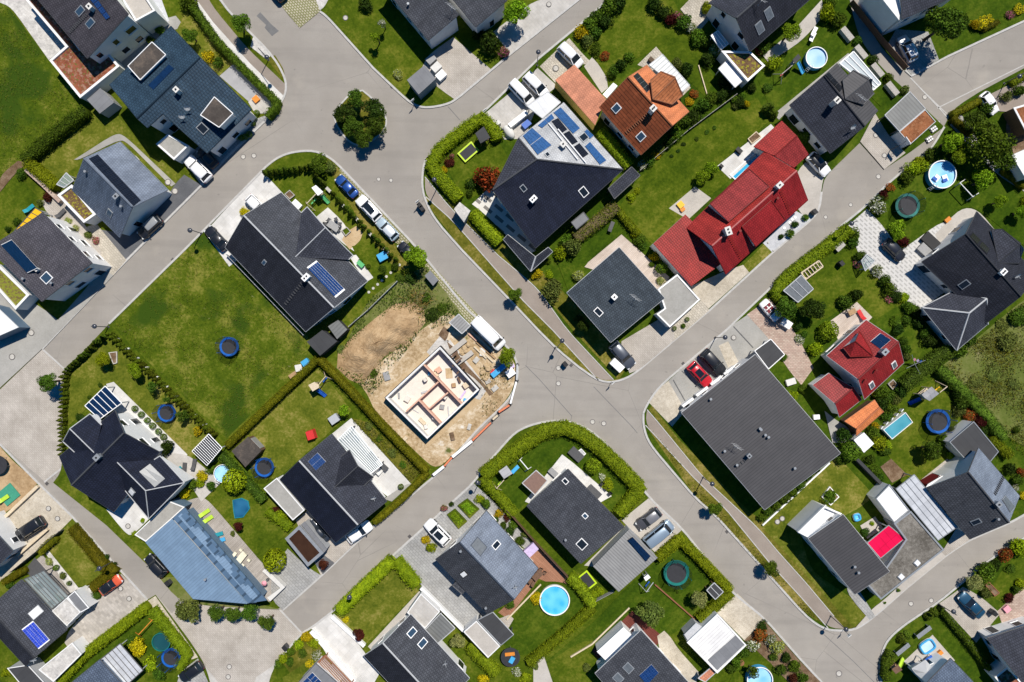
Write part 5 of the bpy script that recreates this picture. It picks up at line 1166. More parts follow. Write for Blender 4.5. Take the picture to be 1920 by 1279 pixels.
dm.vs=[P(220,867,6.7),P(273,920,6.7),P(279,973,4.2),P(235,920,4.4)];dm.tris=tri_faces(dm.vs,[[0,1,2,3]]);skylight(dm,248,922,0.8,1.1,'white','zinc')
canopy('pergola','dark glass pergola with white rafters beside the black villa','pergola',[(159,761),(197,724),(228,756),(187,786)],2.7,'pv_navy',ribs=5,rib='white',rw=0.09)
canopy('pergola','pergola with black and white checked glass panels beside the terrace','pergola',[(360,846),(391,814),(416,840),(388,873)],2.6,'glass_dark',ribs=11,rib='white',rw=0.08)
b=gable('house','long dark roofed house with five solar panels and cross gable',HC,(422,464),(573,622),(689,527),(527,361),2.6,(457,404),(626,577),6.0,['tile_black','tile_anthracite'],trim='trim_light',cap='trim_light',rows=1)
dormer(b,[(565,399,3.0),(576,388,2.7),(610,427,5.0),(662,479,2.7),(654,487,3.0)],[(554,482,5.3)],[[0,1,2,5],[5,2,3,4]],'tile_dark',trim='trim_light',name='cross_gable')
solar(b,[(575,502),(593,489),(647,544),(629,559)],5,1,'pv_blue','white',0.12,0.045);chimney(b,573,520,1.0,0.6,0.9,'white',flues=2);skylight(b,496,492,0.4,0.6,'glass_sky','zinc');steps(b,(534,572),(567,530),10)
flat('garage','dark felt-roofed garage at the lower end of the long dark house',GA,[(575,641),(604,619),(632,640),(600,667)],2.6,'bitumen','wall_dark',0)
flat('shed','grey ribbed lean-to roof behind the dark felt-roofed garage','shed',[(615,612),(634,600),(651,618),(632,636)],2.4,'corrugated_dark','wall_dark',0)
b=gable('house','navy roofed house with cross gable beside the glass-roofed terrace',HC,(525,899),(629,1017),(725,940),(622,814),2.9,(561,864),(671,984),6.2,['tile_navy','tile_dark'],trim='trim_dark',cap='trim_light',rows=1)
dormer(b,[(632,862,3.6),(655,844,3.3),(671,874,5.3),(700,895,3.3),(679,914,3.6)],[(625,916,5.6)],[[0,1,2,5],[5,2,3,4]],'tile_black',trim='trim_dark',name='cross_gable')
solar(b,[(577,866),(595,849),(611,866),(592,883)],1,2,'pv_blue','trim_light',0.1,0.015);dish(b,702,931)
flat('annex','flat grey concrete-roofed annex on the back of the navy house','annex',[(519,896),(494,916),(549,976),(571,957)],2.9,'concrete_grey','wall_white',0.1,0.15)
canopy('pergola','glass terrace roof with striped white slats on the navy house','pergola',[(630,827),(659,799),(717,871),(694,889)],2.6,'glass_roof',post='grey_dark',ribs=9,rib='white',rw=0.10)
flat('garden_shed','black flat-roofed garden shed at the end of the clipped hedge','shed',[(434,846),(465,819),(490,845),(460,876)],2.3,'bitumen_brown','wood_dark',0,door=1)
b=house('house','house with large blue metal roof and glazed upper gallery',HC,[(322,974,4.6),(273,1017,3.2),(362,1123,3.2),(463,1132,4.6)],[],[[0,1,2,3]],'metal_blue',trim='metal_blue',over=0.25,rows=1)
vent(b,387,1085);MB().slab([P(324,972,5.0),P(466,1131,5.0),P(500,1126,5.0),P(346,952,5.0)],0.25).build('gallery_roof',M['metal_blue_dark'],b.root);MB().slab([P(334,968,5.1),P(470,1122,5.1),P(476,1118,5.1),P(340,963,5.1)],0.1).build('gallery_band',M['metal_blue'],b.root)
for k in range(6):
 f0,f1=k/6+0.015,(k+1)/6-0.02;q0=(346,958);q1=(486,1121);MB().slab([P(q0[0]+(q1[0]-q0[0])*f+dx,q0[1]+(q1[1]-q0[1])*f+dy,5.15)for f,dx,dy in((f0,0,0),(f1,0,0),(f1,-9,7),(f0,-9,7))],0.05).build('gallery_panel',M['metal_blue' if k%2 else 'metal_blue_dark'],b.root)
MB().prism([(p.x,p.y)for p in inset([P(334,968,3),P(472,1126,3),P(494,1124,3),P(346,956,3)],0.2)],0,4.7).build('gallery_wall',M['wall_blue'],b.root,uv=False)
flat('garage','grey flat-roofed annex joined to the blue metal roofed house',GA,[(252,1003),(318,940),(346,951),(322,973),(273,1016)],3.0,'concrete_grey','wall_blue',0.1,0.15)
flat('carport','grey carport with brown rainwater standing on its flat roof','carport',[(534,1010),(561,985),(607,1037),(577,1063)],2.9,'water_brown','wall_grey',0.12,0.45,'zinc')
flat('shed','dark side roof strip beside the brown-topped carport','shed',[(565,984),(571,978),(613,1030),(608,1036)],2.6,'bitumen_grey','wall_grey',0)
b=house('house','dark roofed house split in two offset blocks beside the top street',HC,[(803,75,4.2),(860,27,5.4),(770,-80,5.4),(713,-32,4.2)],[],[[0,1,2,3]],'tile_anthracite',rows=1,over=0.3);aerial(b,848,25);vent(b,766,10)
b=house('house','upper dark roofed half of the split house beside the leafy street tree',HC,[(892,50,4.4),(951,0,5.4),(871,-96,5.4),(812,-46,4.4)],[],[[0,1,2,3]],'tile_anthracite',rows=1,over=0.3)
flat('garden_shed','blue-walled shed with pale grey roof on the corner lawn','shed',[(763,150),(796,122),(817,148),(785,177)],2.7,'bitumen_grey','wall_blue',0,door=0)
b=house('house','dark hipped house with silver solar roof and L-shaped porch',HC,[(1057,192,4.4),(1168,318,4.4),(1004,465,4.4),(924,356,7.4),(972,259,7.3)],[(1006,299,7.6)],[[0,1,5,4],[1,2,3,5],[3,4,5]],['tile_pale','tile_navy','tile_dark'],trim='trim_dark',rows=1)
for l_,nu,nv in(([(980,255),(997,240),(1034,273),(1008,291)],4,2),([(1037,211),(1050,201),(1088,242),(1075,252)],5,1),([(1008,236),(1034,214),(1039,222),(1016,241)],2,1),([(1096,274),(1105,266),(1137,302),(1125,310)],6,1),([(1095,247),(1100,243),(1113,255),(1106,261)],1,1)):solar(b,l_,nu,nv,'pv_mid','trim_light',0.12,0.02)
for l_ in([(1034,228),(1046,222),(1063,243),(1051,251)],[(1055,252),(1067,246),(1083,266),(1070,273)],[(1075,276),(1086,269),(1103,289),(1090,298)]):solar(b,l_,1,6,'pv_black','black',0.12,0.02)
for a_,c_ in(((1028,232),(1083,300)),((1046,243),(1098,306))):
 q0,q1=onroof(b,*a_)[0],onroof(b,*c_)[0];MB().tube([q0+Vector((0,0,.25)),q1+Vector((0,0,.25))],0.1).build('collector_pipe',M['white'],b.root,uv=False)
chimney(b,1056,270,0.7,0.7,1.0,'offwhite');chimney(b,1000,373,0.9,0.6,1.1,'white',flues=2);skylight(b,981,353,0.55,0.8,'glass');skylight(b,1094,360,0.9,1.2,'glass','white');skylight(b,1094,258,0.9,1.1,'glass');skylight(b,1026,290,0.5,0.5,'glass')
b=house('porch','dark tiled L-shaped porch roof around the corner of the hipped house','porch',[(944,449,2.6),(995,509,2.6),(1036,472,2.6),(1028,464,3.3),(1004,482,3.4),(952,440,3.2)],[],[[0,1,4,5],[1,2,3,4]],'tile_dark',trim='trim_light',windows=False,over=0.5,th=0.12)
canopy('carport','dark ribbed carport roof on the far corner of the hipped house','carport',[(1140,354),(1184,313),(1200,329),(1152,373)],2.7,'tile_dark',post='grey_dark',rib='trim_dark')
canopy('carport','pale grey tarpaulin carport beside two white parked cars','carport',[(988,199),(1027,172),(1051,192),(1017,222)],2.5,'canopy_light')
canopy('patio_roof','small grey patio roof beside the textured hedge','patio roof',[(1071,417),(1094,398),(1104,411),(1081,430)],2.5,'bitumen_grey',post='grey_dark',rib='trim_dark')
flat('garage','long garage with salmon orange roof and yellow wall',GA,[(1041,150),(1077,121),(1136,186),(1116,235)],3.0,'tile_salmon','wall_yellow',0)
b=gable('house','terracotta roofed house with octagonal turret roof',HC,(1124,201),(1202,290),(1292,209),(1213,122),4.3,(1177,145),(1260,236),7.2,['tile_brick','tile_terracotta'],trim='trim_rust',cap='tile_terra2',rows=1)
dormer(b,[(1239,134,6.3),(1265,144,6.0),(1280,179,6.0),(1260,196,6.3),(1224,186,7.4),(1220,150,6.3)],[(1266,146,7.4)],[[4,6,0,5],[6,1,0],[4,3,2,6],[2,1,6]],'tile_terra2','wall_white',trim='trim_rust',name='turret_roof',over=0.3)
solar(b,[(1187,143),(1195,137),(1221,166),(1212,174)],1,4,'pv_black','trim_light',0.1,0.02);skylight(b,1156,203,0.9,1.0,'glass_sky','white');skylight(b,1202,256,0.9,1.0,'glass_sky','white');chimney(b,1225,203,0.7,0.7,1.2,'offwhite',flues=2);steps(b,(1173,250),(1215,214),12,'trim_rust')
canopy('awning','white cloth terrace awning behind the terracotta house','awning',[(1217,122),(1242,102),(1293,160),(1280,172)],2.7,'slats_white')
flat('garden_shed','low white roofed link between orange garage and terracotta house','shed',[(1130,177),(1150,155),(1158,161),(1138,184)],2.3,'white','wall_white',0)
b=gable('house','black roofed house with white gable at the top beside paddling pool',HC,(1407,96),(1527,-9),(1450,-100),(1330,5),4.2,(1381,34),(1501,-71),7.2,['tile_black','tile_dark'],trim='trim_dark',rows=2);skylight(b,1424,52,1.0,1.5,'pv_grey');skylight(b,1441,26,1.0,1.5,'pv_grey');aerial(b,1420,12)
flat('annex','flat annex with brown sedum roof and white rim, upper right','annex',[(1352,95),(1407,96),(1435,123),(1402,153)],3.0,'sedum_brown','wall_white',0.2,0.3,'white')
canopy('awning','bright white square awning beside the brown sedum annex','awning',[(1347,129),(1362,114),(1395,149),(1378,164)],2.4,'white')
canopy('conservatory','glass conservatory roof on the white gable of the black house','conservatory',[(1333,67),(1346,57),(1366,82),(1352,93)],2.6,'glass_white',ribs=3,rib='white')
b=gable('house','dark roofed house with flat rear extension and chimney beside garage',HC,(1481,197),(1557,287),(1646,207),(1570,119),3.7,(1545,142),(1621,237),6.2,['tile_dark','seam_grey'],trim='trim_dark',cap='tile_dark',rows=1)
dormer(b,[(1580,150,5.2),(1600,132,5.2),(1630,147,5.2),(1639,175,5.0),(1619,196,5.2),(1585,186,6.2)],[(1629,150,6.2)],[[0,1,6,5],[1,2,6],[6,3,4,5]],'seam_grey','wall_grey',trim='trim_dark',name='turret_roof')
solar(b,[(1546,141),(1553,136),(1580,166),(1574,173)],1,3,'pv_black','trim_dark',0.1,0.02);chimney(b,1570,188,0.7,0.7,1.3,'offwhite',flues=2);dish(b,1594,241);aerial(b,1606,193)
canopy('conservatory','white framed glass conservatory on the rear of the dark house','conservatory',[(1574,119),(1600,97),(1651,157),(1637,169)],2.8,'glass_white',ribs=3,rib='white',rw=0.16)
canopy('carport','grey ribbed carport roof beside the lane, upper right','carport',[(1659,216),(1706,172),(1735,204),(1686,246)],2.7,'corrugated_dark',post='grey_dark')
flat('garage','garage with rusty brown sedum roof below the grey carport',GA,[(1686,247),(1735,205),(1755,228),(1707,271)],2.7,'sedum_rust','wall_white',0.1,0.1,'zinc')
b=house('house','white walled house with dark roof at the top beside big tree',HC,[(1692,36,6.0),(1800,-12,6.0),(1790,-90,7.4),(1686,-60,7.4)],[],[[0,1,2,3]],'tile_dark',rows=2,over=0.1)
flat('annex','white-walled wing at the top behind the silver parked car','annex',[(1640,-20),(1686,38),(1692,-20),(1660,-60)],5.8,'wall_white','wall_white',0)
flat('shed','rust brown flat-roofed shed at the right edge, upper right','shed',[(1900,202),(1940,190),(1950,240),(1925,250)],2.6,'sedum_rust','wood_dark',0.05)
flat('garage','white flat-roofed garage at the right edge beyond the lane',GA,[(1897,291),(1945,270),(1975,310),(1924,336)],3.0,'white','wall_white',0.1)
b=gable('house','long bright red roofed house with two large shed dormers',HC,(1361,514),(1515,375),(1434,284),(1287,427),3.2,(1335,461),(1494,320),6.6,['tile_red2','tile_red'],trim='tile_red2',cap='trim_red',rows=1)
dormer(b,[(1331,382,4.7),(1405,317,4.7),(1442,350,6.4),(1366,416,6.4)],[],[[0,1,2,3]],'tile_red3',trim='tile_red3',name='shed_dormer');dormer(b,[(1417,462,4.6),(1472,412,4.6),(1446,376,6.2),(1391,425,6.2)],[],[[0,1,2,3]],'tile_red2',trim='tile_red',name='shed_dormer')
chimney(b,1366,433,1.1,0.7,1.1,'offwhite',-D2-3.6,2);chimney(b,1462,347,0.8,0.6,1.0,'offwhite');steps(b,(1366,443),(1389,484),11,'tile_red',0.45);steps(b,(1463,357),(1482,402),11,'tile_red',0.45);vent(b,1386,434,'tile_red');vent(b,1456,373,'tile_red')
flat('annex','low red ribbed lean-to roof on the end of the long red house','annex',[(1225,457),(1285,402),(1300,417),(1352,495),(1296,537)],3.2,'tile_red','wall_white',0)
b=gable('annex','lower red gabled wing joining the long red house beside white car','annex',(1489,312),(1516,289),(1466,227),(1414,275),2.7,(1452,292),(1495,254),4.0,['tile_red2','tile_red3'],trim='tile_red',cap='tile_red',windows=False)if 0 else house('annex','lower red gabled wing joining the long red house beside white car','annex',[(1414,275,2.7),(1466,227,2.7),(1494,255,4.0),(1516,289,2.7),(1489,314,2.7),(1452,292,4.0)],[],[[0,1,2,5],[5,2,3,4]],['tile_red','tile_red3'],trim='tile_red',cap='tile_red',windows=False,over=0.3)
b=house('house','slate grey square roofed house beside the concrete-roofed garage',HC,[(1063,549,4.3),(1145,642,4.3),(1246,559,4.6),(1161,464,4.6)],[],[[0,1,2,3]],'tile_slate',trim='trim_light',rows=1);chimney(b,1152,557,0.6,0.6,1.0,'white');skylight(b,1122,585,0.7,1.1,'glass','white');aerial(b,1188,563)
flat('garage','L-shaped flat concrete garage with white rim beside the slate roofed house',GA,[(1234,542),(1270,514),(1313,562),(1256,614),(1231,589),(1246,578)],2.8,'concrete_grey','wall_white',0.12,0.22,'white')
b=house('house','huge plain grey ribbed roof house beside the parking bays',HC,[(1278,774,4.2),(1416,665,5.6),(1576,850,5.6),(1434,956,4.2)],[],[[0,1,2,3]],'seam_grey',trim='trim_light',rows=1,over=0.5)
for px,py in((1331,748),(1425,805),(1433,815),(1439,819),(1357,845),(1380,871),(1488,877),(1423,803)):vent(b,px,py)
chimney(b,1405,855,0.45,0.45,0.9,'zinc');aerial(b,1376,838);steps(b,(1378,877),(1398,862),4)
canopy('carport','black flat carport roof beside the brick-paved driveway','carport',[(1415,658),(1445,636),(1471,665),(1441,692)],2.6,'bitumen',rib='white',post='white')
canopy('carport','grey panelled shelter with pale frame beside the roadside hedge','carport',[(1469,545),(1502,516),(1525,542),(1496,567)],2.3,'pv_grey',ribs=3,post='white')
b=house('house','black tiled house with hipped wing beside the spotted courtyard',HC,[(1729,491,3.2),(1850,606,3.2),(1914,556,6.6),(1945,515,3.2),(1832,397,3.2),(1811,439,6.6)],[],[[0,1,2,5],[5,2,3,4]],'tile_black',trim='trim_dark',cap='tile_anthracite',rows=1)
dormer(b,[(1859,431,4.4),(1878,430,4.4),(1914,457,4.2),(1913,494,4.4),(1872,494,5.8)],[(1912,459,6.0)],[[0,1,5,4],[1,2,5],[5,3,4]],'tile_dark',trim='tile_anthracite',name='cross_gable');skylight(b,1808,533,0.8,1.2,'glass','zinc');chimney(b,1882,510,0.8,0.6,0.9,'white',flues=2);dish(b,1900,518)
solar(b,[(1815,443),(1823,435),(1856,468),(1850,478)],1,2,'pv_black','tile_black',0.1,0.1)
b=house('annex','hipped black tiled wing on the lower side of the courtyard house','annex',[(1729,577,2.8),(1794,657,2.8),(1852,608,2.8),(1790,545,2.8)],[(1817,587,4.6),(1850,560,4.6)],[[0,4,5,3],[0,1,4],[1,2,5,4],[2,3,5]],'tile_dark',trim='trim_light',cap='trim_light',rows=1)
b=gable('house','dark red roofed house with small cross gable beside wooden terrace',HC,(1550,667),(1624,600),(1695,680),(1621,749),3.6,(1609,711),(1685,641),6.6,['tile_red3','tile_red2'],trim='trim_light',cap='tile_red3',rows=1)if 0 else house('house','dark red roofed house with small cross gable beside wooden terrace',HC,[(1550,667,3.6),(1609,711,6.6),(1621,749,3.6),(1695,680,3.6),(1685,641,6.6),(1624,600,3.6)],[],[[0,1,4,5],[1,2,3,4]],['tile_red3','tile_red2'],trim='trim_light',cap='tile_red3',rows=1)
dormer(b,[(1581,652,4.6),(1595,669,5.2),(1636,667,5.4),(1612,622,4.6),(1607,637,6.2)],[(1634,666,6.2)],[[4,0,1,5],[4,5,3]],'tile_red2',trim='trim_red',name='cross_gable')if 0 else dormer(b,[(1581,652,4.6),(1594,669,5.4),(1637,668,6.3),(1632,655,5.6),(1612,622,4.6),(1604,640,6.1)],[],[[5,0,1,2],[5,2,3,4]],'tile_red2',trim='tile_red',name='cross_gable')
solar(b,[(1632,641),(1651,625),(1671,638),(1651,655)],2,1,'pv_navy','white',0.1,0.02);chimney(b,1660,660,0.8,0.6,0.9,'zinc');skylight(b,1634,722,0.6,1.2,'pv_grey','white');skylight(b,1676,684,0.6,1.2,'pv_grey','white');vent(b,1620,712,'tile_red');vent(b,1640,694,'tile_red')
b=house('annex','lower red gabled annex on the dark red house beside orange shed','annex',[(1524,722,2.7),(1554,700,2.7),(1600,727,4.2),(1616,749,2.8),(1574,782,2.7),(1566,757,4.2)],[],[[0,5,2,1],[5,4,3,2]],['tile_red3','tile_red2'],trim='trim_light',cap='tile_red3',windows=False,over=0.25)
b=house('garden_shed','garden shed with bright orange gabled roof below the red house','shed',[(1584,790,2.2),(1606,804,2.8),(1606,817,2.2),(1657,772,2.2),(1649,764,2.8),(1640,750,2.2)],[],[[0,1,4,5],[1,2,3,4]],'tile_orange',wall='wood_dark',windows=False,over=0.15,trim='trim_rust',cap='tile_terracotta',th=0.1)
flat('garden_shed','small white roofed shed beside the round dark bush','shed',[(1601,825),(1620,811),(1639,832),(1620,849)],2.2,'white','wall_white',0)
flat('garage','black flat-roofed garage behind the grey gabled house, right edge',GA,[(1780,829),(1826,790),(1873,847),(1850,875),(1812,864)],2.8,'bitumen','wall_white',0.08,0.12,'zinc')
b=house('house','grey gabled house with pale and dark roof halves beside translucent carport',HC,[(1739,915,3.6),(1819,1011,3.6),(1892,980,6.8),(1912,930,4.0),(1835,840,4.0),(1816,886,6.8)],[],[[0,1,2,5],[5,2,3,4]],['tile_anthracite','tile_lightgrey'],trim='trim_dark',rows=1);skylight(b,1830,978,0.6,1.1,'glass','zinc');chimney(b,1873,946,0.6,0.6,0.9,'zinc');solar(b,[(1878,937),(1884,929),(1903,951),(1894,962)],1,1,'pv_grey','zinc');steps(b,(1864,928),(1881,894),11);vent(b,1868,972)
canopy('carport','pale translucent corrugated carport roof beside the grey gabled house','carport',[(1680,917),(1714,890),(1795,988),(1759,1013)],2.8,'canopy_light',ribs=4,rib='zinc',post='zinc')
flat('garage','white flat-roofed garage between the lawn and pale carport roof',GA,[(1642,935),(1668,908),(1706,957),(1677,981)],3.0,'white','wall_white',0.1,0.15,'zinc')
flat('annex','dark red walled terrace room with pale top beside the carport','annex',[(1728,925),(1740,908),(1765,893),(1780,889),(1750,916)],2.6,'wall_white','wall_red',0)
b=house('house','modern house with sloping dark roof and white upper storey',HC,[(1516,1010,5.0),(1581,965,6.0),(1668,1072,6.0),(1603,1115,5.0)],[],[[0,1,2,3]],'seam_grey',trim='trim_light',over=0.15,rows=2);vent(b,1600,1061);vent(b,1607,1072)
flat('annex','white walled roof terrace at the end of the modern house','annex',[(1496,998),(1546,949),(1579,963),(1517,1009)],4.4,'white','wall_white',0.5,0.25,'white')
flat('annex','gravel flat roof wing with skylights below the pink awning','annex',[(1676,982),(1708,958),(1771,1031),(1652,1125),(1622,1092),(1660,1066),(1698,1012)],3.2,'gravel_roof','wall_grey',0.15,0.25,'zinc')
for px,py in((1720,1056),(1690,1082)):
 q=P(px,py,3.25);t=thing('roof_light',f"{'upper' if py < 1070 else 'lower'} white square roof light on the gravel flat roof",'roof light',(q.x,q.y,3.05),group='roof lights on the gravel roof');MB().box((q.x,q.y,3.02),(0.85,0.85,0.22),0.8).build('kerb_frame',M['zinc'],t,uv=False);MB().box((q.x,q.y,3.24),(0.75,0.75,0.12),0.8,0.8).build('dome',M['white'],t,uv=False)
canopy('awning','bright pink cloth awning over the modern house terrace','awning',[(1626,1018),(1666,985),(1696,1010),(1651,1047)],2.8,'pink',rib='zinc')
b=house('house','white house with dark roof at the right edge, bottom right',HC,[(1852,1197,3.4),(1950,1165,3.4),(2010,1240,6.4),(1925,1290,6.4)],[],[[0,1,2,3]],'tile_dark',rows=1)
b=house('house','grey tiled house corner at the bottom beside inflatable pool',HC,[(1783,1235,3.6),(1845,1300,3.6),(1800,1350,6.0),(1735,1285,6.0)],[],[[0,1,2,3]],'tile_bluegrey',rows=1)
flat('annex','sedum roofed box with white rim at the bottom right corner','annex',[(1865,1270),(1890,1250),(1925,1290),(1900,1310)],2.6,'sedum_red','wall_white',0.15,0.25)
b=house('house','anthracite house inside the curved corner hedge',HC,[(988,949,4.0),(1065,880,4.8),(1170,988,4.8),(1089,1057,4.0)],[],[[0,1,2,3]],'tile_anthracite',rows=1,over=0.5,trim='trim_dark');skylight(b,1060,902,0.5,0.7,'glass','white');skylight(b,1091,1020,1.1,1.2,'glass','white');skylight(b,1097,967,0.5,0.6,'glass_sky','white');vent(b,1060,1011)
flat('garage','grey corrugated garage roof with two solar panels beside driveway',GA,[(1112,1062),(1180,992),(1233,1046),(1160,1110)],2.9,'corrugated','wall_grey',0);
gb=Bld();gb.root=[o for o in COL.objects if o.name.startswith('garage')and o.type=='EMPTY'][-1];gb.vs=pts([(1112,1062),(1180,992),(1233,1046),(1160,1110)],2.9);gb.tris=tri_faces(gb.vs,[[0,1,2,3]]);gb.fallback=2.9;solar(gb,[(1177,1013),(1186,1007),(1220,1043),(1212,1053)],2,1,'pv_navy','black',0.3,0.02,tilt=(0,0.4,0.4,0))
b=gable('house','house with sunlit pale grey and shaded dark roof halves beside wooden deck',HC,(817,1049),(914,1151),(1009,1066),(912,958),3.6,(862,1017),(964,1124),6.6,['tile_anthracite','tile_lightgrey'],trim='trim_dark',cap='tile_bluegrey',rows=1);solar(b,[(882,1023),(895,1006),(914,1026),(901,1044)],1,1,'pv_grey','tile_bluegrey',0.06);skylight(b,930,1022,0.7,1.1,'glass','white');skylight(b,870,1076,0.7,1.0,'white','black');vent(b,864,1032);vent(b,911,1138);dish(b,966,1096)  # two tile colours paint in sheen on the sunny slope, shade on the other
canopy('porch','dark roof projection halfway along the pale and dark roofed house','porch',[(848,1098),(858,1089),(876,1103),(866,1114)],3.2,'tile_anthracite',post='grey_dark',rib='trim_dark')
flat('garage','white concrete flat garage roof below the pale and dark house',GA,[(869,1185),(893,1164),(938,1212),(915,1234)],2.8,'concrete','wall_white',0.08,0.15)
canopy('carport','black corrugated carport roof beside the white flat garage','carport',[(895,1163),(924,1148),(963,1190),(939,1210)],2.8,'bitumen',post='grey_dark',rib='zinc')
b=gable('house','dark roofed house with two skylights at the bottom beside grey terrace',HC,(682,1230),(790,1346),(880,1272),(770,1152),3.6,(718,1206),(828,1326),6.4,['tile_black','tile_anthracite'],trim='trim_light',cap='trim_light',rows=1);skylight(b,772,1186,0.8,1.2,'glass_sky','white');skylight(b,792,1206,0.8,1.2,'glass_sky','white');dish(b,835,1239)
flat('annex','pale concrete terrace roof above the slatted pergola, bottom','annex',[(763,1149),(789,1113),(825,1147),(797,1179)],2.8,'paving_light','wall_white',0.1,0.15)
canopy('pergola','grey slatted pergola between the concrete terrace and silvery tree','pergola',[(797,1181),(826,1150),(853,1178),(820,1207)],2.5,'corrugated_dark',post='grey_dark')
b=house('house','dark tiled house with three blue solar panels at the bottom',HC,[(1116,1263,4.0),(1202,1182,4.6),(1300,1290,4.6),(1210,1370,4.0)],[],[[0,1,2,3]],'tile_anthracite',trim='trim_light',rows=1);solar(b,[(1198,1266),(1221,1245),(1235,1261),(1213,1284)],3,1,'pv_blue','trim_light',0.1,0.015);skylight(b,1178,1252,1.0,1.2,'pv_grey');skylight(b,1159,1271,1.0,1.2,'pv_grey')
flat('annex','white flat awning roof between red deck and dark tiled house','annex',[(1119,1222),(1169,1176),(1187,1193),(1137,1240)],2.8,'white','wall_white',0)
flat('garage','white ribbed garage roof with a dark strip beside gravel drive',GA,[(1288,1205),(1345,1151),(1400,1210),(1345,1263)],2.9,'corrugated_white','wall_white',0.1,0.18,'white');gq=pts([(1327,1238),(1380,1191),(1396,1209),(1345,1257)],2.86);MB().slab(gq,0.04).build('roof_strip',M['bitumen_grey'],[o for o in COL.objects if o.name.startswith('garage')and o.type=='EMPTY'][-1])
flat('garden_shed','small speckled grey lean-to roof beside the white ribbed garage','shed',[(1283,1190),(1305,1168),(1318,1176),(1290,1202)],2.4,'gravel_grey','wall_grey',0)
b=house('house','small grey roofed house with solar panels and orange pergola, bottom',HC,[(592,1245,3.4),(555,1285,3.4),(600,1330,3.4),(637,1285,3.4)],[],[[0,1,2,3]],'bitumen_grey',rows=1,over=0.15,windows=False);solar(b,[(567,1279),(586,1260),(603,1277),(584,1296)],2,3,'pv_blue','white',0.15,0.02)
canopy('pergola','orange timber pergola over dark decking at the bottom','pergola',[(595,1243),(610,1229),(662,1284),(645,1300)],2.4,None,post='trim_rust',ribs=6,rib='trim_rust',rw=0.16)
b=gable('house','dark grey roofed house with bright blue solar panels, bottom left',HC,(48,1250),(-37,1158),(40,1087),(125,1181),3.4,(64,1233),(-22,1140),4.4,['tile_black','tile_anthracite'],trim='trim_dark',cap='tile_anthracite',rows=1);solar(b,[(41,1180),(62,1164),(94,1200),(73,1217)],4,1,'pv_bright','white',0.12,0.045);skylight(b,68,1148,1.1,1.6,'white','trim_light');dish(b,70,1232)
flat('annex','gravel-topped flat annex beside the bright blue solar house','annex',[(97,1146),(125,1121),(151,1148),(125,1174)],2.9,'stone_rough','wall_white',0.08,0.1)
flat('annex','white flat canopy roof above the patterned driveway, bottom left','annex',[(126,1120),(140,1108),(167,1140),(149,1150)],2.8,'bitumen_grey','wall_white',0.1,0.12,'white')
canopy('pergola','glass and dark metal pergola over the terrace, bottom left','pergola',[(45,1086),(82,1070),(128,1118),(97,1142)],2.6,'glass_roof',post='grey_dark',ribs=6,rib='grey_dark')
flat('garage','dark felt-roofed carport at the bottom left corner',GA,[(13,1253),(52,1247),(92,1290),(60,1310)],2.7,'bitumen','wall_grey',0.05,0.1)
flat('garage','weathered grey flat garage along the lime hedge, bottom left',GA,[(72,1256),(135,1205),(153,1227),(100,1279)],2.7,'stone_rough','wall_white',0.1,0.15)
b=house('house','grey roofed house with metal terrace roof at the bottom left',HC,[(132,1282,4.0),(187,1237,4.0),(235,1290,4.0),(180,1335,4.0)],[],[[0,1,2,3]],'tile_bluegrey',rows=1)
canopy('pergola','pale metal terrace roof beside the covered pool, bottom left','pergola',[(189,1236),(225,1207),(268,1257),(234,1288)],2.7,'canopy_light',ribs=5,rib='grey_dark')
b=house('house','dark roof corner of a white house at the left edge, bottom left',HC,[(23,1034,3.6),(-20,1075,3.6),(-80,1010,5),(-38,968,5)],[],[[0,1,2,3]],'tile_dark',rows=1,over=0.2)
# building site
A_,B_,C_,D_=(722,745),(826,648),(901,730),(802,824)
t=thing('unfinished_house','roofless house shell of brick walls on the sandy building site','building shell',tuple(P(812,737)),group=None)
MB().prism([(p.x,p.y)for p in pts([A_,B_,C_,D_],1.4)],0.08,0.32).build('floor_slab',M['plaster_pale'],t,uv=False)
o_=pts([A_,B_,C_,D_],1.4);i_=inset(o_,0.40);k_=inset(o_,0.12);n_=inset(o_,0.24)
for q0,q1,m_,z_ in((o_,k_,'black',2.02),(k_,n_,'white',2.1),(n_,i_,'offwhite',2.05)):
 w_=MB()
 for i in range(4):
  j=(i+1)%4;w_.poly([(q0[i].x,q0[i].y,z_),(q0[j].x,q0[j].y,z_),(q1[j].x,q1[j].y,z_),(q1[i].x,q1[i].y,z_)])
  for q in(q0,q1):w_.poly([(q[i].x,q[i].y,0.1),(q[j].x,q[j].y,0.1),(q[j].x,q[j].y,z_),(q[i].x,q[i].y,z_)])
 w_.build('outer_wall',M[m_],t,uv=False)
for a,c,z_ in(((793,682),(866,758),1.85),((761,772),(822,716),1.86),((786,751),(826,794),1.84),((805,766),(840,736),1.83)):MB().strip(pts([a,c],z_),0.22,0.3,z_).build('inner_wall',M['brick_orange'],t,uv=False)
for a,c in(((797,712),0.5),((834,745),0.9),((813,782),0.4)):q=P(*a,1);MB().box((q.x,q.y,0.3),(0.5,0.6,0.9),c).build('brick_pier',M['plaster_pale'],t,uv=False)
for i,(a,c,e)in enumerate((((834,668),(873,637),'upper'),((856,682),(886,660),'lower'))):tag(MB().strip(pts([a,c],0.6),0.75,0.1,0.65).build('concrete_beam',M['concrete'],uv=False),f'{e} pale concrete beam spanning the trench beside the house shell','beam','concrete beams on the building site')
sheet('trench',[(838,640),(855,655),(868,677),(925,738),(918,742),(895,712),(862,690),(845,660)],'soil',0.165);sheet('trench',[(832,612),(845,622),(835,640),(822,628)],'soil',0.165)
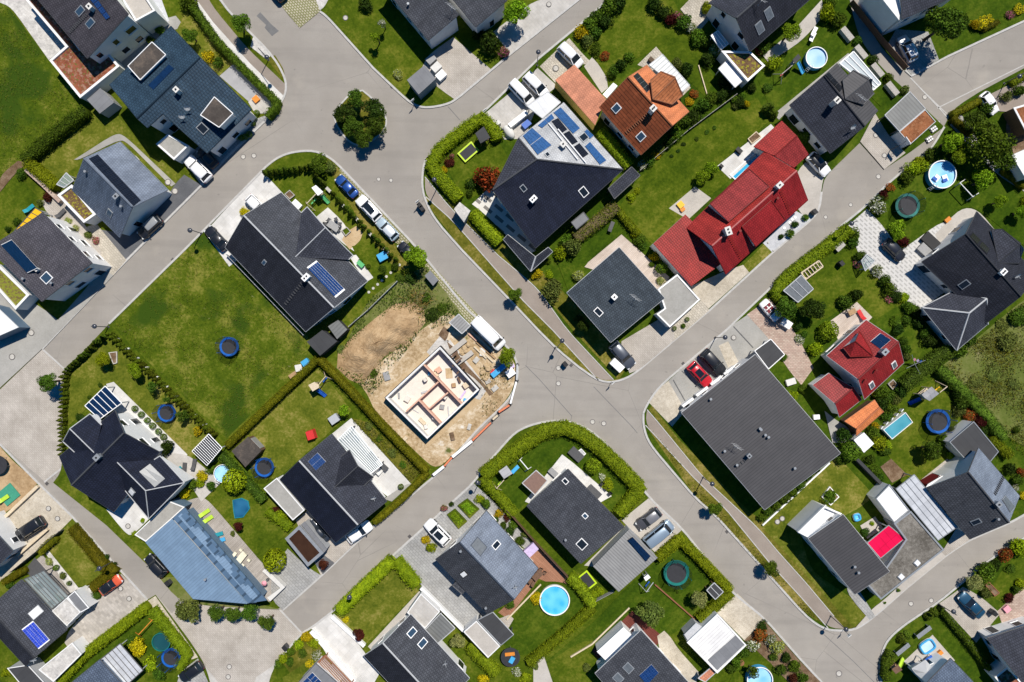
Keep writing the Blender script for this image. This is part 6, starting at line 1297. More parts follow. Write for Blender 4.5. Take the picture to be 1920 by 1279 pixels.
for i,(px,py,r,sd_)in enumerate(((870,655,12,1),(905,705,14,2),(918,690,10,3))):rocks('rough clod of dug soil beside the trench on the building site',[(px+R.uniform(-8,8),py+R.uniform(-8,8),R.uniform(3,6))for _ in range(5)],'sand','clods of soil on the building site','soil clod')
def mound(name,label,cat,poly,h,m):
 ps=pts(poly);c=sum(ps,Vector((0,0,0)))/len(ps);n=80;rings=34;mb=MB();rng=[]
 for k in range(rings+1):
  f=k/rings
  for i in range(n):
   u=i/n*len(ps);a=ps[int(u)%len(ps)];b=ps[(int(u)+1)%len(ps)];e=a.lerp(b,u-int(u));p=c.lerp(e,f)
   z=h*(1-f**1.6)*(0.75+0.25*math.sin(p.x*0.9+1)*math.cos(p.y*1.1))+(0.14*math.sin(p.x*1.9+p.y*0.7)*math.sin(p.y*2.3-p.x)+0.04*math.sin(p.x*4.1-p.y*3)+R.uniform(-0.05,0.05))*(1-f**4)+0.1
   mb.v.append((p.x,p.y,z))
 for k in range(rings):
  for i in range(n):j=(i+1)%n;mb.f.append([k*n+i,k*n+j,(k+1)*n+j,(k+1)*n+i])
 mb.f.append(list(range(n)));return tag(mb.build(name,M[m],uv=False),label,cat)
mound('soil_heap','long heap of sandy brown soil beside the building site','soil heap',[(632,690),(634,660),(660,632),(700,600),(738,570),(775,566),(795,580),(798,605),(770,640),(720,670),(698,700),(680,722),(655,712)],2.0,'dirt')
brush=leaf_arrays(np.stack([NR.normal(0,1.3,500),NR.normal(0,1.5,500),np.abs(NR.normal(0,0.4,500))+0.1],1),NR.normal(size=(500,3)),0.55,0.5,0.05)
o=link('brush_pile',quads_mesh('brush_pile',brush,M['lf_brush']));o.location=P(787,566);tag(o,'heap of dead brown branches beside the sandy soil heap','brush pile')
canopy('site_shelter','grey corrugated site shelter roof beside the parked white van','shelter',[(842,605),(860,589),(882,611),(866,626)],2.4,'corrugated',post='grey_dark')
flat('utility_box','dark flat-topped utility box beside the gridded parking strip','utility box',[(796,517),(807,507),(822,525),(812,536)],1.5,'bitumen_grey','wall_dark',0)
for i,(a,c,m_,e)in enumerate((((812,891),(832,875),'white','end white'),((833,874),(847,858),'orange_net','lower orange'),((848,857),(885,827),'white','long white'),((886,826),(920,793),'orange_net','middle orange'),((924,787),(933,779),'wood_pale','short pale wooden'),((935,773),(955,760),'orange_net','upper orange'),((957,757),(968,716),'white','thin white'),((969,713),(970,684),'trim_light','grey'))):
 if 'orange_net' not in M:plain('orange_net',(0.62,0.19,0.09),0.6,0.25,6)
 t=thing('site_barrier',f'{e} barrier segment along the kerb of the building site','barrier',tuple(P(*a)),group='barriers along the building site');MB().strip(pts([a,c],0.8),0.42 if e[:3]in('end','lon')else 0.28,0.12,0.85).build('panel',M[m_],t,uv=False)
 for q in pts([a,c],0.1):MB().box((q.x,q.y,0.05),(0.5,0.5,0.1),0.7).build('foot',M['grey_dark'],t,uv=False)
for i,(a,c,w_,m_)in enumerate((((879,625),(921,663),4,'brick_orange'),((884,622),(926,661),3,'wood_pale'),((893,640),(929,672),4,'wood'),((889,650),(912,672),3,'wood_pale'),((900,655),(925,679),3,'wood_pale'))):
 tag(MB().strip(pts([a,c],0.3),w_/S,0.1,0.4).build('timber_stack',M[m_],uv=False),f'{ordinal(i)} stack of long boards from the top beside the white van','timber','timber stacks on the building site')
stool_box(957,699,0.6,(1.3,1.1,0.9),'white','white topped crate beside the tree on the building site','crate','crate');stool_box(924,697,0.9,(0.7,0.5,0.5),'red','small red machine beside the trench on the building site','machine','machine');stool_box(938,692,0.7,(3.2,0.8,0.6),'blue_sky','long dark blue crate in tree shade on the building site','crate','crate');stool_box(960,686,0.4,(0.7,0.6,0.7),'violet_cloth','pale violet sack beside the white site crate','sack','sack')
for i,(px,py)in enumerate(((874,722),(822,694),(816,703))):stool_box(px,py,0.6,(0.9,0.8,0.6),'wood_pale' if i!=1 else 'brick_orange',f"{('pale pallet of blocks near the right corner', 'orange pallet of bricks', 'pale pallet beside the orange bricks')[i]} in the house shell",'pallet','pallet',z0=0.33)
for i,(px,py,l_,w_,h_,m_,lb)in enumerate(((764,748,0.8,0.8,0.5,'plaster_pale','pale round-topped drum on the largest floor'),(796,735,1.0,0.3,0.2,'trim_light','light bundle of poles below the drum floor'),(748,742,0.9,0.25,0.2,'grey','grey offcuts near the far left corner'),(829,763,0.7,0.7,0.3,'grey','grey mixing tub in the lower room'),(841,772,1.6,0.15,0.15,'trim_light','leaning rods in the lower room'),(792,790,1.2,0.5,0.3,'wood_pale','board stack in the left lower room'),(799,800,0.6,0.5,0.4,'offwhite','cement bags in the left lower room'),(868,740,1.4,0.3,0.3,'violet_cloth','pale blue pipes near the right corner'),(874,750,0.8,0.4,0.3,'blue_sky','blue bag near the right corner'),(806,700,0.5,0.5,0.5,'blue_sky','blue bucket beside the middle wall'),(820,712,1.0,0.4,0.3,'wood_grey','grey planks beside the middle wall'),(842,700,1.5,1.0,0.06,'sand','sandy smear on the large right floor'),(778,770,1.3,0.1,0.1,'trim_light','thin pole on the largest floor'),(851,722,0.6,0.6,0.4,'wood','wooden form near the right wall'),(861,712,0.9,0.3,0.5,'wood_dark','dark formwork near the right wall'))):
 stool_box(px,py,R.uniform(0,3),(l_,w_,h_),m_,lb+' inside the house shell','building_supply','building supply','loose building supplies in the house shell',z0=0.33,zc=0.4)
for i,(px,py,l_,w_,m_,lb)in enumerate(((905,660,1.2,0.8,'offwhite','white sheet pile'),(893,675,0.9,0.7,'stone','grey rubble pile'),(915,715,0.8,0.6,'concrete','pale concrete lump'),(928,728,1.0,0.7,'stone','rough stone lump'),(842,690-60,1.4,0.3,'wood_pale','pale board pile'),(880,800,0.9,0.5,'stone','grey rubble beside the lower barrier'),(848,818,1.2,0.6,'soil','dark clod heap'),(760,822,0.6,0.5,'wood_pale','small plank'),(725,705,1.3,0.9,'grey','grey plastic sheet'))):
 stool_box(px,py,R.uniform(0,3),(l_,w_,0.25),m_,lb+' lying on the sandy building site','site_debris','site debris','loose debris on the building site')
for i,(px,py)in enumerate(((850,668),(858,680),(866,694))):tag(MB().strip(pts([(px-10,py+7),(px+8,py-9)],1.7),0.25,1.52,1.66).build('scaffold_plank',M['wood_dark'],uv=False),f'{ordinal(i)} dark scaffold plank from the top across the house shell','plank','scaffold planks')
# cars (rear end, front end)
W_=(0.80,0.80,0.80);K_=(0.012,0.013,0.016)
car('white estate car on the grey driveway below the dark blue house','car',(393,338),(349,294),'suv',W_)
car('black car half hidden under the dark blue house roof edge','car',(404,312),(372,278),'hatch',K_)
car('black car in the shadow of the blue-grey house','car',(301,407),(260,444),'suv',K_,roofc=(0.25,0.26,0.27))
car('black car at the lower corner of the white driveway by the meadow','car',(424,467),(386,426),'sedan',K_)
car('white car half under the roof of the long dark house','car',(463,368),(499,404),'hatch',W_)
car('bright blue car at the top of the gridded parking strip','car',(668,368),(631,330),'sedan',(0.015,0.07,0.28),0.3)
car('white car with black roof panel on the gridded parking strip','car',(712,412),(671,369),'suv',W_)
car('pale silver-blue car lowest of three on the parking strip','car',(744,448),(708,411),'hatch',(0.42,0.52,0.58),0.3,roofc=(0.7,0.74,0.76))
car('black car partly hidden under the big tree by the road','car',(777,484),(749,456),'small',K_)
car('white car on cobbles above the salmon garage','car',(1049,84),(1090,124),'mpv',(0.75,0.76,0.8))
car('white van beside the grey tarpaulin carport','van',(958,153),(998,195),'van',W_)
car('white minivan between the white van and salmon garage','car',(984,139),(1025,180),'mpv',W_)
car('silver car in tree shade at the upper right','car',(1714,116),(1690,66),'suv',(0.6,0.62,0.65),0.3)
car('white hatchback at the end of the hedge, right edge','car',(1842,174),(1870,212),'hatch',W_)
car('white car with black roof beside the red wing','car',(1517,289),(1554,327),'hatch',W_,roofc=K_)
car('dark metallic car beside the white trailer box','car',(1147,643),(1187,689),'suv',(0.10,0.11,0.13),0.5)
car('red car with dark sunroof in the parking bays','car',(1293,682),(1332,723),'hatch',(0.5,0.008,0.02),0.1)
car('black car beside the red car in the parking bays','car',(1317,658),(1358,702),'suv',K_)
car('white open car with dark red seats under the driveway tree','car',(1429,564),(1461,600),'open',W_)
car('black car parked on the spotted courtyard','car',(1659,451),(1696,487),'hatch',(0.02,0.022,0.03),0.2)
car('dark grey car with pale reflection on its roof, on the corner driveway','car',(1238,957),(1195,990),'hatch',(0.09,0.09,0.10),0.4,roofc=(0.24,0.24,0.25))  # lighter roof colour stands in for the reflection on dark paint
car('silver-blue van beside the dark grey car on the corner driveway','van',(1210,1021),(1261,980),'van',(0.28,0.36,0.44),0.4)
car('white car with dark sunroof on grey paving by the flower beds','car',(842,1019),(799,977),'suv',W_)
car('dark blue car on the beige driveway, bottom right','car',(1843,1156),(1801,1114),'sedan',(0.015,0.07,0.13),0.3)
car('black car on the pale gravel forecourt at the left edge','car',(82,974),(29,1009),'mpv',K_)
car('orange red car with dark rear on the patterned driveway','car',(186,1112),(226,1083),'hatch',(0.62,0.10,0.04),0.1,roofc=K_)
car('black car under the edge of the blue metal roof','car',(309,1079),(274,1043),'suv',K_)
car('black car at the bottom edge beside the blue trampoline','car',(379,1246),(336,1276),'suv',K_)
car('black car between the brown-topped carport and navy house','car',(614,1017),(577,977),'sedan',(0.015,0.022,0.035))
car('white car under the lower gable of the navy house','car',(650,1014),(696,982),'hatch',W_)
car('white panel van beside the building site','van',(888,598),(943,652),'bigvan',W_)
car('black car cut off at the top edge above the parking strip','car',(532,0),(500,-40),'suv',K_)
for nm,px,py,an,wd,ln in(('white car with black roof panel',694,393,-0.83,0.95,1.7),('red car',1309,699,-0.8,0.9,1.2),('white car with dark sunroof',825,1001,-0.8,0.95,1.3)):
 cs=[o for o in COL.objects if o.get('category')=='car' and str(o.get('label','')).startswith(nm)][0]
 L_=KIND['hatch' if nm=='red car' else 'suv'];so_=MB().box((-0.35,0,L_[3]+0.055),(ln,wd,0.02),0,0.97).build('sunroof',M['glass'],None,uv=False);so_.parent=cs
t=thing('trailer','small white box trailer beside the dark metallic car','trailer',tuple(P(1157,685)));q=P(1157,685,1.2);MB().box((q.x,q.y,0.5),(2.2,1.2,1.0),-0.75,0.97).build('box',M['white'],t,uv=False)
for s_ in(-1,1):MB().cyl((q.x+0.45*s_,q.y+0.5*s_),0.26,0.15,0.5,12).build('wheel',M['tyre'],t,uv=False)
# trampolines and pools
for a in((430,650,18,'pad_blue','blue-edged trampoline with white ladder in the middle of the meadow'),(313,774,17,'pad_blue','blue-edged trampoline on the villa lawn beside the conifer row'),(496,876,18,'pad_blue','blue-edged trampoline beside the black garden shed'),(1701,386,23,'pad_green','green-edged trampoline with tall net beside the spotted courtyard'),(1758,790,23,'pad_blue','large blue-edged trampoline near the rectangular pool'),(1268,1074,24,'pad_green','large green-edged trampoline inside the corner hedge'),(957,1232,18,'mat_black','black trampoline with toys on it beside the pale garage'),(321,1233,18,'pad_blue','blue-edged trampoline beside the dark covered pool'),(-4,872,18,'mat_black','black trampoline cut off by the left edge')):trampoline(*a,net=a[3]!='mat_black')
for cx,cy,l_,w_,an,lb in((878,285,2.9,1.9,0.72,'rectangular lime-edged trampoline on the lawn inside the lime hedge'),(1101,1088,2.6,1.9,-0.9,'rectangular lime-edged trampoline beside the corrugated garage')):
 q=P(cx,cy,0.4);t=thing('trampoline',lb,'trampoline',(q.x,q.y,0.1),group='rectangular trampolines');MB().box((q.x,q.y,0.42),(l_-0.5,w_-0.5,0.03),an).build('jumping_mat',M['mat_black'],t,uv=False);e=Vector((math.cos(an),math.sin(an),0));f=Vector((-e.y,e.x,0))
 for s_ in(-1,1):
  MB().box(tuple(q+f*s_*(w_/2-0.12)+Vector((0,0,-q.z+0.38))),(l_,0.24,0.1),an).build('edge_pad',M['pad_lime'],t,uv=False);MB().box(tuple(q+e*s_*(l_/2-0.12)+Vector((0,0,-q.z+0.38))),(0.24,w_-0.49,0.1),an).build('edge_pad',M['pad_lime'],t,uv=False)
  for u in(-1,1):p_=q+e*s_*(l_/2-0.15)+f*u*(w_/2-0.15);MB().box((p_.x,p_.y,0.1),(0.06,0.06,0.28)).build('leg',M['zinc'],t,uv=False)
pool(1531,108,20,'round pool under a crinkled pale cover, top right','water_cover');pool(1767,327,26,'round blue pool with air mattresses at the upper right','water_pale');pool(1040,1126,28,'large bright blue round pool beside the wooden deck','water_blue',0.7,'white',ladder=False);pool(1425,1275,24,'round blue pool cut off by the bottom edge','water_pale');pool(418,888,17,'small pale blue pool half hidden behind lime ball tree','water_pale',0.8)
pool(302,1204,17,'round pool under a dark green cover, bottom left','water_green',0.9,'pad_green','pad_green',False)
def rectpool(name,label,l,h,m,wall='white',rim=0.25):
 ps=pts(l,h);c=sum(ps,Vector((0,0,0)))/len(ps);t=thing(name,label,'pool',(c.x,c.y,0.1));i_=inset(ps,rim);w_=MB();n=len(ps)
 for i in range(n):
  j=(i+1)%n;w_.poly([ps[i],ps[j],i_[j],i_[i]])
  for q in(ps,i_):w_.poly([q[i],q[j],(q[j].x,q[j].y,0.1),(q[i].x,q[i].y,0.1)])
 w_.build('pool_wall',M[wall],t,uv=False);MB().poly([Vector((p.x,p.y,h-0.12))for p in i_]).build('water',M[m],t,uv=False);return t
t=rectpool('swimming_pool','rectangular teal pool with white frame below orange shed',[(1656,806),(1698,773),(1712,792),(1673,824)],1.0,'water_teal',rim=0.09)
for k in range(5):q=P(1651+k*9.5,801-k*8,0.5);MB().box((q.x,q.y,0.1),(0.5,0.12,0.9),0.9).build('brace',M['white'],t,uv=False)
rectpool('swimming_pool','long narrow blue pool along the red house',[(1368,328),(1417,284),(1427,293),(1379,338)],0.22,'water_deep','white',0.18)
rectpool('garden_pond','irregular blue pool cover lying on the lawn beside the deck',[(436,938),(452,934),(465,940),(468,954),(456,970),(440,972),(437,955)],0.42,'water_dark','teal',0.06)
def inflatable(px,py,l_,w_,an,m,wm,label):
 q=P(px,py,0.4);t=thing('paddling_pool',label,'paddling pool',(q.x,q.y,0.14));e=Vector((math.cos(an),math.sin(an),0));f=Vector((-e.y,e.x,0));ring=[]
 for i in range(24):
  a=6.2832*i/24;c,s=math.cos(a),math.sin(a);k=(abs(c)**4+abs(s)**4)**-0.25;ring.append(Vector((q.x,q.y,0))+e*(c*k*l_/2)+f*(s*k*w_/2))
 for z,mm in((0.28,'white'),(0.45,m)):MB().tube([p+Vector((0,0,z))for p in ring]+[ring[0]+Vector((0,0,z))],0.16,8).build('tube',M[mm],t,uv=False)
 MB().poly([p+Vector((0,0,0.3))for p in ring]).build('water',M[wm],t,uv=False);return t
inflatable(1739,1212,2.2,1.7,0.6,'blue_sky','water_cover','white and blue inflatable paddling pool on the terrace');inflatable(1607,970,0.9,0.9,0.3,'blue_sky','water_blue','small round bright blue paddling pool on the lawn')
# street lamps, signs, manholes
for a,c,lb in(((1007,123),(1011,102),'beside the white minivan'),((504,113),(500,107),'on the small grass verge at the top junction'),((821,351),(817,335),'beside the lime hedge at the footpath'),((1041,652),(1054,639),'on the verge beside the central junction'),((378,438),(356,432),'at the upper corner of the meadow'),((204,613),(177,612),'at the lower corner of the meadow'),((1341,633),(1358,632),'beside the parking bays'),((1318,895),(1337,906),'beside the footpath below the huge grey roof'),((1557,1155),(1588,1178),'beside the bottom right junction'),((1759,1132),(1788,1147),'at the corner of the beige driveway, bottom right'),((1882,157),(1912,143),'with glassy head at the right edge'),((1580,424),(1597,419),'at the entrance of the spotted courtyard'),((902,898),(895,905),'at the end of the curved corner hedge'),((663,1104),(655,1120),'in the lime hedge at the bottom'),((211,1053),(186,1066),'over the small lawn, bottom left')):
 lamp(a,c,'dark street lamp '+lb)
for i,(px,py,lb)in enumerate(((777,196,'beside the corner lawn'),(910,214,'at the end of the lime hedge'),(1146,716,'at the tip of the verge by the junction'),(1580,1180,'on the kerb at the bottom right junction'),(786,382,'beside the left kerb of the footpath'))):
 q=P(px,py);t=thing('road_sign','small road sign on a post '+lb,'road sign',tuple(q),group='road signs');MB().tube([q,q+Vector((0,0,2.3))],0.04).build('post',M['zinc'],t,uv=False);MB().box((q.x-0.02,q.y-0.07,1.75),(0.62,0.05,0.62),0.7).build('plate',M['white'],t,uv=False)
for px,py,r,z,lb in((456,294,5,0,'of a close pair, nearer the meadow street bend'),(476,292,5,0,'of a close pair, nearer the conifers'),(710,336,4,0,'nearer the blue car'),(733,338,4,0,'in the wide street, second from blue car'),(1047,690,5,0,'nearest the junction lamp'),(1047,719,5,0,'just below the junction lamp cover'),(1111,791,5,0,'nearer the curved corner hedge'),(1132,794,5,0,'paired above the curved corner hedge'),(1708,1132,5,0,'in the lower right street below the gravel roof'),(1746,1126,5,0,'in front of the beige driveway, bottom right'),(1573,1263,6,0,'at the bottom of the right street'),(1647,331,5,0,'opposite the lane, right street'),(1595,384,4,0,'near the white-flowering bush'),(1548,407,4,0,'opposite the red house rock garden'),(1734,182,5,0,'in the light joint at the upper right'),(1760,229,4,0,'beside the rusty sedum garage'),(1641,254,5,0.18,'on the beige drive, nearer the dark house'),(1657,292,5,0.18,'on the beige drive, nearer the street'),(430,1250,5,0.03,'upper of two in the beige square'),(428,1269,5,0.03,'lower of two in the beige square'),(227,1103,5,0.16,'beside the orange car'),(243,1122,5,0.16,'nearest the street on the patterned driveway'),(60,624,6,0.17,'upper of two on the concrete forecourt'),(24,669,6,0.17,'lower of two on the concrete forecourt'),(92,953,5,0.16,'on the gravel forecourt near the street'),(109,972,5,0.16,'on the gravel forecourt, lower one'),(241,986,5,0.17,'on the white villa driveway'),(329,359,6,0.17,'on the dark driveway'),(316,342,6,0.17,'on the dry grass beside the dark driveway'),(1375,633,5,0.16,'in the parking bay by the lamp'),(1457,978,5,0.16,'lower of two on the dry lawn'),(1466,972,5,0.16,'upper of two on the dry lawn'),(648,34,5,0.1,'in the top lawn'),(1029,9,5,0.16,'on the pavement at the top'),(1042,129,6,0.17,'on the cobbles above the salmon garage')):
 manhole(px,py,r,'round manhole cover '+lb,z=z)
for i,(px,py,lb)in enumerate(((915,519,'in the gutter beside the street tree'),(1071,685,'below the junction lamp'),(1281,682,'beside the red car'),(324,487,'at the meadow kerb'),(1363,997,'opposite the silver-blue van'),(1507,1150,'near the lower footpath tip'),(768,1006,'in front of the striped paving'),(1684,1187,'beside the bench verge'),(735,163,'beside the corner lawn kerb'),(88,907,'at the gravel forecourt corner'))):
 q=P(px,py);t=thing('street_drain','square iron street drain '+lb,'drain',tuple(q),group='street drains');MB().box((q.x,q.y,-0.02),(0.5,0.5,0.03),0.8).build('frame',M['iron'],t,uv=False)
 for k in range(4):MB().box((q.x+(k-1.5)*0.08,q.y+(k-1.5)*0.08,0.01),(0.05,0.4,0.006),0.8).build('grate_bar',M['black'],t,uv=False)
# walls and fences
gardenwall('white rendered wall along the driveway beside the pale and dark house',[(789,1103),(870,1184)],5,1.1,'white');gardenwall('long white wall along the pale path, bottom',[(583,1184),(665,1278)],6,0.8,'white');gardenwall('low white wall beside the burgundy tree, bottom',[(622,1156),(683,1212)],6,0.7,'white');gardenwall('white wall corner beside the lime ball tree and deck',[(495,1068),(530,1102),(504,1124)],8,1.2,'offwhite')
gardenwall('dark retaining wall beside the lawn of the roof terrace',[(1607,861),(1660,915)],5,1.0,'wall_dark');gardenwall('white edging wall below the huge grey roof lawn',[(1430,985),(1556,868)],2,0.4,'white');gardenwall('low pale wall along the top of the lawn, right',[(1497,1000),(1548,948),(1580,985),(1618,1010)],2.5,0.35,'white');gardenwall('red brown garden wall between two hedges, far left',[(48,318),(78,345),(112,378)],6,1.0,'paving_brick')
gardenwall('timber-edged low wall along the pool lawn deck',[(950,1162),(1014,1096)],2,0.3,'wood_pale');gardenwall('pale log wall along the left driveway',[(32,1042),(88,993)],4,0.6,'wood_pale');gardenwall('pale wall along the gravel forecourt, far left',[(0,978),(70,912)],5,0.6,'wood_pale');gardenwall('stone kerb wall along the red-decked lawn',[(1070,1232),(1110,1208),(1180,1140)],2,0.35,'wood_pale')
for px0,py0,i in((1580,52,0),(1606,86,1),(1637,120,2),(1665,155,3)):gardenwall(f'{ordinal(i)} gabion stone wall section from the top beside the footpath',[(px0,py0),(px0+18,py0+22)],10,0.9,'stone','gabion_wall','stone wall','gabion walls beside the footpath','wood_grey')
fence('dark board fence along the footpath, upper right',[(1596,4),(1655,78),(1698,128)],1.6,'wood_dark');fence('dark board fence beside the wooden deck and pool',[(950,955),(1000,1012),(1064,1080)],1.6,'wood_dark');fence('grey fence between the terracotta house and meadow lawn',[(1200,320),(1290,245),(1380,178)],1.0,'wood_grey');fence('black fence beside the sedum bed, bottom right',[(1764,1136),(1845,1240)],1.1,'grey_dark');fence('slim grey post fence along the edge of the meadow',[(426,478),(570,628)],1.0,'trim_light');fence('slim grey fence beside the soil heap',[(745,528),(692,580),(655,612)],1.0,'trim_light');fence('grey fence beside the corrugated garage lawn',[(1112,1128),(1150,1108)],1.2,'grey');fence('dark fence along the left hedge, bottom left',[(25,1070),(75,1030),(115,995)],1.5,'grey_dark')
# play towers, swings
playtower('white roofed play tower with green slide behind the long house',[(584,352),(592,347),(606,360),(596,367)],2.4,'white',slid=((603,366),(617,381)),slidem='green_play',swing=((592,364),(575,382),'green_play'))
playtower('wooden play tower with blue slide in the hedged garden',[(578,722),(590,716),(598,727),(586,734)],2.5,'wood_pale',slid=((596,731),(611,743)),swing=((597,722),(610,706),'blue'))
playtower('dark roofed play tower with blue slide beside the covered pool',[(1486,112),(1497,101),(1502,108),(1491,119)],2.6,'bitumen',slid=((1496,117),(1506,138)),slidem='blue_sky',swing=((1490,119),(1466,139),'red'),woodm='wood_grey')
playtower('grey wooden playhouse with sloping roof inside the curved hedge',[(935,884),(950,873),(961,888),(945,898)],2.4,'boards_grey',slid=((960,886),(972,874)),slidem='blue_sky',swing=((945,900),(931,916),'lime_play'))
playtower('light grey roofed play tower with blue slide near large trampoline',[(1728,740),(1747,725),(1761,738),(1743,752)],2.7,'boards_grey',slid=((1726,747),(1704,757)),slidem='blue',swing=((1762,736),(1776,725),'yellow'),ridge=((1735,747),(1754,732)))
playtower('small white topped climbing frame beside the green-edged trampoline',[(1207,1083),(1215,1077),(1220,1083),(1211,1090)],2.2,'white',swing=((1225,1092),(1212,1110),'blue'),woodm='trim_light')
playtower('black roofed playhouse inside the lime hedge, top',[(891,250),(907,237),(919,258),(901,269)],2.3,'bitumen',woodm='wood_dark')
playtower('small wooden climbing tower with lime slide, bottom right',[(1672,1255),(1684,1246),(1692,1256),(1680,1264)],2.0,'wood_dark',slid=((1686,1250),(1694,1234)),slidem='lime_play',woodm='wood')
tag(MB().strip(pts([(1228,1096),(1304,1162)],0.4),0.18,0.25,0.42).build('balance_beam',M['trim_rust'],uv=False),'long orange balance beam across the trampoline lawn','beam');tag(MB().strip(pts([(1310,122),(1326,177)],0.3),0.14,0.1,0.3).build('timber_beam',M['wood_pale'],uv=False),'thin pale timber beam on the lawn behind the turret','beam')
def frame_goal(label,a,b,c,d,z,m,name='swing_frame',cat='swing'):
 p,q=P(*a,z),P(*b,z);t=thing(name,label,cat,(p.x,p.y,0.1));MB().tube([p,q],0.08).build('top_bar',M[m],t,uv=False)
 for e,f in((p,c),(q,d)):MB().tube([e,P(*f,0.1)],0.06).tube([e,P(2*a[0]-f[0]if e is p else 2*b[0]-f[0],2*a[1]-f[1]if e is p else 2*b[1]-f[1],0.1)],0.06).build('leg',M[m],t,uv=False)
frame_goal('white swing frame on the lawn below the round pool',(1800,343),(1824,369),(1790,350),(1813,376),2.0,'white');frame_goal('colourful seesaw swing frame beside the green covered pool',(285,1163),(260,1190),(279,1160),(254,1186),1.6,'orange')
frame_goal('white climbing frame with blue panel inside the curved hedge',(975,862),(990,880),(971,866),(984,884),1.6,'white','climbing_frame','climbing frame')
t=thing('rotary_dryer','rotary clothes dryer with washing beside the dark red house','clothes dryer',tuple(P(1716,683)));q=P(1716,683,1.8);MB().tube([(q.x,q.y,0.1),(q.x,q.y,1.9)],0.035).build('pole',M['zinc'],t,uv=False)
for k in range(4):a=0.4+k*1.571;MB().tube([(q.x,q.y,1.7),(q.x+1.6*math.cos(a),q.y+1.6*math.sin(a),2.0)],0.03,4).build('arm',M['zinc'],t,uv=False)
for k in range(3):MB().slab([P(1712+k*6,674+k*2,1.85),P(1716+k*6,671+k*2,1.85),P(1718+k*6,675+k*2,1.2),P(1714+k*6,678+k*2,1.2)],0.03).build('laundry',M[('pink_pale','violet_cloth','blue')[k]],t,uv=False)
# furniture and small things
table(625,424,-0.6,1.9,1.1,'grey','grey dining table on the white terrace of the long house',round_=False)
for i,(x,y)in enumerate(((612,420),(617,412),(630,411),(637,420),(635,431),(621,435))):chair(x,y,i,'grey_dark',f'{ordinal(i)} dark chair clockwise around the grey dining table','chairs at the grey dining table')
table(452,1046,0.9,2.0,0.95,'cream','cream dining table on the grey deck of the blue house')
for i,(x,y)in enumerate(((441,1038),(448,1052),(455,1060),(452,1031),(460,1040),(467,1050))):chair(x,y,0.9+(3.14 if i>2 else 0),'cream',f"{ordinal(i % 3)} cream chair on the {'upper' if i > 2 else 'lower'} side of the cream table",'chairs at the cream table')
table(1008,1079,0.8,1.7,1.0,'wood_dark','dark brown table on the wooden deck by the pool');
for i,(x,y)in enumerate(((1014,1068),(1021,1074),(995,1088),(1000,1094))):chair(x,y,4.2 if i<2 else 1.0,'wood_dark',f"{'upper' if i % 2 == 0 else 'lower'} brown chair {'above' if i < 2 else 'below'} the brown deck table",'chairs at the brown deck table')
table(1114,922,-0.75,2.4,1.1,'grey_dark','long dark table on the white terrace beside the corner hedge')
for i,(x,y)in enumerate(((1128,908),(1136,917),(1143,926))):chair(x,y,3.9,'black',f'{ordinal(i)} black chair from the top beside the long dark table','black chairs at the long table')
table(699,856,-0.75,1.6,0.9,'grey_dark','dark table under the striped glass terrace roof');table(1598,585,0.5,1.2,0.8,'wood','small wooden table on the pale timber terrace');table(1741,1238,0.6,0.01+1.6,0.9,'blue','blue table beside the white gazebo roof');table(1390,1243,0.3,0.9,0.9,'trim_rust','small rust coloured table beside the white garage',round_=True)
for i,(x,y,a,m,lb)in enumerate(((385,961,0.6,'lime_play','upper lime green lounger on the grey deck'),(391,973,0.6,'lime_play','lower lime green lounger on the grey deck'),(409,1002,0.3,'teal','dark teal chair on the grey deck'),(413,1013,0.3,'blue_sky','pale blue chair on the grey deck'),(346,877,1.5,'grey_dark','grey lounger nearer the villa wing'),(364,870,1.4,'grey_dark','grey lounger nearer the checked pergola'),(1614,590,2.1,'red','red lounger on the pale timber terrace'),(56,391,0.7,'teal','turquoise lounger pair by the yellow awning'),(115,400,0.8,'grey_dark','dark lounger beside the blue-grey house annex'),(1146,425,1.2,'grey_dark','small dark lounger on the lawn above the slate house'),(1526,60,1.1,'white','upper blue and white lounger near the covered pool'),(1523,70,1.1,'white','lower blue and white lounger near the covered pool'),(716,881,0.8,'offwhite','pale lounger on the terrace of the navy house'),(1761,336,0.9,'white','white float lounger lying in the blue pool'))):
 if 'float' in lb:continue
 lounger(x,y,a,m,lb,sc=0.95)
for px,py,an,lb in((1756,334,0.9,'white and blue air mattress floating nearer the pool ladder'),(1772,334,1.9,'white and blue air mattress floating nearer the swing frame')):
 q=P(px,py,1.0);t=thing('air_mattress',lb,'air mattress',(q.x,q.y,0.95),group='air mattresses in the round pool');MB().box((q.x,q.y,0.95),(1.0,0.8,0.12),an).build('cushion',M['white'],t,uv=False);MB().box((q.x+0.35*math.cos(an+2.6),q.y+0.35*math.sin(an+2.6),1.075),(0.45,0.7,0.1),an).build('headrest',M['blue'],t,uv=False)
parasol(495,1094,5,'pink_pale','small pink parasol on the deck end of the blue house',z=1.8);parasol(937,1131,4,'blue','closed blue parasol on the wooden deck',closed=True)if 0 else None
t=canopy('gazebo','white pointed gazebo roof beside the grey tiled corner house','gazebo',[(1710,1254),(1735,1238),(1752,1258),(1730,1280)],2.3,None,post='white');g4=t.vs;pk_=sum(g4,Vector((0,0,0)))/4+Vector((0,0,0.9));gm=MB()
for i in range(4):gm.poly([g4[i],g4[(i+1)%4],pk_])
gm.build('roof',M['wall_grey'],t.root,uv=False)
t=thing('cloth_cover','pale violet cloth over the corner seat of the wooden deck','cover',tuple(P(996,1032)));MB().slab(pts([(982,1034),(1000,1018),(1010,1030),(993,1046)],1.6),0.9).build('cloth',M['violet_cloth'],t,uv=False)
